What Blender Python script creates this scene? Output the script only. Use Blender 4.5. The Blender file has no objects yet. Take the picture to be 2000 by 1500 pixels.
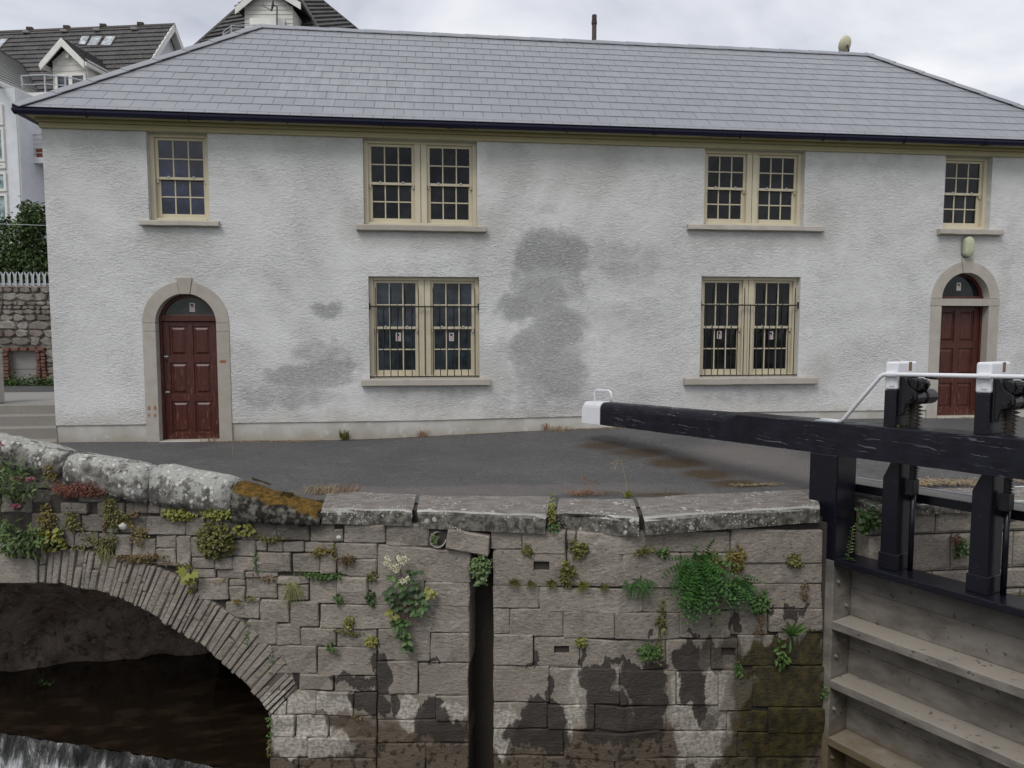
import bpy, bmesh, math, random
from mathutils import Vector, Matrix, noise as mnoise
random.seed(7)
R = math.radians
S = bpy.context.scene
COL = S.collection
# ------------------------------------------------------------ camera, sky, sun, exposure
cam = bpy.data.cameras.new('camera'); camo = bpy.data.objects.new('camera', cam); COL.objects.link(camo)
cam.sensor_width = 36; cam.lens = 36*1390.0/2000; cam.clip_end = 2000; cam.clip_start = .05
camo.location = (0, -12.612, 1.878); camo.rotation_euler = (R(90-4.32), 0, R(-6.52))
S.camera = camo
S.view_settings.view_transform = 'Standard'; S.view_settings.look = 'None'
S.view_settings.exposure = 0.13; S.view_settings.gamma = 1; S.view_settings.use_curve_mapping = False
SUN_EL, SUN_AZ = 52, 215        # sun high behind the camera's left shoulder, veiled by cloud
w = bpy.data.worlds.new('World'); S.world = w; w.use_nodes = True
nt = w.node_tree; nt.nodes.clear()
def wn(t, **k):
    n = nt.nodes.new(t)
    for a, b in k.items(): setattr(n, a, b)
    return n
out = wn('ShaderNodeOutputWorld'); mixs = wn('ShaderNodeMixShader')
sky = wn('ShaderNodeTexSky', sky_type='NISHITA', sun_disc=False, sun_elevation=R(SUN_EL), sun_rotation=R(SUN_AZ))
bg1 = wn('ShaderNodeBackground'); bg1.inputs[1].default_value = .10
bg2 = wn('ShaderNodeBackground'); bg2.inputs[1].default_value = 1.0
tc = wn('ShaderNodeTexCoord'); mp = wn('ShaderNodeMapping'); mp.inputs['Scale'].default_value = (1, 1, 2.2)
mp.inputs['Location'].default_value = (.35, .2, .1)
nz = wn('ShaderNodeTexNoise'); nz.inputs['Scale'].default_value = 2.6; nz.inputs['Detail'].default_value = 7; nz.inputs['Roughness'].default_value = .52; nz.inputs['Distortion'].default_value = .35
rp = wn('ShaderNodeValToRGB')
rp.color_ramp.elements[0].position = .30; rp.color_ramp.elements[0].color = (.44, .465, .55, 1)
rp.color_ramp.elements[1].position = .62; rp.color_ramp.elements[1].color = (.93, .93, .95, 1)
e = rp.color_ramp.elements.new(.46); e.color = (.68, .70, .765, 1)
L = nt.links.new
L(tc.outputs['Generated'], mp.inputs[0]); L(mp.outputs[0], nz.inputs[0]); L(nz.outputs[0], rp.inputs[0]); L(rp.outputs[0], bg2.inputs[0]); L(sky.outputs[0], bg1.inputs[0])
mixs.inputs[0].default_value = .93; L(bg1.outputs[0], mixs.inputs[1]); L(bg2.outputs[0], mixs.inputs[2]); L(mixs.outputs[0], out.inputs[0])
sun = bpy.data.lights.new('sun', 'SUN'); sun.energy = 1.5; sun.angle = R(25); sun.color = (1, .97, .92)
suno = bpy.data.objects.new('sun', sun); COL.objects.link(suno)
suno.rotation_euler = (R(90-SUN_EL), 0, R(180-SUN_AZ)); suno.location = (-6, -20, 25)

# ------------------------------------------------------------ material helpers
class MT:
    def __init__(s, name, base=(.5, .5, .5), rough=.8, spec=.3, metal=0):
        s.m = bpy.data.materials.new(name); s.m.use_nodes = True; s.nt = s.m.node_tree
        s.b = s.nt.nodes['Principled BSDF']
        s.b.inputs['Base Color'].default_value = (*base, 1); s.b.inputs['Roughness'].default_value = rough
        s.b.inputs['Specular IOR Level'].default_value = spec; s.b.inputs['Metallic'].default_value = metal
        s._pos = None
    def n(s, t, ins=None, **k):
        n = s.nt.nodes.new(t)
        for a, b in k.items(): setattr(n, a, b)
        for a, b in (ins or {}).items():
            if hasattr(b, 'is_output'): s.nt.links.new(b, n.inputs[a])
            else: n.inputs[a].default_value = b
        return n
    def pos(s):
        if s._pos is None: s._pos = s.n('ShaderNodeNewGeometry').outputs['Position']
        return s._pos
    def rnd(s): return s.n('ShaderNodeObjectInfo').outputs['Random']
    def isl(s): return s.n('ShaderNodeNewGeometry').outputs['Random Per Island']
    def map(s, sc, vec=None, loc=(0, 0, 0)):
        return s.n('ShaderNodeMapping', {0: vec or s.pos(), 'Scale': sc, 'Location': loc}).outputs[0]
    def noise(s, sc, det=4, vec=None, rough=.55, dist=0, col=False):
        n = s.n('ShaderNodeTexNoise', {'Vector': vec or s.pos(), 'Scale': sc, 'Detail': det, 'Roughness': rough, 'Distortion': dist})
        return n.outputs[1 if col else 0]
    def vor(s, sc, vec=None, feat='F1', rand=1, out=0):
        return s.n('ShaderNodeTexVoronoi', {'Vector': vec or s.pos(), 'Scale': sc, 'Randomness': rand}, feature=feat).outputs[out]
    def math(s, op, a, b=0.0, c=0.0, clamp=False):
        return s.n('ShaderNodeMath', {0: a, 1: b, 2: c}, operation=op, use_clamp=clamp).outputs[0]
    def mr(s, v, a, b, c=0.0, d=1.0, smooth=True):
        return s.n('ShaderNodeMapRange', {0: v, 1: a, 2: b, 3: c, 4: d}, interpolation_type='SMOOTHSTEP' if smooth else 'LINEAR').outputs[0]
    def ramp(s, v, *stops):
        n = s.n('ShaderNodeValToRGB', {0: v}); r = n.color_ramp
        while len(r.elements) < len(stops): r.elements.new(.5)
        for e, (p, c) in zip(r.elements, stops): e.position = p; e.color = (*c, 1) if len(c) == 3 else c
        return n.outputs[0]
    def mix(s, f, a, b, mode='MIX'):
        n = s.n('ShaderNodeMix', data_type='RGBA', blend_type=mode)
        for i, v in ((0, f), (6, a), (7, b)):
            if hasattr(v, 'is_output'): s.nt.links.new(v, n.inputs[i])
            else: n.inputs[i].default_value = (*v, 1) if isinstance(v, tuple) and len(v) == 3 else v
        return n.outputs[2]
    def vmath(s, op, a, b=(0, 0, 0)):
        return s.n('ShaderNodeVectorMath', {0: a, 1: b}, operation=op).outputs[0]
    def col(s, c): s.nt.links.new(c, s.b.inputs['Base Color']); return s
    def rough(s, c): s.nt.links.new(c, s.b.inputs['Roughness']); return s
    def bump(s, h, strength=.5, dist=.01):
        prev = s.b.inputs['Normal'].links[0].from_socket if s.b.inputs['Normal'].links else None
        ins = {'Height': h, 'Strength': strength, 'Distance': dist}
        if prev: ins['Normal'] = prev
        s.nt.links.new(s.n('ShaderNodeBump', ins).outputs[0], s.b.inputs['Normal']); return s
    # soft blobs: list of (a, b, ra, rb[, weight]) in the world plane given by axes, e.g. 'xz'
    def blobs(s, L, axes='xz', vec=None, soft=(1.25, .75)):
        v = vec or s.pos(); tot = None
        for e in L:
            a, b, ra, rb = e[:4]; wgt = e[4] if len(e) > 4 else 1
            c = {'xz': (a, 0, b), 'xy': (a, b, 0)}[axes]; k = {'xz': (1/ra, 0, 1/rb), 'xy': (1/ra, 1/rb, 0)}[axes]
            d = s.vmath('MULTIPLY', s.vmath('SUBTRACT', v, c), k)
            l = s.n('ShaderNodeVectorMath', {0: d}, operation='LENGTH').outputs[1]
            m = s.mr(l, soft[1], soft[0], wgt, 0)
            tot = m if tot is None else s.math('MAXIMUM', tot, m)
        return tot
    def warp(s, sc, amp, det=4):
        n = s.noise(sc, det, col=True)
        d = s.vmath('MULTIPLY', s.vmath('SUBTRACT', n, (.5, .5, .5)), (amp, amp, amp))
        return s.vmath('ADD', s.pos(), d)

# ---- roughcast render with damp patches
def mat_render():
    t = MT('roughcast_render', rough=.92, spec=.15)
    damp = [(2.127, 3.282, 0.611, 0.45, 1), (1.715, 3.142, 0.275, 0.377, 0.85), (2.544, 3.197, 0.335, 0.398, 0.8), (3.103, 3.203, 0.565, 0.309, 0.45), (1.987, 3.995, 0.367, 0.142, 0.4), (1.551, 2.286, 0.423, 0.326, 0.9), (1.992, 2.514, 0.556, 0.454, 0.8), (2.454, 2.653, 0.466, 0.364, 0.6), (1.624, 2.737, 0.275, 0.361, 0.6), (2.272, 1.877, 0.58, 0.514, 0.9), (1.903, 1.466, 0.577, 0.552, 0.85), (2.323, 1.05, 0.564, 0.556, 0.75), (1.812, 0.823, 0.56, 0.37, 0.6), (3.575, 3.026, 0.761, 0.458, 0.55), (3.112, 2.291, 1.142, 1.387, 0.34), (4.247, 2.665, 0.675, 1.208, 0.28), (3.22, 0.997, 1.056, 0.655, 0.34), (2.139, 0.542, 1.421, 0.279, 0.45), (-1.757, 2.23, 0.312, 0.149, 0.8), (-1.875, 1.48, 0.697, 0.231, 0.55), (-2.125, 1.082, 0.87, 0.267, 0.8), (-1.602, 1.257, 0.393, 0.178, 0.8), (-2.478, 0.73, 0.954, 0.267, 0.6), (-1.637, 1.727, 0.104, 0.08, 0.5), (6.254, 0.685, 1.629, 0.212, 0.45), (3.686, 1.831, 0.865, 1.12, 0.18), (1.26, 3.182, 0.455, 1.078, 0.18), (-0.016, 0.75, 1.181, 0.182, 0.4)]
    v = t.warp(3.4, .42, 7)
    crv = t.noise(15, 6, t.map((1, 1, 2.1)), .66, .9)
    d = t.math('MULTIPLY', t.blobs(damp, 'xz', v, (1.5, .45)), 1.0)
    d = t.math('MULTIPLY', t.mr(t.math('ADD', d, t.math('MULTIPLY', t.math('SUBTRACT', t.noise(3.6, 8, None, .68), .5), 1.1)), .20, .72), t.math('MINIMUM', t.math('ADD', t.math('MULTIPLY', d, .8), .25), 1))
    n1 = t.noise(.9, 5); n2 = t.noise(7, 4)
    base = t.mix(t.mr(n1, .3, .7), (.66, .66, .655), (.59, .59, .585))
    base = t.mix(t.mr(n2, .45, .75, 0, .25), base, (.50, .49, .46))
    base = t.mix(t.mr(t.noise(1.7, 6, None, .6), .48, .68, 0, .45), base, (.47, .47, .455))
    # grime streaks below sills and under the eave
    st = [(-4.328, 3.37, 0.575, 0.152, 0.5), (-0.169, 3.429, 1.069, 0.176, 0.5), (5.878, 3.514, 1.29, 0.167, 0.45), (10.157, 3.478, 0.744, 0.289, 0.45), (-0.106, 0.705, 1.179, 0.273, 0.5), (5.854, 0.69, 1.413, 0.249, 0.5), (0.99, 3.711, 0.361, 0.355, 0.5), (-1.3, 3.673, 0.259, 0.347, 0.35), (7.259, 3.814, 0.352, 0.468, 0.4), (1.074, 0.967, 0.367, 0.459, 0.5), (7.254, 1.062, 0.307, 0.387, 0.5), (10.945, 2.711, 0.151, 0.588, 0.3), (1.441, 4.69, 0.543, 0.352, 0.35), (2.81, 4.724, 0.837, 0.445, 0.35)]
    g = t.blobs(st, 'xz', t.warp(5, .25, 4), (1.4, .5))
    base = t.mix(t.math('MULTIPLY', g, .75), base, (.36, .345, .31))
    base = t.mix(t.math('MULTIPLY', d, .84), base, t.mix(t.mr(crv, .35, .6), (.215, .215, .215), (.335, .335, .335)))
    z = t.n('ShaderNodeSeparateXYZ', {0: t.pos()}).outputs[2]
    zz = t.math('ADD', z, t.math('MULTIPLY', t.noise(2.5, 4), .3))
    base = t.mix(t.mr(zz, .45, .75, .35, 0), base, (.50, .46, .37))
    base = t.mix(t.mr(crv, .46, .30, 0, .32), base, (.38, .38, .37)); base = t.mix(t.mr(crv, .56, .70, 0, .3), base, (.78, .78, .77))
    t.col(base)
    t.bump(t.noise(3.5, 3), .35, .03)
    t.bump(t.math('MULTIPLY', crv, t.mr(t.noise(.8, 4), .35, .66, .40, 1.05)), 1.0, .038); t.bump(t.noise(75, 3), .4, .006)
    return t.m
def stone_base(t, c1, c2, k=1.0):
    r = t.rnd()
    base = t.mix(r, c1, c2)
    base = t.mix(t.mr(t.noise(4, 5), .35, .7, 0, .6), base, tuple(a*.72 for a in c1))
    base = t.mix(t.mr(t.noise(38, 4), .5, .75, 0, .35), base, tuple(min(1, a*1.5) for a in c2))
    tl = t.noise(23, 6, t.map((.8, .8, 1.75)), .7, .5)
    base = t.mix(t.mr(tl, .48, .32, 0, .72), base, tuple(a*.36 for a in c1))
    base = t.mix(t.mr(tl, .54, .68, 0, .55), base, tuple(min(1, a*1.5) for a in c2))
    return base
LOWER_PALE = [(-1.6, -2.208, 0.313, 0.129), (-1.231, -2.185, 0.337, 0.116), (-1.493, -2.493, 0.397, 0.2), (-1.268, -2.624, 0.395, 0.176, 0.8), (-1.611, -2.677, 0.172, 0.147), (-0.268, -2.182, 0.164, 0.149), (-0.27, -2.325, 0.093, 0.115), (0.179, -2.193, 0.184, 0.091, 0.9), (0.742, -2.315, 0.128, 0.26), (0.688, -2.517, 0.075, 0.17), (1.436, -2.129, 0.114, 0.134), (1.492, -1.821, 0.103, 0.166, 0.6), (1.417, -2.354, 0.031, 0.101), (2.031, -2.131, 0.034, 0.122), (2.551, -1.866, 0.075, 0.202), (2.614, -2.125, 0.164, 0.17), (2.723, -2.364, 0.201, 0.194), (2.992, -2.482, 0.204, 0.265), (2.979, -1.94, 0.143, 0.205, 0.75), (2.847, -2.636, 0.299, 0.173, 0.9), (3.396, -2.33, 0.03, 0.07)]
WET = [(-0.539, -1.827, 0.083, 0.24), (-0.608, -1.66, 0.077, 0.102), (-0.861, -1.903, 0.277, 0.069), (-0.725, -2.096, 0.189, 0.127), (-0.599, -2.203, 0.122, 0.138), (-0.422, -2.191, 0.055, 0.126), (-0.011, -2.165, 0.12, 0.125), (-0.028, -2.28, 0.196, 0.206), (0.177, -2.421, 0.195, 0.149), (1.205, -1.827, 0.037, 0.122), (1.17, -2.063, 0.188, 0.123), (1.139, -2.204, 0.22, 0.191), (1.087, -2.404, 0.346, 0.169), (1.682, -1.754, 0.195, 0.165), (1.71, -1.973, 0.134, 0.166), (1.814, -2.105, 0.25, 0.222), (2.167, -1.769, 0.262, 0.2), (2.244, -2.011, 0.195, 0.224), (2.214, -2.275, 0.195, 0.191), (1.867, -2.295, 0.336, 0.144), (2.649, -1.568, 0.151, 0.168), (2.911, -1.566, 0.177, 0.18, 0.75), (2.713, -1.855, 0.141, 0.248), (2.806, -2.091, 0.083, 0.227), (2.946, -2.317, 0.119, 0.08, 0.7), (3.23, -1.286, 0.054, 0.124), (3.029, -1.566, 0.299, 0.17, 0.6), (1.536, -1.515, 0.026, 0.11), (1.901, -1.588, 0.224, 0.038), (2.204, -1.63, 0.251, 0.044), (1.074, -1.54, 0.026, 0.1), (1.032, -1.626, 0.052, 0.028), (0.02, -1.643, 0.076, 0.028), (3.152, -1.263, 0.03, 0.068), (2.732, -1.342, 0.07, 0.028), (3.615, -1.065, 0.055, 0.045), (3.88, -1.143, 0.099, 0.046), (4.017, -1.143, 0.062, 0.058), (3.864, -1.199, 0.087, 0.057), (2.243, -1.237, 0.023, 0.044)]
MOSS = [(3.839, -2.352, 0.57, 0.649), (3.976, -1.785, 0.347, 0.35), (3.603, -1.69, 0.371, 0.207), (3.43, -2.017, 0.245, 0.347, 0.7), (4.154, -1.513, 0.139, 0.116), (3.722, -1.587, 0.248, 0.115), (3.324, -2.581, 0.245, 0.35, 0.6), (3.057, -1.479, 0.239, 0.113, 0.35)]
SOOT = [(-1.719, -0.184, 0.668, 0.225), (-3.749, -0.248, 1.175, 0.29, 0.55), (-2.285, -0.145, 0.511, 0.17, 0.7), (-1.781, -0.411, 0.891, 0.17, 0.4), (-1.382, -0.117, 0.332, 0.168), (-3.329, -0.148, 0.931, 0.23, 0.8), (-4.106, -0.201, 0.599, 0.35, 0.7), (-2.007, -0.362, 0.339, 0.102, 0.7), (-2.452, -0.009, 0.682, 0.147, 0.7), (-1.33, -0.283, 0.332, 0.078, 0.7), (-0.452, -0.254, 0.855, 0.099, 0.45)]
def mat_stone():
    t = MT('dressed_limestone', rough=.9, spec=.2)
    base = stone_base(t, (.295, .260, .222), (.342, .305, .264))
    z = t.n('ShaderNodeSeparateXYZ', {0: t.pos()}).outputs[2]
    v = t.vmath('ADD', t.warp(5.5, .17, 5), t.vmath('SUBTRACT', t.warp(28, .05, 4), t.pos())); v2 = t.warp(2.2, .5, 6)
    dz = t.math('MULTIPLY', t.math('SUBTRACT', t.noise(1, 4, t.map((8, 8, .6)), .6), .5), .42)
    v = t.vmath('ADD', v, t.n('ShaderNodeCombineXYZ', {2: dz}).outputs[0])
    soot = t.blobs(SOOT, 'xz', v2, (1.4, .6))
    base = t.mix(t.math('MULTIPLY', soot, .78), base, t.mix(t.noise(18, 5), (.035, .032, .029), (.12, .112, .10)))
    zn = t.math('ADD', z, t.math('MULTIPLY', t.math('SUBTRACT', t.noise(2.6, 5), .5), .55))
    band = t.mr(zn, -2.18, -2.36)
    brown = t.mix(t.noise(9, 5), (.085, .062, .042), (.15, .115, .082))
    pre = t.mr(zn, -1.35, -2.1)
    base = t.mix(t.math('MULTIPLY', pre, .45), base, (.30, .265, .225))
    base = t.mix(t.math('MULTIPLY', band, .86), base, brown)
    spots = t.math('MULTIPLY', t.mr(t.noise(14, 5), .53, .60), t.mr(zn, -2.3, -2.5))
    base = t.mix(t.math('MULTIPLY', spots, .75), base, (.03, .026, .02))
    pale = t.blobs(LOWER_PALE, 'xz', v, (1.12, .86))
    base = t.mix(t.math('MULTIPLY', pale, .85), base, t.mix(t.mr(t.noise(26, 5), .35, .65), (.34, .31, .265), (.62, .58, .52)))
    wet = t.blobs(WET, 'xz', v, (1.08, .94))
    base = t.mix(t.math('MULTIPLY', wet, .9), base, t.mix(t.noise(6, 5), (.030, .026, .024), (.07, .058, .05)))
    moss = t.blobs(MOSS, 'xz', v, (1.15, .85))
    mc = t.mix(t.mr(t.noise(11, 6), .35, .7), (.028, .024, .014), (.085, .066, .018))
    mc = t.mix(t.mr(t.noise(26, 4), .55, .7, 0, .7), mc, (.05, .055, .016))
    base = t.mix(t.math('MULTIPLY', moss, .93), base, mc)
    lich = t.mr(t.vor(9, t.warp(7, .1)), .16, .12, 0, 1)
    base = t.mix(t.math('MULTIPLY', t.math('MULTIPLY', lich, t.mr(z, -.75, -.3)), .35), base, (.30, .29, .25))
    t.col(base)
    t.rough(t.mix(t.math('MAXIMUM', wet, t.math('MULTIPLY', moss, .5)), (.92, .92, .92), (.55, .55, .55)))
    t.bump(t.noise(9, 5), .45, .025)
    t.bump(t.noise(23, 6, t.map((.8, .8, 1.75)), .7, .5), .95, .022)
    return t.m
def mat_coping():
    t = MT('weathered_coping_stone', rough=.92, spec=.2)
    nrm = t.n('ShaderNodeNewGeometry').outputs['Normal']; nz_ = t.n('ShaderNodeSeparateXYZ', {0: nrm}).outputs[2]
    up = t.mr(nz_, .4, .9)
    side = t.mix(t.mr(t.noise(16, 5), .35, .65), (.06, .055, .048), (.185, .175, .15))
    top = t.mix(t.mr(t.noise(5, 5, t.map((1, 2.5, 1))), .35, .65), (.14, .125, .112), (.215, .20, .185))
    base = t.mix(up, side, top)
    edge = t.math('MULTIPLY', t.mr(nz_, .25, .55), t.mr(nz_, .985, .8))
    base = t.mix(t.math('MULTIPLY', edge, .7), base, (.5, .5, .47))  # pale lichen and lit top edge, both painted along the arris
    l1 = t.math('MULTIPLY', t.mr(t.vor(9, t.warp(12, .06)), .26, .20), t.mr(t.noise(2.6, 2), .5, .58))
    l2 = t.math('MULTIPLY', t.mr(t.vor(30, t.warp(20, .03)), .32, .24), t.mr(t.noise(4, 3), .46, .58))
    lich = t.math('MAXIMUM', l1, l2)
    base = t.mix(t.math('MULTIPLY', lich, .85), base, (.47, .47, .43))
    dk = t.mr(t.noise(70, 3), .60, .68)
    base = t.mix(t.math('MULTIPLY', dk, .6), base, (.03, .03, .027))
    t.col(base)
    t.bump(t.noise(8, 4), .4, .02); t.bump(t.noise(60, 5), .7, .009); t.bump(lich, .3, .004)
    return t.m
def mat_parapet():
    t = MT('lichen_covered_stone', rough=.93, spec=.2)
    nrm = t.n('ShaderNodeNewGeometry').outputs['Normal']; nz_ = t.n('ShaderNodeSeparateXYZ', {0: nrm}).outputs[2]
    base = t.mix(t.mr(t.noise(11, 6), .35, .68), (.075, .07, .063), (.20, .19, .172))
    x = t.n('ShaderNodeSeparateXYZ', {0: t.pos()}).outputs[0]
    big = t.math('ADD', t.noise(8.5, 6, None, .66), t.math('MULTIPLY', t.mr(x, -4.5, -2.0), .10))
    cover = t.mr(t.math('ADD', big, t.math('MULTIPLY', nz_, .17)), .56, .68)
    base = t.mix(t.math('MULTIPLY', cover, .72), base, t.mix(t.noise(40, 4), (.26, .26, .24), (.54, .54, .51)))
    l1 = t.math('MULTIPLY', t.mr(t.vor(13, t.warp(12, .05)), .30, .22), t.mr(t.noise(3.1, 2), .42, .52))
    base = t.mix(t.math('MULTIPLY', l1, .85), base, (.52, .53, .50))
    base = t.mix(t.math('MULTIPLY', t.mr(t.noise(55, 3), .58, .66), .6), base, (.035, .033, .03))
    t.col(base); t.bump(t.noise(7, 5), .5, .03); t.bump(t.noise(45, 5), .8, .012)
    return t.m
def mat_mossy():
    t = MT('mossy_stone', rough=.95, spec=.1)
    nrm = t.n('ShaderNodeNewGeometry').outputs['Normal']; nz_ = t.n('ShaderNodeSeparateXYZ', {0: nrm}).outputs[2]
    st = t.mix(t.mr(t.noise(13, 6), .4, .65), (.022, .02, .017), (.16, .15, .13))
    ms = t.mix(t.mr(t.noise(18, 5), .35, .65), (.06, .038, .012), (.15, .088, .022))
    t.col(t.mix(t.mr(t.math('ADD', nz_, t.math('MULTIPLY', t.noise(9, 4), .5)), .72, .95), st, ms))
    t.bump(t.noise(30, 5), .9, .02)
    return t.m
def mat_asphalt():
    t = MT('asphalt', rough=.9, spec=.2)
    base = t.mix(t.mr(t.noise(.8, 5), .3, .7), (.078, .077, .078), (.112, .108, .106))
    base = t.mix(t.mr(t.noise(30, 5, None, .75), .34, .60), (.062, .061, .062), base)
    base = t.mix(t.mr(t.vor(1.1, t.warp(3, .25), 'DISTANCE_TO_EDGE'), .010, .004, 0, .5), base, (.04, .038, .036))
    base = t.mix(t.mr(t.noise(2.6, 6, None, .65), .54, .70, 0, .35), base, (.14, .136, .132))
    base = t.mix(t.mr(t.noise(75, 2), .63, .70, 0, .9), base, (.30, .29, .27))
    v = t.warp(2.2, .6, 6)
    dry = t.blobs([(4.454, -2.904, 0.88, 0.93, 0.7), (4.741, -3.69, 0.816, 1.11, 0.6), (0.945, -4.341, 1.81, 0.28, 0.5), (-0.857, -4.217, 0.717, 0.224, 0.5)], 'xy', v, (1.4, .5))
    base = t.mix(t.math('MULTIPLY', dry, .6), base, (.19, .165, .15))
    mo = t.blobs([(2.708, -1.727, 0.401, 0.342, 0.9), (3.109, -2.328, 0.458, 0.352, 0.9), (3.406, -3.061, 0.428, 0.345, 1), (3.607, -3.766, 0.366, 0.297, 1), (3.746, -4.318, 0.377, 0.233, 1), (2.661, -4.829, 0.408, 0.125, 0.8), (1.868, -4.635, 0.354, 0.104, 0.6)], 'xy', t.warp(5, .35, 5), (1.3, .5))
    base = t.mix(t.math('MULTIPLY', mo, .85), base, t.mix(t.noise(12, 4), (.032, .022, .012), (.085, .055, .025)))
    t.col(base); t.rough(t.mr(t.noise(1.6, 4), .35, .7, .72, .95))
    t.bump(t.noise(160, 3), .5, .005); t.bump(t.noise(6, 3), .2, .01)
    return t.m
def mat_slate():
    t = MT('fibre_slate', rough=.36, spec=.6)
    base = t.mix(t.rnd(), (.200, .208, .232), (.226, .234, .258))
    base = t.mix(t.mr(t.noise(5, 4, t.map((1, .35, .35))), .35, .7, 0, .3), base, (.25, .25, .272))
    pz = t.blobs([(-1.508, 6.433, 1.629, 0.587, 0.9), (-0.316, 6.186, 0.784, 0.767, 0.6), (-2.342, 6.605, 0.501, 0.249, 0.6)], 'xz', t.warp(1.2, 1.2, 5), (1.6, .2))  # pale weathering streaks and bright cloud sheen, painted into the slate colour
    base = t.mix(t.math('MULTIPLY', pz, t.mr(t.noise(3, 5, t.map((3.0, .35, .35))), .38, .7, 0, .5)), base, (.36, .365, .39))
    t.col(base); t.rough(t.mr(t.noise(3, 5), .3, .7, .26, .46)); t.bump(t.noise(40, 3), .08, .003)
    return t.m
def paint(name, c, rough=.45, wear=None, amount=.3, bs=.15):
    t = MT(name, c, rough, .4)
    b = t.mix(t.mr(t.noise(3, 4), .3, .7, 0, .5), c, tuple(a*.82 for a in c))
    if wear: b = t.mix(t.mr(t.noise(30, 5), .60, .70, 0, amount), b, wear)
    t.col(b); t.bump(t.noise(40, 3), bs, .003)
    return t.m
def mat_beam():
    t = MT('cracked_black_paint', rough=.4, spec=.3)
    ang = -1.151
    rot = t.n('ShaderNodeMapping', {0: t.pos(), 'Rotation': (0, 0, -ang)}).outputs[0]
    st = t.vmath('ADD', t.map((1.2, 8, 30), rot), t.vmath('MULTIPLY', t.noise(3.5, 4, col=True), (1.1, 1.1, 2.6)))
    crk = t.math('MULTIPLY', t.mr(t.noise(1.6, 4, st, .6), .60, .66), t.mr(t.noise(1.3, 3), .44, .56))
    base = t.mix(t.mr(t.noise(6, 4), .3, .7), (.0055, .0055, .010), (.011, .011, .019))
    t.col(t.mix(t.math('MULTIPLY', crk, .42), base, (.24, .24, .28)))
    t.rough(t.mr(t.noise(5, 4), .3, .7, .3, .5)); t.bump(t.noise(1.2, 5, st), .35, .006); t.bump(crk, .4, .004)
    return t.m
def mat_door():
    t = MT('worn_red_brown_timber', rough=.38, spec=.4)
    gr = t.noise(3, 5, t.map((14, 14, 1.2)))
    base = t.mix(t.mr(gr, .3, .7), (.050, .012, .0095), (.082, .023, .015))
    z = t.n('ShaderNodeSeparateXYZ', {0: t.pos()}).outputs[2]
    wear = t.math('MULTIPLY', t.mr(t.noise(9, 5, t.map((3, 3, .7))), .56, .70), t.mr(z, 1.7, .3, .25, 1))
    t.col(t.mix(t.math('MULTIPLY', wear, .6), base, (.24, .11, .065))); t.bump(gr, .15, .003)
    return t.m
def mat_surround():
    t = MT('granite_surround', rough=.85, spec=.25)
    base = t.mix(t.rnd(), (.37, .34, .295), (.44, .41, .365))
    base = t.mix(t.mr(t.noise(5, 5), .35, .75, 0, .5), base, (.30, .27, .23))
    base = t.mix(t.mr(t.noise(120, 2), .58, .7, 0, .5), base, (.12, .11, .10))
    rust = t.blobs([(-3.515, 1.346, 0.059, 0.026, 0.9), (-4.74, 0.563, 0.025, 0.044, 0.8), (-4.641, 0.562, 0.025, 0.044, 0.8), (-4.744, 0.441, 0.025, 0.035, 0.7), (-4.645, 0.439, 0.025, 0.035, 0.7), (10.61, 1.592, 0.032, 0.02, 0.6)], 'xz', t.warp(30, .03), (1.4, .5))
    t.col(t.mix(rust, base, (.22, .085, .025))); t.bump(t.noise(90, 4), .4, .004); t.bump(t.noise(9, 4), .25, .01)
    return t.m
def mat_glass(name, c, rough=.03, spec=.5, wob=.05):
    t = MT(name, c, rough, spec)
    t.col(t.mix(t.mr(t.noise(3.4, 5, None, .65), .35, .7), tuple(a*.5 for a in c), tuple(a*2.2 for a in c))); t.bump(t.noise(5, 2), wob, .02)  # blotchy base colour stands in for trees reflected in the panes
    return t.m
def leafm(name, a, b, c, rough=.55):
    t = MT(name, a, rough, .35); r = t.isl()
    base = t.ramp(r, (0, a), (.5, b), (1, c))
    t.col(t.mix(t.mr(t.noise(6, 3), .3, .7, 0, .35), base, tuple(x*.55 for x in a)))
    t.b.inputs['Transmission Weight'].default_value = 0
    return t.m
M = {}
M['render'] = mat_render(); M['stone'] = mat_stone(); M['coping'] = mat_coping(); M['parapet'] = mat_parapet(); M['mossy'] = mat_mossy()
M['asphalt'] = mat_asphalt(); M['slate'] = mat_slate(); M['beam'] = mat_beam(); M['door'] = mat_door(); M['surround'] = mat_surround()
M['cream'] = paint('cream_paint', (.58, .52, .385), .45, (.42, .38, .29), .3)
M['cream_board'] = paint('cream_board_paint', (.44, .385, .235), .5, (.2, .18, .11), .35)
M['navy'] = paint('navy_gutter_paint', (.012, .011, .038), .32)
M['white'] = paint('white_gloss_paint', (.74, .75, .78), .35, (.5, .48, .44), .25)
M['black'] = paint('black_gloss_paint', (.0065, .0065, .012), .30, (.05, .05, .06), .35)
M['iron'] = paint('greased_black_iron', (.010, .010, .012), .38, (.06, .035, .02), .4, .4)
M['rack'] = paint('worn_steel_rack', (.028, .022, .018), .35, (.16, .12, .09), .5)
M['bar'] = paint('dark_iron_bar', (.018, .016, .017), .55)
M['glass_dark'] = mat_glass('dark_window_glass', (.007, .008, .009), .03, .26)
M['glass_blue'] = mat_glass('blue_reflecting_glass', (.016, .021, .044), .03, .45)  # blue-grey sky reflection put into the base colour
M['glass_board'] = mat_glass('boarded_window_glass', (.019, .026, .034), .06, .3)
M['glass_green'] = mat_glass('green_fanlight_glass', (.014, .021, .017), .05, .3)
M['notice'] = paint('white_notice', (.62, .58, .56), .5); M['notice_black'] = paint('notice_print', (.02, .02, .02), .5); M['notice_red'] = paint('notice_red_print', (.4, .12, .12), .5)
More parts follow.
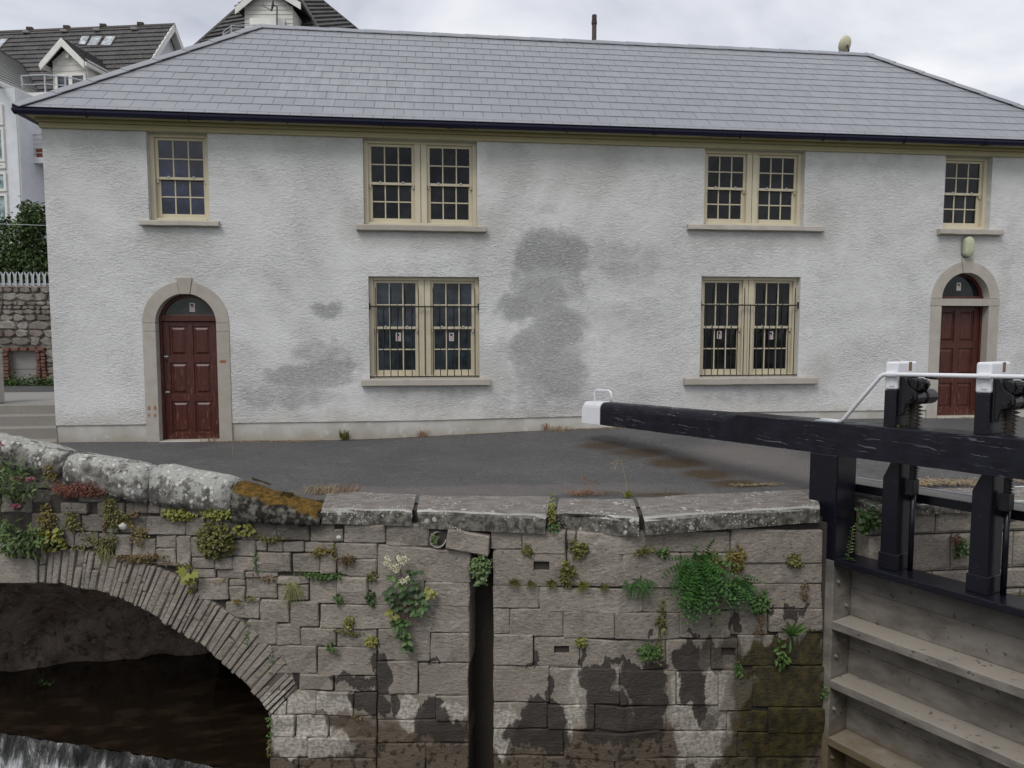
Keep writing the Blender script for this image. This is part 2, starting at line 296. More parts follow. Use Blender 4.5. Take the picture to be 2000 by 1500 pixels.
M['dark'] = paint('dark_mortar', (.05, .043, .036), .95, (.11, .10, .085), .5, .5)
M['joint'] = paint('old_lime_joint', (.13, .112, .094), .95, (.05, .043, .036), .6, .6)
M['void'] = paint('dark_soil', (.012, .011, .01), .95)
def mat_plinth():
    t = MT('cement_plinth', rough=.9, spec=.2)
    z = t.n('ShaderNodeSeparateXYZ', {0: t.pos()}).outputs[2]
    b = t.mix(t.mr(t.noise(2.2, 5), .3, .7), (.50, .49, .46), (.38, .365, .325))
    b = t.mix(t.mr(t.math('ADD', z, t.math('MULTIPLY', t.noise(3, 4), .25)), .33, .08, 0, .6), b, (.27, .235, .175))
    b = t.mix(t.mr(t.noise(5, 5), .6, .68, 0, .5), b, (.56, .55, .52))
    t.col(b); t.bump(t.noise(40, 4), .4, .006); t.bump(t.noise(5, 3), .2, .01)
    return t.m
M['plinth'] = mat_plinth()
def mat_gatewood():
    t = MT('silted_grey_timber', rough=.88, spec=.2)
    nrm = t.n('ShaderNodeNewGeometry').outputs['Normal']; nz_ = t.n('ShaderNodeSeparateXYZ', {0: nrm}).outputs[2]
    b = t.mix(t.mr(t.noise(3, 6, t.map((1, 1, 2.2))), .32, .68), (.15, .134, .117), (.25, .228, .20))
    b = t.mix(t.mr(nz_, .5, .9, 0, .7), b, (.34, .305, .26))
    b = t.mix(t.mr(t.noise(14, 5), .62, .7, 0, .7), b, (.045, .04, .035))
    z = t.n('ShaderNodeSeparateXYZ', {0: t.pos()}).outputs[2]
    b = t.mix(t.mr(t.math('ADD', z, t.math('MULTIPLY', t.noise(3, 5), .3)), -.95, -.5, 0, .6), b, (.075, .074, .074))
    b = t.mix(t.mr(t.math('ADD', z, t.math('MULTIPLY', t.noise(5, 5), .3)), -2.3, -2.55, 0, .7), b, (.12, .085, .03))
    t.col(b); t.bump(t.noise(5, 5, t.map((1, 1, 4))), .4, .012); t.bump(t.noise(50, 4), .4, .005)
    return t.m
M['gatewood'] = mat_gatewood()
def mat_water(name, c, sc, st, rough=.03):
    t = MT(name, c, rough, .5)
    t.col(t.mix(t.mr(t.noise(2.0, 5, t.map((1, 2, 1))), .45, .7), c, tuple(a*2.6 for a in c)))
    t.bump(t.noise(sc, 3, t.map((1, 1.8, 1))), st, .03); return t.m
M['water'] = mat_water('dark_peaty_water', (.012, .008, .005), 6, .12)
M['water_chamber'] = mat_water('still_canal_water', (.02, .02, .016), 4, .04)
def mat_fall():
    t = MT('falling_water', (.1, .1, .1), .12, .5)
    st = t.math('ADD', t.math('MULTIPLY', t.noise(2.4, 6, t.map((5, 3, 1.1)), .66, .7), .6), t.math('MULTIPLY', t.noise(2.2, 5, None, .6), .42))
    z = t.n('ShaderNodeSeparateXYZ', {0: t.pos()}).outputs[2]
    k = t.math('ADD', st, t.mr(z, -3.05, -3.45, -.03, .2))
    t.col(t.ramp(k, (.47, (.014, .013, .012)), (.56, (.07, .072, .072)), (.66, (.5, .52, .54))))
    t.bump(st, .8, .04); return t.m
M['fall'] = mat_fall()
def mat_foam():
    t = MT('foaming_water', (.3, .3, .3), .2, .5)
    k = t.noise(5, 6, t.map((1, 1, 1)), .65, .6)
    t.col(t.ramp(k, (.40, (.05, .055, .06)), (.55, (.26, .28, .30)), (.68, (.66, .68, .7)))); t.bump(k, .8, .05); return t.m
M['foam'] = mat_foam()
def mat_rubble():
    t = MT('rubble_stone', rough=.9, spec=.2)
    b = t.ramp(t.rnd(), (0, (.15, .125, .105)), (.35, (.22, .20, .18)), (.7, (.31, .29, .265)), (1, (.20, .155, .13)))
    b = t.mix(t.mr(t.noise(9, 5), .35, .7, 0, .6), b, (.11, .095, .082)); t.col(b); t.bump(t.noise(20, 5), .7, .02); return t.m
M['rubble'] = mat_rubble()
M['brick'] = paint('old_red_brick', (.16, .08, .064), .9, (.3, .2, .16), .5, .5)
M['mortar'] = paint('lime_mortar', (.28, .255, .22), .95, (.2, .18, .15), .4, .6)
M['concrete'] = paint('grey_concrete', (.26, .25, .235), .9, (.18, .17, .16), .5, .4)
M['step'] = paint('worn_step_stone', (.24, .225, .205), .9, (.11, .10, .085), .5, .4)
M['steel'] = paint('galvanised_steel', (.42, .45, .48), .5)
M['house_white'] = paint('white_house_render', (.66, .68, .71), .8)
M['cladding'] = paint('cream_cladding', (.60, .59, .55), .6)
M['fascia_white'] = paint('white_fascia_board', (.70, .69, .66), .5)
def mat_tile():
    t = MT('concrete_roof_tile', rough=.8, spec=.3)
    b = t.mix(t.mr(t.noise(1.6, 5, t.map((1, 1, 1))), .3, .7), (.050, .047, .047), (.088, .083, .083))
    b = t.mix(t.mr(t.noise(14, 3, t.map((1, 1, .3))), .5, .65, 0, .6), b, (.16, .155, .155))
    t.col(b); t.bump(t.noise(30, 3), .3, .01); return t.m
M['tile'] = mat_tile()
M['tile_pale'] = paint('pale_ribbed_roofing', (.44, .44, .43), .5, (.25, .25, .25), .4)
M['rooflight'] = mat_glass('rooflight_glass', (.25, .28, .30), .05, .9, .0)
M['house_glass'] = mat_glass('house_window_glass', (.055, .065, .075), .05, .7)
M['house_glass_pale'] = mat_glass('stair_window_glass', (.16, .22, .23), .05, .7)
M['lamp'] = paint('pale_green_lamp_lens', (.46, .48, .33), .3)
M['dish'] = paint('cream_dish', (.56, .53, .38), .5, (.4, .37, .25), .3)
M['grey_dish'] = paint('grey_dish_paint', (.09, .09, .10), .5)
M['rust'] = paint('rusty_pipe', (.055, .045, .038), .8, (.13, .08, .05), .4)
M['rust_wash'] = paint('brown_rust_wash', (.22, .13, .07), .7, (.5, .45, .38), .5)
M['clay'] = paint('clay_drain_pipe', (.30, .27, .24), .7, (.15, .13, .11), .4)
M['lichen'] = paint('white_lichen_stone', (.52, .52, .48), .9, (.3, .3, .27), .5, .6)
M['terracotta'] = paint('terracotta_trough', (.28, .09, .055), .8)
M['l_green'] = leafm('fresh_green_leaf', (.045, .095, .022), (.075, .14, .035), (.11, .17, .05))
M['l_grey'] = leafm('grey_green_leaf', (.075, .125, .042), (.11, .165, .06), (.17, .21, .085))
M['l_olive'] = leafm('olive_leaf', (.075, .075, .022), (.12, .12, .03), (.17, .155, .045))
M['l_yellow'] = leafm('yellow_green_leaf', (.12, .14, .025), (.20, .21, .04), (.27, .24, .05))
M['l_dark'] = leafm('dark_green_leaf', (.018, .044, .010), (.032, .072, .016), (.055, .10, .024))
M['l_fern'] = leafm('bright_dark_fern_leaf', (.018, .062, .010), (.034, .105, .016), (.06, .145, .026))
M['l_bush'] = leafm('bush_leaf', (.028, .055, .015), (.06, .105, .03), (.105, .15, .05))
M['l_red'] = leafm('red_stonecrop_leaf', (.17, .058, .045), (.23, .088, .065), (.16, .10, .055))
M['l_brown'] = leafm('withered_brown_leaf', (.10, .06, .03), (.16, .10, .05), (.12, .11, .04))
M['straw'] = leafm('dry_straw', (.22, .15, .08), (.32, .24, .14), (.43, .35, .23))
M['straw_red'] = leafm('dry_red_stalk', (.20, .10, .06), (.27, .15, .09), (.33, .22, .13))
M['blade'] = leafm('grass_blade', (.11, .13, .03), (.19, .19, .06), (.29, .26, .11))
M['l_orange'] = leafm('orange_brown_leaf', (.15, .11, .03), (.19, .145, .04), (.13, .13, .035))
M['moss'] = leafm('orange_brown_moss', (.045, .038, .012), (.10, .064, .017), (.14, .095, .025), .8)
M['pink'] = leafm('pink_petal', (.42, .10, .17), (.55, .18, .27), (.62, .28, .34))
M['cream_fl'] = leafm('cream_petal', (.62, .58, .38), (.70, .68, .52), (.74, .73, .60))
M['stem'] = paint('plant_stem', (.07, .075, .03), .7); M['stem_red'] = paint('red_plant_stem', (.13, .06, .035), .7); M['bark'] = paint('tree_bark', (.06, .05, .04), .9)
M['soil'] = paint('bare_earth', (.06, .05, .04), .95, (.12, .10, .07), .4, .6)
M['grass'] = leafm('meadow_grass', (.05, .075, .02), (.08, .11, .03), (.12, .13, .05))

# ------------------------------------------------------------ object helpers
def wloc(o):
    v = Vector((0, 0, 0))
    while o: v += o.location; o = o.parent
    return v
def tag(o, label=None, cat=None, group=None, kind=None):
    if label: o['label'] = label
    if cat: o['category'] = cat
    if group: o['group'] = group
    if kind: o['kind'] = kind
    return o
def thing(name, label, cat, loc=(0, 0, 0), group=None):
    o = bpy.data.objects.new(name, None); COL.objects.link(o); o.location = loc; o.empty_display_size = .2
    return tag(o, label, cat, group)
def link(name, me, parent=None, loc=None):
    o = bpy.data.objects.new(name, me); COL.objects.link(o)
    if parent: o.parent = parent
    if loc is not None: o.location = Vector(loc) - (wloc(parent) if parent else Vector((0, 0, 0)))
    return o
class MB:
    def __init__(s): s.v = []; s.f = []
    def add(s, vs, fs):
        k = len(s.v); s.v += [tuple(v) for v in vs]; s.f += [tuple(i+k for i in f) for f in fs]; return s
    def hexa(s, p): # 8 points: bottom 4 (ccw), top 4
        return s.add(p, [(3, 2, 1, 0), (4, 5, 6, 7), (0, 1, 5, 4), (1, 2, 6, 5), (2, 3, 7, 6), (3, 0, 4, 7)])
    def box(s, x0, x1, y0, y1, z0, z1, T=None):
        p = [(x0, y0, z0), (x1, y0, z0), (x1, y1, z0), (x0, y1, z0), (x0, y0, z1), (x1, y0, z1), (x1, y1, z1), (x0, y1, z1)]
        return s.hexa([T(*q) for q in p] if T else p)
    def tube(s, pts, r, n=8, cap=True, rs=None):
        pts = [Vector(p) for p in pts]; rings = []
        up = None
        for i, p in enumerate(pts):
            d = (pts[min(i+1, len(pts)-1)]-pts[max(i-1, 0)]).normalized()
            if up is None: up = Vector((0, 0, 1)) if abs(d.z) < .9 else Vector((1, 0, 0))
            a = d.cross(up).normalized(); b = a.cross(d).normalized(); up = b
            rr = rs[i] if rs else r
            rings.append([p+a*rr*math.cos(2*math.pi*k/n)+b*rr*math.sin(2*math.pi*k/n) for k in range(n)])
        vs = [v for q in rings for v in q]; fs = []
        for i in range(len(rings)-1):
            for k in range(n):
                k2 = (k+1) % n; fs.append((i*n+k, (i+1)*n+k, (i+1)*n+k2, i*n+k2))
        if cap: fs += [tuple(range(n)), tuple(reversed(range((len(rings)-1)*n, len(rings)*n)))]
        return s.add(vs, fs)
    def prism(s, poly, a, b): # poly of 3d pts, extrude from +a to +b vectors
        n = len(poly); P = [Vector(p) for p in poly]; a = Vector(a); b = Vector(b)
        vs = [p+a for p in P]+[p+b for p in P]
        fs = [tuple(range(n)), tuple(reversed(range(n, 2*n)))]+[(i, i+n, (i+1) % n+n, (i+1) % n) for i in range(n)]
        return s.add(vs, fs)
    def lathe(s, prof, c, n=16, ax='z'):
        vs = []
        for r_, h in prof:
            for k in range(n):
                a = 2*math.pi*k/n; q = (r_*math.cos(a), r_*math.sin(a), h)
                if ax == 'y': q = (q[0], q[2], q[1])
                if ax == 'x': q = (q[2], q[0], q[1])
                vs.append((c[0]+q[0], c[1]+q[1], c[2]+q[2]))
        fs = [(i*n+k, i*n+(k+1) % n, (i+1)*n+(k+1) % n, (i+1)*n+k) for i in range(len(prof)-1) for k in range(n)]
        fs += [tuple(reversed(range(n))), tuple(range((len(prof)-1)*n, len(prof)*n))]
        return s.add(vs, fs)
    def mesh(s, name, mat, bevel=0, smooth=False, off=(0, 0, 0), seg=2, fix=True):
        me = bpy.data.meshes.new(name)
        o = Vector(off); me.from_pydata([tuple(Vector(v)-o) for v in s.v], [], s.f)
        if bevel or fix:
            bm = bmesh.new(); bm.from_mesh(me)
            if fix: bmesh.ops.recalc_face_normals(bm, faces=bm.faces)
            if bevel:
                bmesh.ops.bevel(bm, geom=[e for e in bm.edges if len(e.link_faces) == 2 and e.calc_face_angle(0) > .5], offset=bevel, segments=seg, affect='EDGES', clamp_overlap=True, profile=.5)
            bm.to_mesh(me); bm.free()
        me.materials.append(mat)
        if smooth:
            for p in me.polygons: p.use_smooth = True
        return me
    def build(s, name, mat, parent=None, bevel=0, smooth=False, seg=2, fix=True):
        return link(name, s.mesh(name, mat, bevel, smooth, wloc(parent) if parent else (0, 0, 0), seg, fix), parent)
def fbm(x, y, z, k=1.0): return mnoise.fractal(Vector((x*k, y*k, z*k)), .8, 2.0, 3)

# ------------------------------------------------------------ wall geometry: s runs along the quay face, z up, off towards the canal
WS, WD1, WN1 = Vector((-1.19, -4.96)), Vector((0.975, -0.224)), Vector((-0.224, -0.975))
KS = 3.171; WK = Vector((1.9, -5.671)); WD2, WN2 = Vector((0.996, 0.093)), Vector((0.093, -0.996))
def wp(s, z, off=0.0):
    p = WS+WD1*s+WN1*off if s <= KS else WK+WD2*(s-KS)+WN2*off
    return Vector((p.x, p.y, z))
def s_of_x(x): return (x+1.19)/WD1.x if x <= 1.9 else KS+(x-1.9)/WD2.x

# ------------------------------------------------------------ ground, water, setting
BASE = [(-30, -.02), (-6, .0), (-1.3, -.045), (2.4, .085), (7.3, .20), (11.2, .185), (40, .19)]
def lerp(tb, x):
    for (a, b), (c, d) in zip(tb, tb[1:]):
        if x <= c: return b+(d-b)*max(0, (x-a)/(c-a))
    return tb[-1][1]
def quay_y(x):   # y of the back of the coping
    return wp(s_of_x(x), 0, -.35).y if x > -9 else -3.0
def ground_z(x, y):
    k = min(1, max(0, (y-(-4.6))/4.4)); k = k*k*(3-2*k)
    z = lerp(BASE, x)*k + (-.012)*(1-k)
    if x < -2.2: # the road climbs to the hump of the bridge
        z += .22*min(1, (-2.2-x)/3)*(1-k)
    return z
def sheet(name, mat, xs, yf, zf, ny=14):
    m = MB(); nx = len(xs)
    for x in xs:
        y0, y1 = yf(x)
        for j in range(ny+1):
            y = y0+(y1-y0)*j/ny; m.v.append((x, y, zf(x, y)))
    for i in range(nx-1):
        for j in range(ny): a = i*(ny+1)+j; m.f.append((a, a+ny+1, a+ny+2, a+1))
    return m.build(name, mat, smooth=True, fix=False)
xs = [-13+.4*i for i in range(110)]
tag(sheet('asphalt_yard', M['asphalt'], xs, lambda x: (quay_y(x), .03), ground_z), kind='structure')
m = MB(); m.add([(-400, .0, -.35), (400, .0, -.35), (400, 600, -.35), (-400, 600, -.35)], [(0, 1, 2, 3)])
tag(m.build('ground', M['soil']), kind='structure')
m = MB()
for (x0, x1) in ((-400, -13), (31, 400)): m.add([(x0, -3.2, -.02), (x1, -3.2, -.02), (x1, 0, -.02), (x0, 0, -.02)], [(0, 1, 2, 3)])
tag(m.build('canal_side_verge', M['grass']), kind='structure')
m = MB(); m.box(-400, 400, -600, -11.9, -5, .22)
tag(m.build('near_bank', M['grass']), kind='structure')
m = MB(); m.add([(-400, -12, -5), (400, -12, -5), (400, 3, -5), (-400, 3, -5)], [(0, 1, 2, 3)])
tag(m.build('canal_bed', M['soil']), kind='structure')

# ------------------------------------------------------------ stone builder
def stone_mesh(name, q, mat, off=0.0, depth=.14, nx=None, nz=None, rough=.008, edge=.007, hole=None, seed=0, grow=.0042):
    # q: (s,z) corners BL BR TR TL ; front face a grid with worn edges
    P = [(q[i], q[i+1]) for i in (0, 2, 4, 6)]
    gr = grow; P = [(P[0][0]-gr, P[0][1]-gr), (P[1][0]+gr, P[1][1]-gr), (P[2][0]+gr, P[2][1]+gr), (P[3][0]-gr, P[3][1]+gr)]
    wdt = abs(P[1][0]-P[0][0]); hgt = abs(P[3][1]-P[0][1])
    rnd_ = random.Random(seed)
    if hole is None:
        nx = nx or max(3, min(8, int(wdt/.11)+2)); nz = nz or max(3, min(4, int(hgt/.10)+2))
        us = [i/nx for i in range(nx+1)]; vs_ = [j/nz for j in range(nz+1)]
        ed = min(.14, .013/max(wdt, .03)); us[1] = ed; us[-2] = 1-ed
        ev = min(.16, .013/max(hgt, .03)); vs_[1] = ev; vs_[-2] = 1-ev
    else:
        hu0, hv0, hu1, hv1 = hole
        us = sorted([0, .04, hu0*.5, hu0, hu1, (hu1+1)/2, .96, 1]); vs_ = sorted([0, .08, hv0, hv1, .92, 1])
    nx, nz = len(us)-1, len(vs_)-1
    m = MB(); sd = rnd_.uniform(0, 99)
    def at(u, v):
        a = [P[0][k]*(1-u)+P[1][k]*u for k in (0, 1)]; b = [P[3][k]*(1-u)+P[2][k]*u for k in (0, 1)]
        return [a[k]*(1-v)+b[k]*v for k in (0, 1)]
    for i, u in enumerate(us):
        for j, v in enumerate(vs_):
            s, z = at(u, v); bi = i in (0, nx); bj = j in (0, nz)
            o = off + rough*2.2*fbm(s*3+sd, z*3, sd)
            if bi or bj:
                o -= edge*rnd_.uniform(.7, 1.5)
                if bi and bj:
                    cj = min(.010, .12*min(wdt, hgt)); s += (cj if i == 0 else -cj)*rnd_.uniform(.1, 1.3); z += (cj if j == 0 else -cj)*rnd_.uniform(.1, 1.3)
                elif bi: s += rnd_.uniform(-.004, .008)*(1 if i == 0 else -1)
                else: z += rnd_.uniform(-.004, .009)*(1 if j == 0 else -1)
            m.v.append(tuple(wp(s, z, o)))
    idx = lambda i, j: i*(nz+1)+j
    hc = None
    if hole is not None: hc = (us.index(hole[0]), vs_.index(hole[1]))
    for i in range(nx):
        for j in range(nz):
            if hc == (i, j): continue
            m.f.append((idx(i, j), idx(i+1, j), idx(i+1, j+1), idx(i, j+1)))
    if hc:
        i, j = hc; ring = [idx(i, j), idx(i+1, j), idx(i+1, j+1), idx(i, j+1)]
        k = len(m.v)
        for (u, v) in ((us[i], vs_[j]), (us[i+1], vs_[j]), (us[i+1], vs_[j+1]), (us[i], vs_[j+1])):
            s, z = at(u, v); m.v.append(tuple(wp(s, z, off-.09)))
        for a in range(4): b = (a+1) % 4; m.f.append((ring[a], ring[b], k+b, k+a))
        m.f.append((k, k+1, k+2, k+3))
    # sides going back
    bnd = [idx(i, 0) for i in range(nx+1)]+[idx(nx, j) for j in range(1, nz+1)]+[idx(i, nz) for i in range(nx-1, -1, -1)]+[idx(0, j) for j in range(nz-1, 0, -1)]
    k = len(m.v)
    for a in bnd:
        v = Vector(m.v[a]); n = Vector((*(WN1 if v.x <= 1.9 else WN2), 0)); m.v.append(tuple(v-n*depth))
    for a in range(len(bnd)):
        b = (a+1) % len(bnd); m.f.append((bnd[b], bnd[a], k+a, k+b))
    return m
SEED = [0]
def stone(parent, q, mat=None, off=0.0, name='stone', **kw):
    SEED[0] += 1
    r = random.Random(SEED[0]*13)
    m = stone_mesh(name, q, mat, off+r.uniform(-.012, .012), seed=SEED[0], **kw)
    o = m.build(name, mat or M['stone'], parent, smooth=False, fix=False)
    return o

# ------------------------------------------------------------ the quay wall
quay = thing('quay_wall', 'dressed stone quay wall with stop plank groove and flat coping under the yard', 'stone wall', tuple(wp(1.8, -4.3, 0)))
QW = [(0.722, -0.404, 1.175, -0.389, 1.177, -0.158, 0.725, -0.172), (1.373, -0.387, 1.823, -0.453, 1.839, -0.252, 1.401, -0.19), (1.844, -0.398, 2.166, -0.387, 2.165, -0.176, 1.845, -0.186), (2.171, -0.43, 2.616, -0.414, 2.615, -0.178, 2.171, -0.192), (2.632, -0.414, 2.716, -0.411, 2.714, -0.191, 2.63, -0.193), (2.731, -0.405, 3.452, -0.407, 3.449, -0.192, 2.73, -0.19), (3.457, -0.402, 4.408, -0.464, 4.403, -0.249, 3.454, -0.193), (4.423, -0.576, 5.498, -0.649, 5.484, -0.285, 4.414, -0.222), (0.627, -0.786, 1.616, -0.762, 1.623, -0.439, 0.633, -0.391), (3.217, -0.757, 3.839, -0.804, 3.832, -0.438, 3.213, -0.397), (3.85, -0.805, 4.424, -0.848, 4.414, -0.476, 3.843, -0.438), (4.436, -0.849, 4.591, -0.861, 4.584, -0.598, 4.429, -0.587), (4.596, -0.817, 5.513, -0.885, 5.504, -0.661, 4.59, -0.599), (1.136, -1.038, 1.609, -1.017, 1.61, -0.763, 1.139, -0.782), (0.788, -1.339, 1.602, -1.3, 1.604, -1.017, 0.791, -1.053), (1.864, -1.027, 2.343, -1.006, 2.342, -0.771, 1.865, -0.791), (2.354, -1.038, 3.433, -1.023, 3.429, -0.767, 2.353, -0.782), (3.439, -1.034, 4.006, -1.082, 4.001, -0.827, 3.435, -0.784), (4.017, -1.06, 4.682, -1.115, 4.676, -0.879, 4.013, -0.828), (4.694, -1.094, 5.523, -1.162, 5.513, -0.897, 4.686, -0.835), (1.869, -1.303, 2.037, -1.295, 2.037, -1.03, 1.87, -1.038), (2.048, -1.322, 2.594, -1.295, 2.593, -1.005, 2.048, -1.03), (2.605, -1.316, 3.121, -1.291, 3.118, -1.009, 2.603, -1.032), (3.132, -1.296, 3.844, -1.355, 3.838, -1.073, 3.129, -1.019), (3.849, -1.345, 4.432, -1.398, 4.425, -1.116, 3.844, -1.068), (4.443, -1.365, 4.873, -1.404, 4.865, -1.136, 4.436, -1.101), (4.884, -1.371, 5.533, -1.429, 5.523, -1.173, 4.876, -1.12), (1.869, -1.642, 2.28, -1.62, 2.279, -1.294, 1.869, -1.314), (2.771, -1.632, 3.694, -1.663, 3.688, -1.341, 2.769, -1.314), (3.706, -1.686, 4.208, -1.737, 4.2, -1.399, 3.7, -1.353), (4.53, -1.713, 5.006, -1.76, 4.996, -1.426, 4.521, -1.383), (5.018, -1.75, 5.559, -1.804, 5.546, -1.447, 5.007, -1.399), (1.868, -2.04, 2.453, -2.005, 2.452, -1.627, 1.869, -1.659), (2.464, -2.032, 3.188, -1.991, 3.183, -1.611, 2.463, -1.649), (3.193, -1.997, 3.816, -2.067, 3.81, -1.697, 3.189, -1.634), (3.828, -2.068, 4.3, -2.121, 4.292, -1.757, 3.821, -1.709), (4.314, -2.191, 4.714, -2.236, 4.701, -1.793, 4.303, -1.752), (4.725, -2.191, 5.584, -2.288, 5.567, -1.828, 4.712, -1.742), (1.867, -2.334, 2.433, -2.297, 2.432, -2.023, 1.868, -2.057), (2.444, -2.307, 2.925, -2.276, 2.923, -2.015, 2.443, -2.045), (2.936, -2.281, 3.705, -2.329, 3.701, -2.065, 2.934, -2.02), (3.717, -2.348, 4.416, -2.432, 4.409, -2.15, 3.712, -2.072), (4.428, -2.445, 4.906, -2.502, 4.899, -2.275, 4.422, -2.22), (4.918, -2.515, 5.602, -2.598, 5.591, -2.306, 4.91, -2.229), (1.867, -2.634, 2.607, -2.583, 2.605, -2.302, 1.867, -2.351), (2.617, -2.599, 3.652, -2.622, 3.647, -2.334, 2.616, -2.313), (3.664, -2.623, 4.544, -2.736, 4.537, -2.458, 3.659, -2.352), (4.557, -2.749, 5.612, -2.885, 5.602, -2.604, 4.55, -2.477), (1.866, -2.948, 2.392, -2.909, 2.391, -2.615, 1.867, -2.651), (2.403, -2.92, 3.143, -2.864, 3.14, -2.574, 2.402, -2.625), (3.154, -2.864, 3.951, -2.969, 3.945, -2.677, 3.151, -2.578), (3.963, -2.982, 4.799, -3.097, 4.79, -2.785, 3.957, -2.678), (4.812, -3.111, 5.638, -3.224, 5.626, -2.905, 4.803, -2.799), (0.614, -1.659, 1.181, -1.629, 1.184, -1.292, 0.619, -1.319), (1.192, -1.651, 1.601, -1.629, 1.602, -1.316, 1.195, -1.336), (0.609, -2.025, 1.043, -1.999, 1.047, -1.648, 0.614, -1.671), (1.06, -2.021, 1.594, -1.989, 1.595, -1.641, 1.063, -1.669), (0.605, -2.318, 1.237, -2.278, 1.239, -2.005, 0.609, -2.042), (1.248, -2.294, 1.592, -2.272, 1.593, -2.0, 1.25, -2.021), (0.601, -2.578, 1.591, -2.511, 1.592, -2.272, 0.604, -2.335), (0.596, -2.88, 1.119, -2.842, 1.122, -2.56, 0.601, -2.595), (1.131, -2.841, 1.59, -2.808, 1.591, -2.528, 1.133, -2.559), (0.592, -3.19, 1.588, -3.113, 1.59, -2.825, 0.596, -2.897)]
for i, q in enumerate(QW):
    edge_slot = abs(q[2]-1.602) < .05 or abs(q[0]-1.864) < .05
    stone(quay, q, off=(.05 if i == 1 else 0), depth=(.68 if edge_slot else .14))
HOLED = [((1.865, -0.78, 3.211, -0.729, 3.207, -0.365, 1.866, -0.408), (1043, 1096, 1074, 1114)), ((2.302, -1.641, 2.761, -1.616, 2.759, -1.298, 2.301, -1.321), (1082, 1262, 1111, 1277)), ((4.22, -1.727, 4.519, -1.757, 4.51, -1.416, 4.212, -1.389), (1409, 1265, 1437, 1282))]
HREL = [[0.315, 0.426, 0.437, 0.691], [0.442, 0.448, 0.779, 0.707], [0.38, 0.433, 0.94, 0.717]]
for (q, c), h in zip(HOLED, HREL): stone(quay, q, hole=h, depth=(.68 if abs(q[0]-1.864) < .05 else .14))
# courses below the frame, down to the canal bed
zc = -2.973
for k in range(4):
    s = 1.869
    while s < 5.498:
        s2 = min(s+random.uniform(.5, .9), 5.574)
        stone(quay, (s, zc-.3, s2-.012, zc-.3, s2-.012, zc-.012, s, zc-.012), depth=.3); s = s2
    zc -= .3
# backing and groove
sl0, sl1, se, s0b = 1.607, 1.858, 5.574, 0.612
m = MB()
def slab(m, a, b, z0, z1, o0, o1):
    for (p, q) in (((a, KS), (KS, b)) if a < KS < b else ((a, b),)):
        m.hexa([wp(p, z0, o0), wp(q, z0, o0), wp(q, z0, o1), wp(p, z0, o1), wp(p, z1, o0), wp(q, z1, o0), wp(q, z1, o1), wp(p, z1, o1)])
slab(m, s0b, sl0-.01, -4.6, -.22, -.035, -.4); slab(m, sl1+.01, se, -4.6, -.22, -.035, -.4); slab(m, s0b, se, -4.6, -.30, -.40, -.7)
m.build('wall_core', M['dark'], quay)
m = MB(); slab(m, sl0-.05, sl1+.05, -4.6, -.30, -.66, -.7); m.build('groove_back', M['stone'], quay)
# return face where the wall meets the gate post
# coping
def coping(parent, pts, thick, mat=None, name='coping_stone', chip=False, seed=0, drop=0.0, nx=10):
    # pts: front-left, front-right, back-right, back-left world (x,y,z); top sheet with rounded worn arris
    r = random.Random(seed); m = MB(); P = [Vector(p) for p in pts]
    prof = [(1.0, 0), (.55, 0), (.16, 0), (.05, -.004), (.012, -.018), (0, -.045), (0, -thick*.55), (.006, -thick), (1.0, -thick)]
    n = len(prof); sd = r.uniform(0, 50)
    for i in range(nx+1):
        u = i/nx; F = P[0].lerp(P[1], u); B = P[3].lerp(P[2], u)
        for k, (v, dz) in enumerate(prof):
            p = F.lerp(B, v); p.z += dz
            a = .008*fbm(p.x*3+sd, p.y*3, p.z*5); p.z += a; p += (F-B).normalized()*(.012*fbm(p.x*4+sd, p.z*6, sd) if k > 1 else 0)
            if i in (0, nx):
                sg = 1 if i == 0 else -1
                if k > 2: p += (P[1]-P[0]).normalized()*sg*r.uniform(0, .02)
                if k in (2, 3, 4): p.z -= r.uniform(.004, .014)
            if chip and k in (4, 5, 6):
                c = max(0, 1-abs(u-.25)/.5)*.07*(1+.5*fbm(u*6, k, sd)); p += (B-F).normalized()*c; p.z -= c*.5*(k == 4)
            if chip and k == 7: p += (B-F).normalized()*.10*max(0, 1-u*1.6)
            m.v.append(tuple(p))
    for i in range(nx):
        for k in range(n-1): a = i*n+k; m.f.append((a, a+n, a+n+1, a+1))
        m.f.append((i*n+n-1, (i+1)*n+n-1, (i+1)*n, i*n))
    m.f.append(tuple(range(n))); m.f.append(tuple(reversed(range(nx*n, nx*n+n))))
    return m.build(name, mat or M['coping'], parent, smooth=False)
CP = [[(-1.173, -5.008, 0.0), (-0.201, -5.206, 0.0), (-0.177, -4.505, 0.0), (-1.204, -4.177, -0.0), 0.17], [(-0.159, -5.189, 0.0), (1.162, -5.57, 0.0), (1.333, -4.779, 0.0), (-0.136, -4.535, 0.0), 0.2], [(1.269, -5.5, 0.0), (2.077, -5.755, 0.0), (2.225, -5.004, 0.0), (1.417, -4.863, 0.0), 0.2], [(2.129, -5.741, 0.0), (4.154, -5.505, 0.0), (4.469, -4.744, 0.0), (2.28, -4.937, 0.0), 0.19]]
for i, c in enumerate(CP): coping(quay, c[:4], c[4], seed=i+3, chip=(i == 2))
# dark bed under the coping
m = MB(); slab(m, 0.009, se, -.30, -.17, -.10, -.55); slab(m, 0.031, 5.421, -.17, -.03, -.10, -.6); m.build('coping_bed', M['dark'], quay)
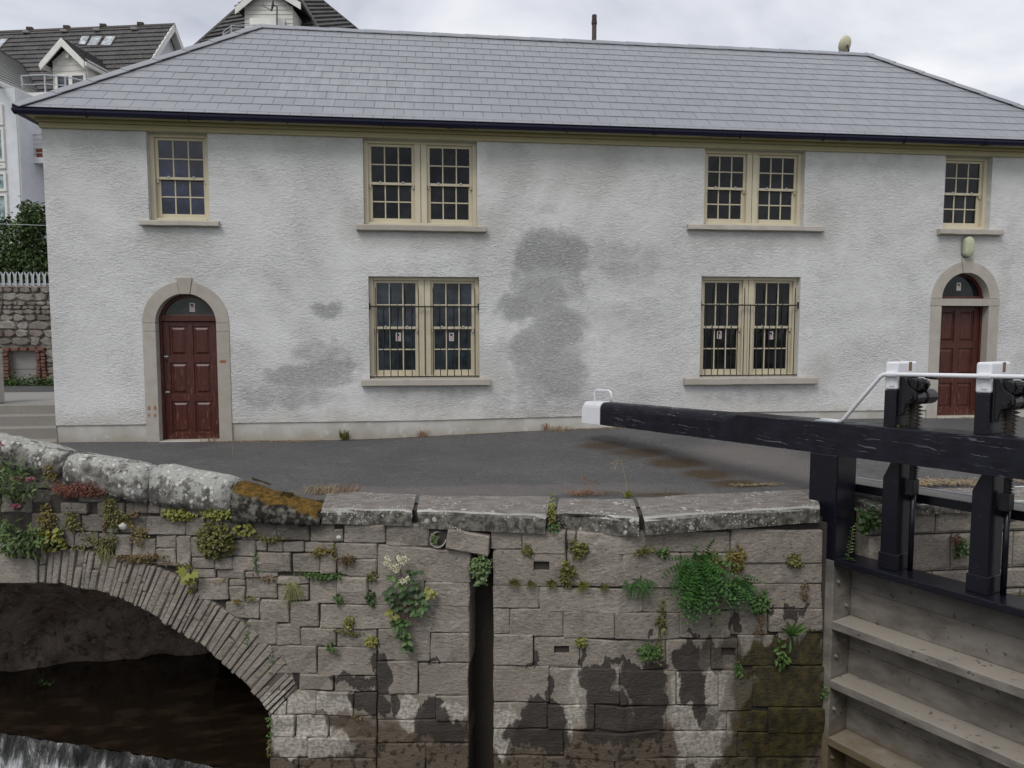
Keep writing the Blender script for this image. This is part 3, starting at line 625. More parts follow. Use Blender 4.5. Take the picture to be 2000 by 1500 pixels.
# ------------------------------------------------------------ the bridge
bridge = thing('stone_bridge', 'old stone arch bridge with lichen covered parapet left of the quay wall', 'bridge', tuple(wp(-2.5, -4.3, 0)))
BS = [(-0.123, -0.383, 0.144, -0.374, 0.148, -0.174, -0.119, -0.182), (0.155, -0.374, 0.246, -0.371, 0.248, -0.237, 0.158, -0.24), (0.263, -0.381, 0.706, -0.366, 0.708, -0.167, 0.266, -0.181), (-2.99, -0.154, -2.67, -0.145, -2.664, -0.035, -2.984, -0.044), (-2.555, -0.176, -2.256, -0.167, -2.25, -0.024, -2.548, -0.032), (-2.244, -0.167, -2.147, -0.164, -2.141, -0.026, -2.238, -0.029), (-2.134, -0.135, -1.977, -0.13, -1.972, -0.01, -2.129, -0.015), (-1.965, -0.13, -1.821, -0.126, -1.817, -0.006, -1.96, -0.01), (-1.81, -0.154, -1.299, -0.139, -1.295, -0.009, -1.805, -0.023), (-1.288, -0.15, -0.889, -0.138, -0.886, -0.025, -1.284, -0.037), (-3.375, -0.364, -3.075, -0.355, -3.065, -0.168, -3.364, -0.177), (-3.063, -0.354, -2.784, -0.345, -2.775, -0.16, -3.053, -0.168), (-2.772, -0.357, -2.477, -0.347, -2.469, -0.162, -2.763, -0.171), (-2.466, -0.358, -2.325, -0.354, -2.318, -0.181, -2.458, -0.185), (-2.314, -0.365, -2.005, -0.355, -1.997, -0.171, -2.305, -0.18), (-1.993, -0.366, -1.532, -0.351, -1.525, -0.157, -1.985, -0.171), (-1.52, -0.362, -1.307, -0.355, -1.3, -0.15, -1.513, -0.157), (-1.296, -0.389, -0.897, -0.375, -0.89, -0.149, -1.288, -0.161), (-0.885, -0.392, -0.49, -0.379, -0.484, -0.137, -0.878, -0.149), (-0.479, -0.384, -0.135, -0.372, -0.129, -0.115, -0.472, -0.126), (-3.195, -0.511, -3.008, -0.504, -3.001, -0.364, -3.188, -0.37), (-2.998, -0.539, -2.861, -0.534, -2.852, -0.359, -2.989, -0.364), (-2.849, -0.534, -2.577, -0.524, -2.57, -0.362, -2.841, -0.37), (-2.567, -0.559, -2.383, -0.552, -2.375, -0.367, -2.558, -0.373), (-2.374, -0.622, -2.191, -0.615, -2.181, -0.378, -2.363, -0.384), (-2.179, -0.626, -1.907, -0.616, -1.899, -0.415, -2.171, -0.424), (-1.885, -0.512, -1.651, -0.504, -1.646, -0.372, -1.879, -0.379), (-1.881, -0.708, -1.652, -0.699, -1.645, -0.515, -1.873, -0.523), (-1.641, -0.71, -1.485, -0.704, -1.473, -0.372, -1.628, -0.377), (-1.47, -0.6, -1.067, -0.586, -1.06, -0.37, -1.462, -0.383), (-1.055, -0.574, -0.739, -0.562, -0.734, -0.393, -1.05, -0.403), (-1.474, -0.727, -1.213, -0.717, -1.209, -0.602, -1.47, -0.612), (-0.726, -0.505, -0.609, -0.501, -0.607, -0.4, -0.723, -0.403), (-0.598, -0.512, -0.425, -0.506, -0.422, -0.393, -0.595, -0.399), (-0.419, -0.506, -0.195, -0.498, -0.192, -0.397, -0.416, -0.404), (-0.183, -0.503, 0.147, -0.491, 0.149, -0.391, -0.181, -0.402), (0.157, -0.558, 0.619, -0.541, 0.622, -0.38, 0.161, -0.396), (-1.201, -0.728, -1.013, -0.721, -1.009, -0.595, -1.197, -0.602), (-1.001, -0.732, -0.732, -0.721, -0.728, -0.573, -0.997, -0.583), (-0.721, -0.738, -0.344, -0.723, -0.338, -0.514, -0.715, -0.528), (-0.326, -0.734, -0.017, -0.722, -0.012, -0.514, -0.321, -0.525), (-0.005, -0.721, 0.16, -0.715, 0.164, -0.507, -0.001, -0.513), (0.171, -0.742, 0.284, -0.738, 0.287, -0.57, 0.174, -0.574), (0.29, -0.749, 0.611, -0.736, 0.614, -0.552, 0.293, -0.564), (-1.621, -0.836, -1.502, -0.831, -1.498, -0.716, -1.617, -0.721), (-1.49, -0.837, -1.216, -0.826, -1.213, -0.728, -1.486, -0.739), (-1.193, -0.836, -0.863, -0.823, -0.86, -0.726, -1.19, -0.739), (-0.851, -0.8, -0.501, -0.786, -0.5, -0.729, -0.849, -0.743), (-1.495, -0.97, -1.417, -0.966, -1.413, -0.845, -1.49, -0.848), (-1.409, -1.076, -1.07, -1.061, -1.063, -0.831, -1.401, -0.845), (-1.053, -1.077, -0.871, -1.069, -0.866, -0.909, -1.048, -0.916), (-1.048, -0.905, -0.865, -0.897, -0.864, -0.835, -1.046, -0.842), (-0.858, -1.035, -0.507, -1.019, -0.502, -0.803, -0.851, -0.817), (-0.491, -0.859, -0.145, -0.845, -0.144, -0.777, -0.49, -0.791), (-0.496, -1.042, -0.149, -1.027, -0.145, -0.857, -0.492, -0.871), (-0.138, -1.06, 0.171, -1.047, 0.176, -0.765, -0.132, -0.777), (0.182, -1.057, 0.511, -1.043, 0.515, -0.751, 0.187, -0.764), (0.522, -1.054, 1.125, -1.027, 1.128, -0.738, 0.526, -0.762), (-1.101, -1.281, -0.712, -1.263, -0.707, -1.074, -1.095, -1.091), (-0.859, -1.075, -0.707, -1.068, -0.706, -1.039, -0.858, -1.046), (-0.701, -1.303, -0.375, -1.287, -0.369, -1.036, -0.694, -1.05), (-0.358, -1.332, -0.046, -1.318, -0.041, -1.045, -0.352, -1.058), (-0.024, -1.339, 0.771, -1.301, 0.775, -1.042, -0.018, -1.078), (-0.849, -1.552, -0.521, -1.536, -0.514, -1.271, -0.842, -1.286), (-0.515, -1.547, -0.259, -1.534, -0.254, -1.305, -0.509, -1.317), (-0.248, -1.55, 0.144, -1.53, 0.148, -1.331, -0.243, -1.35), (0.155, -1.541, 0.599, -1.518, 0.602, -1.32, 0.159, -1.342), (-0.588, -1.875, -0.081, -1.846, -0.074, -1.536, -0.58, -1.562), (-0.064, -1.868, 0.595, -1.831, 0.599, -1.524, -0.057, -1.558), (-0.277, -2.042, 0.106, -2.02, 0.109, -1.847, -0.273, -1.868), (0.123, -2.042, 0.592, -2.014, 0.595, -1.843, 0.126, -1.869), (-0.424, -2.33, -0.091, -2.31, -0.085, -2.043, -0.417, -2.062), (-0.085, -2.321, 0.331, -2.295, 0.335, -2.029, -0.079, -2.054), (0.342, -2.294, 0.588, -2.278, 0.592, -2.026, 0.347, -2.04), (-0.613, -2.589, -0.342, -2.571, -0.336, -2.337, -0.607, -2.354), (-0.33, -2.582, 0.037, -2.557, 0.042, -2.319, -0.325, -2.342), (0.049, -2.58, 0.584, -2.544, 0.588, -2.29, 0.054, -2.324), (-0.595, -2.341, -0.436, -2.331, -0.432, -2.191, -0.456, -2.204), (-0.625, -2.826, -0.201, -2.796, -0.196, -2.573, -0.619, -2.601), (-0.189, -2.807, 0.581, -2.753, 0.584, -2.532, -0.184, -2.584), (-0.638, -3.075, -0.312, -3.051, -0.307, -2.815, -0.632, -2.838), (-0.3, -3.051, 0.578, -2.986, 0.581, -2.765, -0.295, -2.826), (-0.645, -3.344, 0.081, -3.288, 0.086, -3.034, -0.638, -3.087), (0.093, -3.287, 0.574, -3.25, 0.578, -2.998, 0.098, -3.033)]
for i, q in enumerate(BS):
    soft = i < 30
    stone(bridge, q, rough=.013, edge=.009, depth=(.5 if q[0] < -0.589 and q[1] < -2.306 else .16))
zc = -3.316
for k in range(5):
    a, b, c = -0.619, 0.042, 0.588
    b += random.uniform(-.15, .15)
    stone(bridge, (a, zc-.27, b-.01, zc-.27, b-.01, zc-.01, a, zc-.01), depth=.5); stone(bridge, (b, zc-.27, c, zc-.27, c, zc-.01, b, zc-.01), depth=.3)
    zc -= .27
# arch ring
INTR = [(-3.301, -0.956), (-3.032, -0.963), (-2.786, -1.006), (-2.449, -1.068), (-2.238, -1.141), (-1.999, -1.253), (-1.822, -1.356), (-1.645, -1.464), (-1.35, -1.624), (-1.118, -1.822), (-0.887, -2.025), (-0.715, -2.214), (-0.618, -2.349)]
EXTR = [(-3.263, -0.607), (-2.887, -0.558), (-2.519, -0.592), (-2.217, -0.662), (-1.917, -0.721), (-1.651, -0.82), (-1.476, -0.946), (-1.272, -1.075), (-1.04, -1.227), (-0.809, -1.36), (-0.58, -1.562), (-0.382, -1.799), (-0.3, -2.026)]
def along(P, u):
    Ls = [0]
    for a, b in zip(P, P[1:]): Ls.append(Ls[-1]+math.dist(a, b))
    t = u*Ls[-1]
    for i in range(len(P)-1):
        if t <= Ls[i+1]+1e-9:
            k = (t-Ls[i])/(Ls[i+1]-Ls[i]); return [P[i][j]*(1-k)+P[i+1][j]*k for j in (0, 1)]
    return list(P[-1])
NV = 46; us = [0]
rr = random.Random(5)
for i in range(NV): us.append(us[-1]+rr.uniform(.65, 1.35))
us = [u/us[-1] for u in us]
cs = -3.535
def voussoir(q, **k): return stone(bridge, q, name='voussoir', rough=.010, edge=.006, grow=0, **k)
for side in (1, -1):
    for i in range(NV):
        if side == -1 and i > 17: continue
        a, b = us[i], us[i+1]; g = .0016
        i0, i1, e0, e1 = along(INTR, a+g), along(INTR, b-g), along(EXTR, a+g), along(EXTR, b-g)
        if side == -1: i0, i1, e0, e1 = [[2*cs-p[0], p[1]] for p in (i1, i0, e1, e0)]
        if i > NV-2: e1 = [e1[0]-.02, e1[1]]
        jit = rr.uniform(-.012, .012)
        i0 = [i0[0], i0[1]+jit]; i1 = [i1[0], i1[1]+jit+rr.uniform(-.01, .01)]
        sp = rr.random()
        if sp < .45:
            k = rr.uniform(.35, .68); m0 = [i0[j]*(1-k)+e0[j]*k for j in (0, 1)]; m1 = [i1[j]*(1-k)+e1[j]*k for j in (0, 1)]
            n0 = [m0[j]+(e0[j]-i0[j])*.025 for j in (0, 1)]; n1_ = [m1[j]+(e1[j]-i1[j])*.025 for j in (0, 1)]
            voussoir((*i0, *i1, *m1, *m0), depth=.5, nx=3, nz=3); voussoir((*n0, *n1_, *e1, *e0), depth=.2, nx=3, nz=3)
        else: voussoir((*i0, *i1, *e1, *e0), depth=.5, nx=3, nz=4)
m = MB()
m.add([wp(p[0], p[1], -.05) for p in ((2*cs-INTR[0][0], INTR[0][1]+.02), (INTR[0][0], INTR[0][1]+.02), (EXTR[0][0], EXTR[0][1]), (2*cs-EXTR[0][0], EXTR[0][1]))], [(0, 1, 2, 3)])
for sg in (1, -1):
    for k in range(24):
        P4 = [along(INTR, k/24), along(INTR, (k+1)/24), along(EXTR, (k+1)/24), along(EXTR, k/24)]
        if sg < 0: P4 = [(2*cs-p[0], p[1]) for p in P4]
        P4[0] = (P4[0][0], P4[0][1]+.015); P4[1] = (P4[1][0], P4[1][1]+.015)
        m.add([wp(p[0], p[1], -.016) for p in P4]+[wp(p[0], p[1], -.05) for p in P4], [(0, 1, 2, 3), (0, 4, 5, 1), (2, 6, 7, 3)])
m.build('arch_mortar', M['joint'], bridge, fix=False)
kq = (-3.782, -0.976, -3.307, -0.956, -3.282, -0.49, -3.755, -0.506)
stone(bridge, kq, name='keystone', off=.03, depth=.5)
# carved date
fc = bpy.data.curves.new('carved_number', 'FONT'); fc.body = '836'; fc.size = .23; fc.extrude = .004; fc.space_character = 1.12
fo = bpy.data.objects.new('tmp', fc); COL.objects.link(fo); bpy.context.view_layer.update()
me = bpy.data.meshes.new_from_object(fo.evaluated_get(bpy.context.evaluated_depsgraph_get())); bpy.data.objects.remove(fo)
a0 = (-3.575, -0.677)
ex = Vector((*WD1, 0)); nn = Vector((*WN1, 0))
pb = wp(a0[0], a0[1], .046)
for v in me.vertices: v.co = pb+ex*v.co.x*.82+Vector((0, 0, 1))*v.co.y+nn*v.co.z-wloc(bridge)
me.materials.clear(); me.materials.append(M['dark']); link('carved_number', me, bridge)
# spandrel beyond the frame on the left, and under the parapet
for r_ in range(4):
    s = -3.753; z1 = .28-.25*r_
    while s > -6.2:
        wd = random.uniform(.3, .6)
        if z1-.24 > -.5: stone(bridge, (s-wd, z1-.24, s-.012, z1-.24, s-.012, z1-.01, s-wd, z1-.01))
        s -= wd
for q in [(-3.727, 0.07, -3.35, 0.08, -3.339, 0.283, -3.715, 0.274), (-3.336, 0.109, -2.988, 0.118, -2.979, 0.291, -3.326, 0.283), (-3.741, -0.176, -3.376, -0.166, -3.363, 0.068, -3.727, 0.058), (-3.357, -0.048, -2.997, -0.039, -2.989, 0.1, -3.35, 0.091), (-2.976, 0.118, -2.608, 0.127, -2.599, 0.3, -2.967, 0.291), (-2.984, -0.038, -2.799, -0.033, -2.792, 0.111, -2.977, 0.107), (-2.787, -0.027, -2.31, -0.014, -2.304, 0.124, -2.78, 0.112), (-2.595, 0.128, -2.243, 0.137, -2.237, 0.279, -2.589, 0.271), (-2.237, -0.012, -1.888, -0.002, -1.881, 0.174, -2.23, 0.166), (-1.877, -0.019, -1.295, -0.003, -1.291, 0.099, -1.873, 0.083)]: stone(bridge, q, off=-.02, rough=.02)
# core with the arch cut out
m = MB()
IX = [(2*cs-p[0], p[1]) for p in reversed(INTR)]+[(-3.782, INTR[0][1])]+list(INTR)
for (a, b) in zip(IX, IX[1:]):
    top = lambda s: min(.42, -.06+(-s-.9)*.14) if s < -.9 else -.12
    for (o0, o1) in ((-.04, -.40),):
        za, zb = a[1]+.04, b[1]+.04
        m.hexa([wp(a[0], za, o0), wp(b[0], zb, o0), wp(b[0], zb, o1), wp(a[0], za, o1), wp(a[0], top(a[0]), o0), wp(b[0], top(b[0]), o0), wp(b[0], top(b[0]), o1), wp(a[0], top(a[0]), o1)])
slab(m, INTR[-1][0]+.03, s0b, -4.6, -.1, -.04, -.5)
slab(m, -9.5, IX[0][0], -4.6, .4, -.06, -.5)
m.build('bridge_core', M['dark'], bridge)
# vault behind the ring, sagging down on the far side to the water
def mat_vault():
    t = MT('vault_stone', rough=.9, spec=.2)
    b = t.mix(t.mr(t.noise(2.4, 6), .35, .65), (.15, .122, .10), (.30, .24, .20))
    b = t.mix(t.mr(t.noise(1.1, 3), .5, .7, 0, .6), b, (.26, .155, .115)); t.col(b)
    b2 = t.mix(t.mr(t.noise(7, 6, None, .68), .5, .34, 0, .8), b, (.05, .04, .034)); t.col(t.mix(t.mr(t.noise(13, 5), .55, .72, 0, .6), b2, (.42, .36, .31)))
    t.bump(t.noise(5, 6), .9, .09); t.bump(t.noise(24, 5), .7, .03); return t.m
M['vault'] = mat_vault()
m = MB(); nd = 10
for k in range(nd+1):
    for (s, z) in IX:
        p = wp(s, z, -.42-k*.45); p.x += .03*k
        m.v.append((p.x+.03*fbm(p.x*2, p.y*2, p.z*2), p.y, p.z+.02+.04*fbm(p.x*2, p.y*2, 5)))
n_ = len(IX)
for k in range(nd):
    for i in range(n_-1): a = k*n_+i; m.f.append((a, a+1, a+n_+1, a+n_))
m.build('vault', M['vault'], bridge, smooth=True, fix=False)
m = MB()
# right abutment
p0 = wp(INTR[-1][0], 0, -.3); 
m.box(p0.x+.0, p0.x+.6, p0.y+.2, 2.0, -4.6, INTR[-1][1]+.05)
m.build('abutment', M['vault'], bridge)
m = MB() # rough rock face closing the culvert on the far side
nu, nv = 40, 16
for i in range(nu+1):
    u = i/nu; x = -10.5+u*7.2; y = -1.95+.11*(x+6.2)-.9*max(0, (-6.4-x))*.6
    for j in range(nv+1):
        v = j/nv; z = -3.0-.02+2.2*v
        lean = -1.5*v*v
        low = .09*fbm(x*1.6, 3, 1) if j == 0 else 0
        m.v.append((x+.05*fbm(x*3, z*3, 7), y+lean+.16*fbm(x*1.4, z*1.8, 2)+.05*fbm(x*6, z*6, 9), z+low))
for i in range(nu):
    for j in range(nv): a = i*(nv+1)+j; m.f.append((a, a+nv+1, a+nv+2, a+1))
m.build('culvert_rock', M['vault'], bridge, smooth=True, fix=False)
m = MB(); m.box(-11, -1, 1.9, 2.1, -4.8, -.6); m.box(-11, -1.2, -4.0, 2, -.62, -.5)
m.build('culvert_end', M['void'], bridge)
# parapet copings
def parapet(parent, s0, s1, zt0, zt1, h0, h1, mat, seed, nx=8, back=.44, proud=.05, amp=1):
    m = MB(); sd = seed*7.3; r = random.Random(seed)
    prof = [(.0, -1.0), (-.008, -.8), (.0, -.5), (.022, -.26), (.07, -.09), (.15, -.015), (.24, 0), (.32, -.04), (.40, -.18), (.44, -.5), (.44, -1)]
    n = len(prof)
    for i in range(nx+1):
        u = i/nx; s = s0+(s1-s0)*u; zt = zt0+(zt1-zt0)*u; h = h0+(h1-h0)*u
        e = 1 if i in (0, nx) else 0
        for k, (b, dz) in enumerate(prof):
            p = wp(s, zt+dz*h-(.022*e if 1 < k < 9 else 0), proud-b-(.022*e if k < 5 else 0))
            a = amp*(.012*fbm(p.x*2.2+sd, p.y*2.2, p.z*2.2)+.010*fbm(p.x*6, p.y*6, p.z*6+sd)); p += Vector((.3*a, -a, a))
            if e: p.x += r.uniform(-.012, .012)
            m.v.append(tuple(p))
    for i in range(nx):
        for k in range(n-1): a = i*n+k; m.f.append((a, a+n, a+n+1, a+1))
        m.f.append((i*n+n-1, (i+1)*n+n-1, (i+1)*n, i*n))
    m.f.append(tuple(range(n))); m.f.append(tuple(reversed(range(nx*n, nx*n+n))))
    o = m.build('parapet_stone', mat, parent, smooth=True)
    return o
PZ = [(-3.87, 0.706), (-2.926, 0.534), (-1.911, 0.391), (-1.004, 0.261), (-0.052, 0.001)]
parapet(bridge, -6.2, -4.72, 1.02, .87, .36, .36, M['parapet'], 1)
parapet(bridge, -4.70, PZ[1][0]-.035, .87, PZ[1][1], .42, .27, M['parapet'], 2, 10)
parapet(bridge, PZ[1][0]+.0, PZ[2][0]-.045, PZ[1][1]-.02, PZ[2][1]-.015, .30, .40, M['parapet'], 3)
parapet(bridge, PZ[2][0], PZ[3][0], PZ[2][1]+.01, PZ[3][1], .40, .36, M['parapet'], 4)
o = parapet(bridge, PZ[3][0]+.01, PZ[4][0]+.06, PZ[3][1]-.03, PZ[4][1]-.05, .42, .15, M['mossy'], 5, 16, amp=2.6); o['label'] = 'sloping end stone under orange brown moss'
# ------------------------------------------------------------ chamber wall behind the gate
chamber = thing('chamber_wall', 'stone lock chamber wall seen through the gap of the gate', 'stone wall', (7, -5.5, -4.5))
def cst(x0, x1, z0, z1, dy=0):
    s = KS+(x0-1.9)/WD2.x; 
    m = MB(); r = random.Random(int(x0*100+z0*1000)); nx, nz = 5, 3
    for i in range(nx+1):
        for j in range(nz+1):
            u = (0, .04, .35, .65, .96, 1)[i]; v = (0, .1, .9, 1)[j]; e = i in (0, nx) or j in (0, nz)
            x = x0+(x1-x0)*u; z = z0+(z1-z0)*v
            m.v.append((x, -5.5+dy+(.016 if e else 0)-.02*fbm(x*3, z*3, 1)+r.uniform(-.003, .003), z))
    for i in range(nx):
        for j in range(nz): a = i*(nz+1)+j; m.f.append((a, a+nz+1, a+nz+2, a+1))
    bnd = [i*(nz+1) for i in range(nx+1)]+[nx*(nz+1)+j for j in range(1, nz+1)]+[i*(nz+1)+nz for i in range(nx-1, -1, -1)]+[j for j in range(nz-1, 0, -1)]
    k = len(m.v)
    for a in bnd: v = m.v[a]; m.v.append((v[0], v[1]+.25, v[2]))
    for a in range(len(bnd)): b = (a+1) % len(bnd); m.f.append((bnd[b], bnd[a], k+a, k+b))
    return m.build('stone', M['stone'], chamber, fix=False)
rws = [(-.10, -.36), (-.37, -.78), (-.79, -1.02), (-1.03, -1.4), (-1.41, -1.8)]
for ri, (zt, zb) in enumerate(rws):
    x = 4.74
    while x < 14:
        wd = random.uniform(.55, 1.0); cst(x, x+wd-.012, zb+.008, zt); x += wd
m = MB(); m.box(4.76, 30, -5.42, -5.2, -4.6, -.06); m.build('wall_core', M['dark'], chamber)
m = MB(); m.box(4.05, 5.0, -5.02, -4.7, -4.6, -.03); m.build('quoin_core', M['dark'], chamber)
x = 4.72
while x < 14:
    wd = random.uniform(.9, 1.3)
    coping(chamber, [(x, -5.55, .0), (x+wd-.015, -5.55, .0), (x+wd-.015, -4.95, .01), (x, -4.95, .01)], .12, seed=int(x*10)); x += wd

# ------------------------------------------------------------ water
m = MB(); LIP = [(-5.661, -3.526, -3.0), (-5.246, -3.641, -3.0), (-4.536, -3.897, -3.0), (-3.853, -4.143, -3.0), (-3.072, -4.413, -3.0), (-2.319, -4.691, -3.0), (-1.811, -4.86, -3.0)]
LIP = [(-9.0, LIP[0][1]+.4, -3.0)]+[tuple(p) for p in LIP]
k = len(LIP); m.v = list(LIP)+[(p[0]-.5 if i else -11, 2.2, -3.0) for i, p in enumerate(LIP)]
m.v[-1] = (-1.5, 2.2, -3.0)
m.f = [(i, i+1, k+i+1, k+i) for i in range(k-1)]
tag(m.build('channel_water', M['water'], fix=False), kind='structure')
m = MB(); nx = 120
pts = [along([p[:2] for p in LIP], i/nx) for i in range(nx+1)]
for i, p in enumerate(pts):
    for j in range(9):
        v = j/8; d = .03+(.26+.14*fbm(i*.09, 2, 2))*v**1.3; z = -3.0+.014-.50*v**1.25
        a = .05*fbm(i*.16, v*1.1, 3)+.022*fbm(i*.7, v*1.2, 8)
        m.v.append((p[0]+.12*d, p[1]-d-a*(.3+v), z+a*.6+(.03*fbm(i*.35, 1, 4) if j == 0 else 0)))
for i in range(nx):
    for j in range(8): a = i*9+j; m.f.append((a, a+1, a+10, a+9))
tag(m.build('weir_cascade', M['fall'], smooth=True, fix=False), kind='structure')
m = MB(); nx, ny = 60, 14
for i in range(nx+1):
    for j in range(ny+1):
        x = -10+i*.15; y = -7.2+j*.25
        m.v.append((x, y, -3.47+.05*fbm(x*2, y*2, 1)+.03*fbm(x*6, y*6, 2)))
for i in range(nx):
    for j in range(ny): a = i*(ny+1)+j; m.f.append((a, a+ny+1, a+ny+2, a+1))
tag(m.build('foaming_pool', M['foam'], smooth=True, fix=False), kind='structure')
m = MB(); m.add([(-60, -11.9, -3.52), (6.5, -11.9, -3.52), (6.5, -3.6, -3.52), (-60, -3.6, -3.52)], [(0, 1, 2, 3)])
tag(m.build('canal_water', M['water_chamber'], fix=False), kind='structure')

# ------------------------------------------------------------ the lock gate
GE, GH, GN = Vector((4.332, -5.5, 0)), Vector((.4072, -.9134, 0)), Vector((.9134, .4072, 0))
def gp(t, n, z): return GE+GH*t+GN*n+Vector((0, 0, z+.034*t))
gate = thing('lock_gate', 'black timber lock gate with white tipped balance beam swung across the chamber', 'lock gate', tuple(gp(0, .17, -4.0)))
def gbox(name, t0, t1, n0, n1, z0, z1, mat, bevel=.012, parent=gate, seg=2):
    return MB().box(t0, t1, n0, n1, z0, z1, gp).build(name, mat, parent, bevel, seg=seg)
def gprism(name, poly, n0, n1, mat, bevel=.008, parent=gate): # poly in (t,z)
    m = MB(); a = [gp(t, n0, z) for t, z in poly]; b = [gp(t, n1, z) for t, z in poly]; n = len(poly)
    m.add(a+b, [tuple(range(n)), tuple(reversed(range(n, 2*n)))]+[(i, i+n, (i+1) % n+n, (i+1) % n) for i in range(n)])
    return m.build(name, mat, parent, bevel)
# beam: rounded top for its outer part, then square
def beam(t0, t1, mat, name, rnd0, rnd1, parent=gate, nseg=24, n0=0.0, n1=.34, endround=0):
    m = MB(); N = 12
    for i in range(nseg+1):
        t = t0+(t1-t0)*i/nseg
        r = rnd0+(rnd1-rnd0)*max(0, min(1, (t-t0)/max(.01, (t1-t0))*1.0)) if name == 'beam_tip' else (.11 if t < -1.55 else (.11-(t+1.55)*.098/.12 if t < -1.43 else .012))
        er = 0
        if endround: er = endround*max(0, 1-(t-t0)/endround); er = er*er/endround
        zt = .885-er; zb = .535; pr = []
        for k in range(5): a = math.pi/2*k/4; pr.append((n0+r-r*math.cos(a), zt-r+r*math.sin(a)))
        for k in range(5): a = math.pi/2*k/4; pr.append((n1-r+r*math.sin(a), zt-r+r*math.cos(a)))
        pr += [(n1, zb), (n0, zb)]
        for (n, z) in pr: m.v.append(tuple(gp(t, n, z)+Vector((0, 0, .004*fbm(t*3, n*5, z*5)))))
    for i in range(nseg):
        for k in range(N): a = i*N+k; b = i*N+(k+1) % N; m.f.append((a, a+N, b+N, b))
    m.f += [tuple(range(N)), tuple(reversed(range(nseg*N, nseg*N+N)))]
    return m.build(name, mat, parent)
bo = beam(-4.15, 3.6, M['beam'], 'balance_beam', 0, 0, nseg=70)
tip = beam(-4.63, -4.155, M['white'], 'beam_tip', .09, .09, nseg=10, n0=-.006, n1=.346, endround=.05); tip['label'] = 'white painted end of the balance beam'
tip.parent = bo; tip.location = wloc(gate)-wloc(bo)
m = MB(); m.tube([gp(-4.52, .17, .86), gp(-4.52, .17, 1.02), gp(-4.49, .17, 1.055), gp(-4.45, .17, 1.065), gp(-4.16, .17, 1.065), gp(-4.12, .17, 1.055), gp(-4.09, .17, 1.02), gp(-4.09, .17, .86)], .017, 8)
m.build('handle', M['white'], bo, smooth=True)
gbox('heel_post', -.345, 0, 0, .34, -.62, .538, M['black'], .014)
hp = gbox('heel_post', -.20, .0, .0, .345, -4.0, -.622, M['gatewood'], .01); hp['label'] = 'silt grey lower part of the heel post'
gbox('mitre_post', 3.2, 3.6, 0, .34, -4.0, .534, M['black'], .012)
def rail(zt, th, mat, name, parent=gate, n1=.335, n0=-.012):
    return gbox(name, .004, 3.196, n0, n1, zt-th, zt, mat, .008)
rail(-.590, .072, M['black'], 'top_rail')
for z in (-1.285, -1.948, -2.605, -3.26): rail(z, .092, M['gatewood'], 'rail')
for i, (a, b) in enumerate(zip((-.664, -1.379, -2.042, -2.699), (-1.283, -1.946, -2.603, -3.258))):
    # planks of the skin between two rails
    for k in range(2):
        h_ = (a-b)/2; gbox('plank', .006, 3.194, .305+.004*k, .36, b+k*h_+.0015, b+(k+1)*h_-.0015, M['gatewood'], .004)
BOLTS = [(.07, -.86), (.22, -1.15), (.22, -1.55), (.07, -2.3), (.07, -1.70), (.07, -2.86)]
for (n, z) in BOLTS:
    m = MB(); c = gp(.004, n, z); m.tube([c, c+GH*.012, c+GH*.014, c+GH*.03], .02, 8, rs=[.024, .024, .013, .013]); m.build('bolt', M['gatewood'], gate, smooth=False)
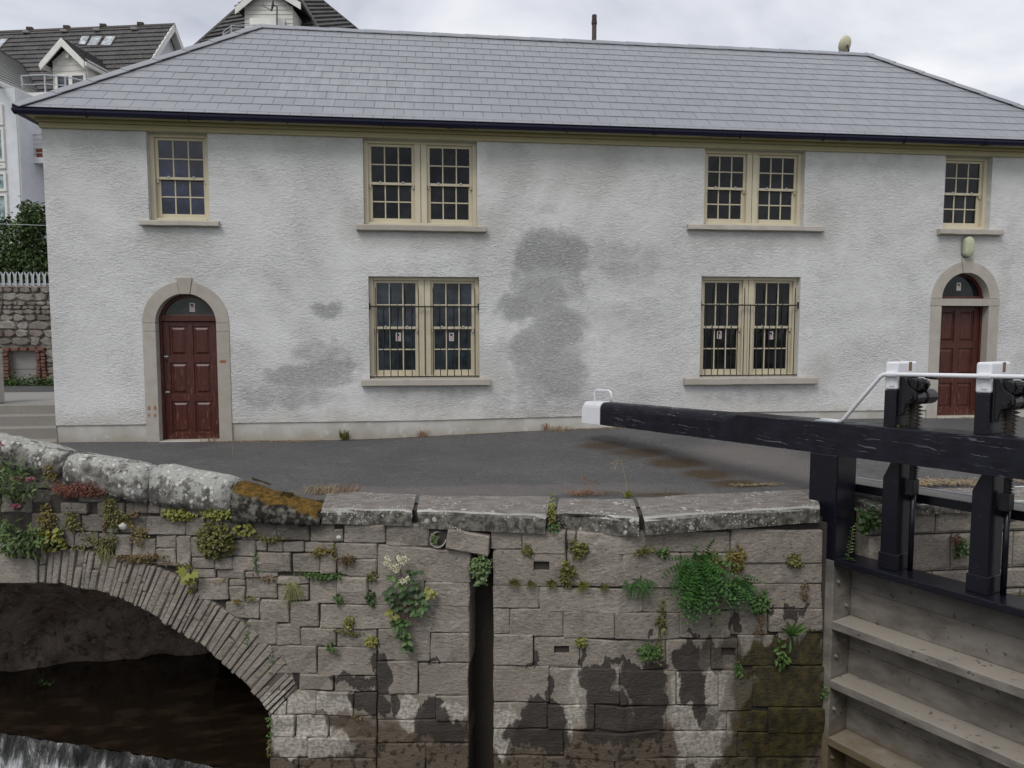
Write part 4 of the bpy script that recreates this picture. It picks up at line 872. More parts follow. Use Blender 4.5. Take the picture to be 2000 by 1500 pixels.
# walkway board on the upstream side
gbox('walkway', -.35, 3.4, .43, .78, .10, .165, M['step'], .006)
gbox('walkway_edge', -.35, 3.4, .40, .43, .085, .178, M['black'], .004); gbox('walkway_edge', -.35, 3.4, .78, .80, .10, .178, M['steel'], .003)
for t in (.5, 1.4, 2.3, 3.2): gbox('bracket', t-.04, t+.04, .34, .78, .02, .085, M['black'], .006)
PP = thing
for t0 in (.455, 1.315):
    # lower paddle post with a cranked head
    p = gprism('paddle_post', [(t0-.005, -.59), (t0+.165, -.59), (t0+.165, .535), (t0+.075, .535), (t0-.005, .36)], .10, .33, M['black'], .008)
    MB().box(t0-.017, t0+.177, .088, .342, -.589, -.42, gp).build('collar', M['black'], p, .006)
    up = gbox('paddle_post', t0, t0+.128, .06, .36, .884, 1.262, M['black'], .008)
    wc = MB().box(t0-.002, t0+.130, .055, .40, 1.264, 1.545, gp).build('post_cap', M['white'], up, .022, seg=3); wc['label'] = 'white painted head of the paddle post'
    MB().box(t0+.055, t0+.105, .047, .056, 1.30, 1.355, gp).build('bolt_plate', M['white'], up, .004)
    m = MB(); m.box(t0+.1305, t0+.1325, .25, .30, 1.45, 1.540, gp); m.build('rust_streak', M['rust_wash'], up)
    # gear casting on the post's side
    g = MB()
    a, b = t0+.130, t0+.40
    def gpr(mb, poly, n0, n1):
        A = [gp(t, n0, z) for t, z in poly]; B = [gp(t, n1, z) for t, z in poly]; n = len(poly)
        mb.add(A+B, [tuple(range(n)), tuple(reversed(range(n, 2*n)))]+[(i, i+n, (i+1) % n+n, (i+1) % n) for i in range(n)])
    plate = [(a, 1.37), (a+.05, 1.395), (a+.09, 1.30), (a+.16, 1.25), (a+.165, 1.17), (a+.12, 1.13), (a+.07, 1.12), (a+.05, 1.02), (a, 1.02)]
    gpr(g, plate, .10, .125); gpr(g, plate, .31, .335)
    g.box(a, a+.02, .09, .35, 1.0, 1.40, gp)
    go = g.build('gear_casting', M['iron'], up, .006)
    m = MB(); m.tube([gp(a+.115, .06, 1.19), gp(a+.115, .13, 1.19), gp(a+.115, .135, 1.19), gp(a+.115, .30, 1.19), gp(a+.115, .305, 1.19), gp(a+.115, .46, 1.19), gp(a+.115, .465, 1.19), gp(a+.115, .52, 1.19)], .05, 14, rs=[.03, .03, .062, .062, .075, .075, .03, .03]); m.build('drum', M['iron'], up, smooth=False)
    m = MB()
    for k in range(14):
        an = 2*math.pi*k/14; c = (a+.10+.085*math.cos(an), 1.315+.05*math.sin(an)); m.box(c[0]-.012, c[0]+.012, .14, .30, c[1]-.012, c[1]+.012, gp)
    m.tube([gp(a+.10, .13, 1.315), gp(a+.10, .31, 1.315)], .062, 12); m.build('pinion', M['iron'], up, .003)
    m = MB(); m.tube([gp(a+.04+.085*(1+math.cos(x)) , .22+.075*math.sin(x)*.5, 1.345-.085*(.2+math.sin(x)) if math.sin(x) > -.2 else 1.345) for x in [k*math.pi/8-.3 for k in range(12)]], .013, 8); m.build('ring', M['iron'], up, smooth=True)
    m = MB(); m.tube([gp(a+.12, .34, 1.40), gp(a+.19, .36, 1.385), gp(a+.22, .42, 1.36)], .02, 6, rs=[.03, .025, .004]); m.build('pawl', M['iron'], up)
    # toothed rack and rod
    rk = MB(); rk.box(a+.075, a+.125, .19, .235, .886, 1.19, gp)
    for z in [.91+.036*k for k in range(8)]:
        gpr(rk, [(a+.125, z-.016), (a+.165, z), (a+.125, z+.016)], .17, .255); gpr(rk, [(a+.075, z-.016), (a+.045, z), (a+.075, z+.016)], .17, .255)
    rk.build('rack', M['rack'], up)
    rk = MB(); rk.box(a+.085, a+.125, .19, .24, .30, .534, gp)
    for z in [.36+.028*k for k in range(6)]: gpr(rk, [(a+.125, z-.013), (a+.155, z), (a+.125, z+.013)], .18, .25)
    rk.build('rack', M['iron'], p)
    MB().box(a+.06, a+.145, .16, .27, .20, .36, gp).build('rod_guide', M['iron'], p, .008)
    m = MB(); m.tube([gp(a+.10, .25, .3), gp(a+.10, .25, -.60)], .026, 10); m.build('rod', M['black'], p, smooth=True)
m = MB(); m.tube([gp(-.30, .12, .895), gp(-.08, .10, .895), gp(-.01, .06, .905), gp(.03, .045, .935), gp(.42, .03, 1.39), gp(.455, .03, 1.415), gp(.50, .03, 1.42)]+[gp(.5+k*.3, .03, 1.42) for k in range(1, 11)], .021, 10); m.build('handrail', M['white'], gate, smooth=True)
for t in (.495, 1.355, 2.6): m = MB(); m.tube([gp(t, .03, 1.42), gp(t+.10, .03, 1.42)], .029, 10); m.build('handrail_collar', M['white'], gate)
gbox('handrail_foot', -.34, -.06, .06, .18, .886, .894, M['steel'], 0)
# upstream water, kept by the gate
m = MB(); a, b = gp(-.1, .36, 0), gp(3.3, .36, 0)
m.add([(a.x, a.y, -1.13), (b.x, b.y, -1.13), (60, b.y-3, -1.13), (60, -5.4, -1.13)], [(0, 1, 2, 3)])
tag(m.build('chamber_water', M['water_chamber'], fix=False), kind='structure')

# ------------------------------------------------------------ the lock house
house = thing('lock_house', 'long white roughcast house with slate roof and two red brown arched doors', 'house', (3, 3, 0))
RECTS = [(-4.63, -3.66, 3.70, 5.15), (-1.12, .83, 3.69, 5.15), (-1.06, .86, 1.03, 2.81), (4.94, 6.85, 3.79, 5.15), (4.92, 6.83, 1.01, 2.86), (9.63, 10.59, 3.79, 5.15)]
DOORS = [(-4.10, -.03, 2.0), (10.16, .19, 2.48)]; RO, RI = .70, .49
pl_top = lambda x: .288 if x < 0 else (.29+.012*x if x < 6 else .355)
X0, X1 = -6.24, 12.9
def wall():
    m = MB(); xsw = {X0, X1}; zsw = {0.3, 5.2}
    opens = list(RECTS)+[(c-RO, c+RO, .3, s+RO) for c, z, s in DOORS]
    for a, b, c, d in opens: xsw |= {a, b}; zsw |= {c, d}
    xsw = sorted(xsw); zsw = sorted(zsw)
    # refine
    def refine(L, st):
        o = []
        for a, b in zip(L, L[1:]):
            n = max(1, int((b-a)/st)); o += [a+(b-a)*k/n for k in range(n)]
        return o+[L[-1]]
    xsw = refine(xsw, .8); zsw = refine(zsw, .8)
    idx = {}
    def V(x, z):
        k = (round(x, 4), round(z, 4))
        if k not in idx:
            zz = pl_top(x) if z == .3 else z
            idx[k] = len(m.v); m.v.append((x, 0, zz))
        return idx[k]
    for xa, xb in zip(xsw, xsw[1:]):
        for za, zb in zip(zsw, zsw[1:]):
            cx, cz = (xa+xb)/2, (za+zb)/2
            if any(a < cx < b and c < cz < d for a, b, c, d in opens): continue
            m.f.append((V(xa, za), V(xb, za), V(xb, zb), V(xa, zb)))
    for a, b, c, d in RECTS: # reveals
        for (p, q) in (((a, c), (a, d)), ((a, d), (b, d)), ((b, d), (b, c)), ((b, c), (a, c))):
            m.add([(p[0], 0, p[1]), (p[0], .22, p[1]), (q[0], .22, q[1]), (q[0], 0, q[1])], [(0, 1, 2, 3)])
    for c, z0, s in DOORS: # spandrels above the arch
        n = 20
        for k in range(n):
            a0, a1 = math.pi*k/n, math.pi*(k+1)/n
            p = [(c+RO*math.cos(a), 0, s+RO*math.sin(a)) for a in (a0, a1)]
            m.add([p[0], (p[0][0], 0, s+RO), (p[1][0], 0, s+RO), p[1]], [(0, 1, 2, 3)])
    # ends and back
    m.add([(X0, 0, -.3), (X0, 6.0, -.3), (X0, 6.0, 5.2), (X0, 0, 5.2)], [(0, 3, 2, 1)]); m.add([(X1, 0, -.3), (X1, 6.0, -.3), (X1, 6, 5.2), (X1, 0, 5.2)], [(0, 1, 2, 3)])
    m.add([(X0, 6, -.3), (X1, 6, -.3), (X1, 6, 5.2), (X0, 6, 5.2)], [(0, 1, 2, 3)])
    # drip edge above the plinth
    xa = X0
    for xb in [DOORS[0][0]-RO, None, DOORS[1][0]-RO, None, X1]:
        if xb is None: xa = xprev+2*RO; continue
        n = 8
        for k in range(n):
            p, q = xa+(xb-xa)*k/n, xa+(xb-xa)*(k+1)/n
            m.add([(p, 0, pl_top(p)), (q, 0, pl_top(q)), (q, .03, pl_top(q)), (p, .03, pl_top(p))], [(0, 1, 2, 3)])
        xprev = xb
    return m.build('wall', M['render'], house, fix=False)
wall()
for (a, b) in ((X0+.004, DOORS[0][0]-RO-.004), (DOORS[0][0]+RO+.004, DOORS[1][0]-RO-.004), (DOORS[1][0]+RO+.004, X1)):
    n = max(1, int((b-a)/.5)); m = MB()
    for k in range(n):
        p, q = a+(b-a)*k/n, a+(b-a)*(k+1)/n
        m.add([(p, .022, -.3), (q, .022, -.3), (q, .022, pl_top(q)), (p, .022, pl_top(p))], [(0, 1, 2, 3)])
    m.build('plinth', M['plinth'], house, fix=False)
# sills
for (a, b, z0, z1) in ((-4.755, -3.50, 3.605, 3.70), (-1.24, .98, 3.58, 3.69), (-1.195, 1.045, .905, 1.03), (4.62, 7.21, 3.685, 3.79), (4.61, 7.18, .875, 1.005), (9.51, 10.815, 3.675, 3.785)):
    m = MB(); nx = 10; r = random.Random(int(a*100))
    for i in range(nx+1):
        x = a+(b-a)*i/nx
        for (y, z) in ((.2, z1+.012), (-.07, z1-.004), (-.095, z1-.02), (-.10, z0+.012), (-.085, z0), (.05, z0)):
            m.v.append((x, y+.006*fbm(x*4, z*9, a), z+.006*fbm(x*5, y*9, b)))
    for i in range(nx):
        for k in range(5): q = i*6+k; m.f.append((q, q+6, q+7, q+1))
    m.f += [tuple(range(6)), tuple(reversed(range(nx*6, nx*6+6)))]
    m.build('sill', M['surround'], house)
# windows
def window(a, b, c, d, pairs, glass, notices=(), mid_f=.5, stile=.052):
    wn_ = MB(); W0 = b-a; z0, z1 = c, d; fr = .075
    yb = .13
    wn_.box(a, a+fr, yb-.02, .24, z0, z1); wn_.box(b-fr, b, yb-.02, .24, z0, z1); wn_.box(a+fr, b-fr, yb-.02, .24, z1-fr*.8, z1); wn_.box(a+fr, b-fr, yb-.03, .24, z0, z0+.055)
    cols = [(a+fr, b-fr)]
    if pairs == 2:
        mid = (a+b)/2; wn_.box(mid-.105, mid-.006, yb-.02, .24, z0+.055, z1-fr*.8); wn_.box(mid+.006, mid+.105, yb-.02, .24, z0+.055, z1-fr*.8); wn_.box(mid-.006, mid+.006, yb, .24, z0+.055, z1-fr*.8)
        cols = [(a+fr, mid-.105), (mid+.105, b-fr)]
    wo = wn_.build('window', M['cream'], house, .006)
    zb, zt = z0+.055, z1-fr*.8; zm = zb+(zt-zb)*mid_f
    for ci, (p, q) in enumerate(cols):
        for lvl in (0, 1):
            y = .155 if lvl == 1 else .195
            s0, s1 = (zm-.02, zt) if lvl else (zb, zm+.02)
            m = MB(); st = stile if lvl else stile+.012
            br = .045 if lvl else .085; tr = .045 if lvl else .035
            g0, g1, h0, h1 = p+st, q-st, s0+br, s1-tr
            m.box(p, g0, y, y+.04, s0, s1); m.box(g1, q, y, y+.04, s0, s1); m.box(g0, g1, y, y+.04, s0, h0); m.box(g0, g1, y, y+.04, h1, s1)
            pw = (g1-g0-.044)/3; ph = (h1-h0-.022)/2
            for k in (1, 2): xk = g0+k*pw+(k-1)*.022; m.box(xk, xk+.022, y+.006, y+.034, h0, h1)
            for k in range(3): xk = g0+k*(pw+.022); m.box(xk, xk+pw, y+.006, y+.034, h0+ph, h0+ph+.022)
            if lvl: # horns
                for xh in (p+.012, q-.012-.03): m.box(xh, xh+.03, y, y+.04, s0-.055, s0)
            m.build('sash', M['cream'], wo, .0035, seg=1)
            if lvl:
                for xh in (g0+pw*.7, g1-pw*.7): MB().box(xh-.018, xh+.018, y-.014, y+.002, s0+.03, s0+.06).build('sash_lift', M['steel'], wo, .005)
            for i in range(3):
                for j in range(2):
                    px0 = g0+i*(pw+.022); pz0 = h0+j*(ph+.022)
                    gl = glass[ci] if isinstance(glass, list) else glass
                    tl = random.uniform(-.004, .004)
                    MB().add([(px0-.004, y+.022+tl, pz0-.004), (px0+pw+.004, y+.022-tl, pz0-.004), (px0+pw+.004, y+.022-tl*.5, pz0+ph+.004), (px0-.004, y+.022+tl*.5, pz0+ph+.004)], [(0, 1, 2, 3)]).build('pane', M[gl], wo, fix=False)
            if lvl == 0 and ci < len(notices):
                xn, zn = notices[ci]; notice(wo, xn, zn, y+.012)
    return wo
def notice(wo, x, z, y):
    w_, h_ = .044, .075
    MB().box(x-w_, x+w_, y-.004, y, z-h_, z+h_).build('notice', M['notice'], wo)
    m = MB(); m.box(x-.026, x+.016, y-.006, y-.0045, z+.020, z+.056); m.box(x-.004, x+.03, y-.006, y-.0045, z+.012, z+.02)
    m.build('notice_symbol', M['notice_black'], wo)
    m = MB(); m.box(x-.034, x+.034, y-.006, y-.0045, z-.012, z-.002); m.box(x-.034, x+.034, y-.006, y-.0045, z-.036, z-.030); m.box(x-.034, x+.034, y-.006, y-.0045, z-.056, z-.050)
    m.build('notice_print', M['notice_red'], wo)
window(*RECTS[0], 1, 'glass_blue')
window(*RECTS[1], 2, ['glass_dark', 'glass_dark'])
window(*RECTS[2], 2, 'glass_board', [(-0.567, 1.76), (0.375, 1.759)])
window(*RECTS[3], 2, 'glass_dark')
window(*RECTS[4], 2, 'glass_dark', [(5.367, 1.792), (6.382, 1.781)])
window(*RECTS[5], 1, 'glass_dark')
# window grilles
for (a, b, c, d) in (RECTS[2], RECTS[4]):
    y = .045; zt, zb = d-.52, c+.02
    m = MB(); m.box(a-.01, b+.01, y-.008, y+.008, zt-.012, zt+.012); go = m.build('window_grille', M['bar'], house)
    MB().box(a-.005, b+.005, y-.008, y+.008, zb, zb+.022).build('cross_bar', M['bar'], go)
    for xe in (a+.012, b-.012): MB().box(xe-.012, xe+.012, y-.012, y+.012, zt-.06, zt+.06).build('fixing', M['bar'], go)
    W0 = b-a
    for x, h in [(a+W0*(.062+.064*k), (.30 if k % 2 == 0 else .0)) for k in range(7)]+[(a+W0*.507, -.02)]+[(a+W0*(.578+.064*k), (.30 if k % 2 == 0 else .0)) for k in range(7)]:
        m = MB(); top = zt+h
        m.tube([(x, y-.004, zb), (x, y-.004, top), (x, y-.004, top+.05)], .0085, 5, rs=[.0085, .0085, .002]); m.build('bar', M['bar'], go)
# doors
def door(c, z0, spring, full_lintel):
    yd = .19; top = spring-.14 if full_lintel else spring+.03
    dw = RI
    # leaf with raised and fielded panels
    L0, L1 = c-dw+.05, c+dw-.05
    if full_lintel: L0, L1 = c-dw+.01, c+dw-.04
    H0, H1 = z0+.03, top-.01
    m = MB(); m.box(L0, L1, yd, yd+.05, H0, H1); do = m.build('door', M['door'], house, .004)
    hgt = H1-H0; wd = L1-L0
    rows = [(.055, .325), (.385, .655), (.715, .965)] if not full_lintel else [(.075, .30), (.375, .62), (.68, .965)]
    stl = .105; midw = .10; pw = (wd-2*stl-midw)/2
    fm = MB()
    for xa, xb in ((L0, L0+stl), (L1-stl, L1), (L0+stl+pw, L0+stl+pw+midw)): fm.box(xa, xb, yd-.022, yd-.001, H0, H1)
    zr = [0]+[v for r_ in rows for v in r_]+[1]
    for k in range(0, 8, 2):
        for xa in (L0+stl, L0+stl+pw+midw): fm.box(xa, xa+pw, yd-.0215, yd-.001, H0+zr[k]*hgt, H0+zr[k+1]*hgt)
    fm.build('door_frame_rails', M['door'], do, .003, seg=1)
    for (ra, rb) in rows:
        for k in (0, 1):
            xa = L0+stl+k*(pw+midw)+.03; xb = xa+pw-.06; za, zb = H0+ra*hgt+.03, H0+rb*hgt-.03
            m = MB(); m.v = [(xa, yd-.001, za), (xb, yd-.001, za), (xb, yd-.001, zb), (xa, yd-.001, zb), (xa+.03, yd-.018, za+.03), (xb-.03, yd-.018, za+.03), (xb-.03, yd-.018, zb-.03), (xa+.03, yd-.018, zb-.03)]
            m.f = [(4, 5, 6, 7), (0, 1, 5, 4), (1, 2, 6, 5), (2, 3, 7, 6), (3, 0, 4, 7)]; m.build('door_panel', M['door'], do)
    # frame
    m = MB(); m.box(c-dw, L0-.003, yd-.05, yd+.06, z0, top); m.box(L1+.003, c+dw, yd-.05, yd+.06, z0, top)
    m.build('door_frame', M['door'], house, .004)
    zf0 = spring+.03 if not full_lintel else spring+.003
    m = MB(); m.box(c-dw, c+dw, yd-.06, yd+.06, (top if not full_lintel else spring+.004), (top+.11 if not full_lintel else spring+.05)); m.build('transom', M['door'], house, .006)
    zf = top+.112 if not full_lintel else spring+.052
    rf = RI-.002
    n = 24; m = MB(); m2 = MB()
    def arcp(r, k): a = math.pi*k/n; return (c+r*math.cos(a), spring+r*math.sin(a))
    pts = [arcp(rf-.05, k) for k in range(n+1)]; pts = [(x, max(z, zf)) for x, z in pts]
    m2.v = [(x, yd+.0, z) for x, z in pts]; m2.f = [tuple(range(len(pts)))]
    fo = m2.build('fanlight', M['glass_green' if not full_lintel else 'glass_dark'], house, fix=False)
    for k in range(n):
        a, b, e, g = arcp(rf-.055, k), arcp(rf-.055, k+1), arcp(rf, k+1), arcp(rf, k)
        m.hexa([(a[0], yd-.03, a[1]), (b[0], yd-.03, b[1]), (b[0], yd+.03, b[1]), (a[0], yd+.03, a[1]), (g[0], yd-.03, g[1]), (e[0], yd-.03, e[1]), (e[0], yd+.03, e[1]), (g[0], yd+.03, g[1])])
    m.build('fanlight_frame', M['door'], fo)
    if not full_lintel: notice(fo, c+.05, spring+.27, yd-.002)
    else: notice(fo, c+.0, spring+.24, yd-.002)
    # threshold
    MB().box(c-dw, c+dw, -.06, yd+.05, z0-.12, z0+.028).build('threshold', M['surround'], house, .012)
    # dressed stone surround: jambs, imposts, arch stones, keystone
    yo, yi = -.018, .16
    def blk(x0, x1, za, zb, nm='surround_stone'): MB().box(x0, x1, yo, yi, za, zb).build(nm, M['surround'], house, .006)
    imp = spring-.14
    for sg in (-1, 1):
        xa, xb = sorted((c+sg*RI, c+sg*RO)); blk(xa, xb, z0-.12, imp-.003)
        if not full_lintel: blk(xa, xb, imp+.001, spring-.003)
        # arch stones
        k0, k1 = .02, math.pi/2-.175
        m = MB(); n2 = 12
        for k in range(n2+1):
            a = k0*0+(k1)*k/n2
            for r_ in (RI, RO):
                x, z = c+sg*r_*math.cos(a), spring+.001+r_*math.sin(a)
                m.v += [(x, yo, z), (x, yi, z)]
        for k in range(n2):
            q = k*4; m.f += [(q, q+4, q+6, q+2), (q+1, q+3, q+7, q+5), (q, q+1, q+5, q+4), (q+2, q+6, q+7, q+3)]
        m.f += [(0, 2, 3, 1), (n2*4, n2*4+1, n2*4+3, n2*4+2)]
        m.build('arch_stone', M['surround'], house, .005)
    if full_lintel: MB().box(c-RO-.01, c+RO+.01, yo-.004, yi, imp+.001, spring-.003).build('lintel_stone', M['surround'], house, .006)
    m = MB(); t1, t2 = .165, .165
    x_ = [RI*math.sin(t1), (RO+.07)*math.sin(t2)]
    poly = [(c-x_[0], yo-.012, spring+RI*math.cos(t1)), (c+x_[0], yo-.012, spring+RI*math.cos(t1)), (c+x_[1], yo-.012, spring+RO+.06), (c-x_[1], yo-.012, spring+RO+.06)]
    m.prism(poly, (0, 0, 0), (0, .18, 0)); m.build('keystone', M['surround'], house, .006)
    return do
d0 = door(*DOORS[0], False); d1_ = door(*DOORS[1], True)
for z in (1.43, .82): MB().box(-4.53, -4.46, .150, .168, z-.012, z+.012).build('latch', M['steel'], d0, .004)
m = MB(); m.tube([(-4.50, .168, 1.37), (-4.50, .14, 1.37)], .018, 10); m.build('lock_plate', M['iron'], d0)
# cornice, gutter
m = MB(); m.box(X0-.02, X1+.02, -.045, .0, 5.145, 5.235); m.build('cornice_board', M['cream_board'], house, .008)
m = MB(); m.box(X0-.05, X1+.05, -.10, .0, 5.238, 5.29); m.build('cornice_board', M['cream_board'], house, .012)
m = MB(); m.box(X0-.16, X1+.1, -.24, .0, 5.292, 5.318); m.box(X0-.16, X0, .0, 6.2, 5.292, 5.318); m.build('soffit_board', M['cream_board'], house)
m = MB(); m.box(X0-.02, X0-.0, .002, 6, 5.145, 5.29); m.build('cornice_board', M['cream_board'], house)
gx = [-6.47, -3.2, .35, 3.9, 7.4, 10.2, 13.1]
for ga, gb in zip(gx, gx[1:]):
    m = MB(); n = 9
    for x in (ga+.002, gb-.002):
        for r_ in (.070, .062):
            for k in range(n): a = math.pi+math.pi*k/(n-1); m.v.append((x, -.325+r_*math.cos(a)*1.0, 5.345+r_*1.15*math.sin(a)))
    for k in range(n-1):
        m.f += [(k, k+2*n, k+2*n+1, k+1), (n+k, n+k+1, 3*n+k+1, 3*n+k), (k, k+1, n+k+1, n+k), (2*n+k, 3*n+k, 3*n+k+1, 2*n+k+1)]
    m.f += [(0, n, 3*n, 2*n), (n-1, 3*n-1, 4*n-1, 2*n-1)]
    m.build('gutter', M['navy'], house, smooth=False)
    m = MB(); n = 9
    for x in (gb-.05, gb+.05):
        for k in range(n): a = math.pi+math.pi*k/(n-1); m.v.append((x, -.325+.077*math.cos(a), 5.345+.077*1.15*math.sin(a)))
    m.f = [(k, k+n, k+n+1, k+1) for k in range(n-1)]; m.build('gutter_joint', M['navy'], house)
for x in [-5.4+1.55*k for k in range(12)]:
    m = MB(); n = 7; P = [(x, -.325+.082*math.cos(math.pi+math.pi*k/6), 5.345+.094*math.sin(math.pi+math.pi*k/6)) for k in range(7)]
    m.tube(P+[(x, -.24, 5.36), (x, -.12, 5.31)], .008, 5); m.build('gutter_bracket', M['navy'], house)
m = MB(); n = 9
for y in (-.38, 6.2):
    for k in range(n): a = math.pi+math.pi*k/(n-1); m.v.append((-6.42+.07*math.cos(a), y, 5.345+.08*math.sin(a)))
m.f = [(k, k+n, k+n+1, k+1) for k in range(n-1)]; m.build('gutter', M['navy'], house)
# roof
EY, EZ, RY, RZ = -.31, 5.375, 3.0, 8.085
RL = math.hypot(RY-EY, RZ-EZ); PIT = math.atan2(RZ-EZ, RY-EY)
HX0, HR0, HR1, HX1 = -6.47, -3.42, 9.88, 13.05
def rpt(u, v, n=0.0): return Vector((u, EY+v*math.cos(PIT)-n*math.sin(PIT), EZ+v*math.sin(PIT)+n*math.cos(PIT)))
BYY = 2*RY-EY
m = MB(); A = [(HX0, EY, EZ-.03), (HX1, EY, EZ-.03), (HX1, BYY, EZ-.03), (HX0, BYY, EZ-.03), (HR0, RY, RZ-.03), (HR1, RY, RZ-.03)]
m.add(A, [(0, 1, 5, 4), (1, 2, 5), (2, 3, 4, 5), (3, 0, 4), (3, 2, 1, 0)]); m.build('roof_deck', M['dark'], house)
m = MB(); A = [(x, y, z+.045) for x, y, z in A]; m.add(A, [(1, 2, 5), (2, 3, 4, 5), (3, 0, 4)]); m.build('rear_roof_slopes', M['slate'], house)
GA, SW, LAP, TH = .312, .336, .07, .009
def clip(poly):
    def half(P, f):
        o = []
        for i in range(len(P)):
            a, b = P[i], P[(i+1) % len(P)]; fa, fb = f(a), f(b)
            if fa >= 0: o.append(a)
            if fa*fb < 0: k = fa/(fa-fb); o.append((a[0]+(b[0]-a[0])*k, a[1]+(b[1]-a[1])*k))
        return o
    P = half(poly, lambda p: p[0]-(HX0+.02+p[1]/RL*(HR0-HX0)))
    if len(P) > 2: P = half(P, lambda p: (HX1-.02-p[1]/RL*(HX1-HR1))-p[0])
    if len(P) > 2: P = half(P, lambda p: RL-.01-p[1])
    return P
slates = []
for rw in range(-1, 15):
    v0 = .095+rw*GA if rw >= 0 else .0
    off = (SW/2 if rw % 2 else 0)
    u = HX0-1+off-((HX0) % 1)*0
    while u < HX1+.5:
        g = .003
        P = clip([(u+g, v0), (u+SW-g, v0), (u+SW-g, v0+(GA+LAP if rw >= 0 else .2)), (u+g, v0+(GA+LAP if rw >= 0 else .2))])
        if len(P) > 2:
            full = len(P) == 4 and abs(max(p[0] for p in P)-min(p[0] for p in P)-(SW-2*g)) < 1e-4 and abs(max(p[1] for p in P)-v0-GA-LAP) < 1e-4
            area = abs(sum(P[i][0]*P[(i+1) % len(P)][1]-P[(i+1) % len(P)][0]*P[i][1] for i in range(len(P))))/2
            c = rpt(u+SW/2, v0); d = (c-camo.location); sc = area/d.length**2*abs(d.normalized().dot(Vector((0, -math.sin(PIT), math.cos(PIT)))))
            if area > .004: slates.append((sc, full, P, u, v0))
        u += SW
slates.sort(key=lambda t: -t[0])
def slate_geo(m, P, v0, T):
    lift = lambda v: .012+.010*(1-min(1, (v-v0)/(GA+LAP)))
    n = len(P); m.add([T(p[0], p[1], lift(p[1])) for p in P]+[T(p[0], p[1], lift(p[1])-TH) for p in P], [tuple(range(n)), tuple(reversed(range(n, 2*n)))]+[(i, i+n, (i+1) % n+n, (i+1) % n) for i in range(n)])
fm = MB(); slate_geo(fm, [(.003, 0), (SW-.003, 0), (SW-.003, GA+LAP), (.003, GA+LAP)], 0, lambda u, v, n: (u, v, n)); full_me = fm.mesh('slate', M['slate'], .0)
rest = MB(); nr = 0
for k, (sc, full, P, u, v0) in enumerate(slates):
    if k < 300:
        if full:
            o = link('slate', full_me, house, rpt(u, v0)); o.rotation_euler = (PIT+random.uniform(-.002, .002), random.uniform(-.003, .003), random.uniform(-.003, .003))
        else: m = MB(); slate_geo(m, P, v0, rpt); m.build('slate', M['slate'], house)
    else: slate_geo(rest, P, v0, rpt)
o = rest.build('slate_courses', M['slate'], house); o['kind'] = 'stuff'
def ridge(p0, p1, a, b, n, name):
    p0, p1, a, b = map(Vector, (p0, p1, a, b)); L_ = (p1-p0).length
    for k in range(n):
        s = p0.lerp(p1, k/n); e = p0.lerp(p1, (k+1)/n+.012); up = -(a+b).normalized()
        l0 = .03 + .006*(0 if name == 'ridge_tile' else 1); l1 = l0+.012
        w_ = .165; t_ = .016; m = MB()
        for (p, l) in ((s, l1), (e, l0)):
            c = p+up*(l+.02); m.v += [tuple(c), tuple(c+a*w_), tuple(c+b*w_), tuple(c-up*t_), tuple(c+a*w_-up*t_), tuple(c+b*w_-up*t_)]
        m.f = [(0, 1, 7, 6), (0, 6, 8, 2), (1, 4, 10, 7), (2, 8, 11, 5), (0, 2, 5, 3), (0, 3, 4, 1), (6, 7, 10, 9), (6, 9, 11, 8), (3, 9, 10, 4), (3, 5, 11, 9)]
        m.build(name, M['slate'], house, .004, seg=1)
dn = Vector((0, -math.cos(PIT), -math.sin(PIT)))
E0, E1 = rpt(HX0, 0), rpt(HX1, 0); T0, T1 = Vector((HR0, RY, RZ)), Vector((HR1, RY, RZ))
ridge(T0, T1, dn, (0, math.cos(PIT), -math.sin(PIT)), 19, 'ridge_tile')
for (E_, T_, sx) in ((E0, T0, -1), (E1, T1, 1)):
    h = (T_-E_).normalized(); a = (dn-h*dn.dot(h)).normalized()
    pa = math.atan2(RZ-EZ, abs(T_.x-E_.x)); dsd = Vector((sx*math.cos(pa), 0, -math.sin(pa))); b = (dsd-h*dsd.dot(h)).normalized()
    ridge(E_, T_, a, b, 8, 'hip_tile')
# lamp over the right door
lamp = thing('wall_lamp', 'pale oval bulkhead lamp on the wall above the right hand door', 'lamp', (10.12, -.02, 3.45))
def oval(name, c, w_, h_, y0, y1, mat, par, dome=0):
    m = MB(); n = 24; rings = [(1, y0), (1, y1)]+([(math.cos(a), y1-dome*math.sin(a)) for a in (.4, .8, 1.2)] if dome else [])
    for k_, y in rings:
        for k in range(n):
            a = 2*math.pi*k/n; sx, sz = math.cos(a), math.sin(a); rr_ = w_
            x = rr_*sx*k_; z = (rr_*sz+math.copysign(h_-rr_, sz) if abs(sz) > .05 else rr_*sz)*k_; m.v.append((c[0]+x, y, c[2]+z))
    for i in range(len(rings)-1):
        for k in range(n): m.f.append((i*n+k, i*n+(k+1) % n, (i+1)*n+(k+1) % n, (i+1)*n+k))
    m.f += [tuple(range(n)), tuple(reversed(range((len(rings)-1)*n, len(rings)*n)))]
    return m.build(name, mat, par, smooth=False)
oval('lamp_base', (10.12, 0, 3.45), .105, .20, -.002, -.05, M['concrete'], lamp); oval('lens', (10.12, 0, 3.45), .095, .19, -.05, -.09, M['lamp'], lamp, .05)
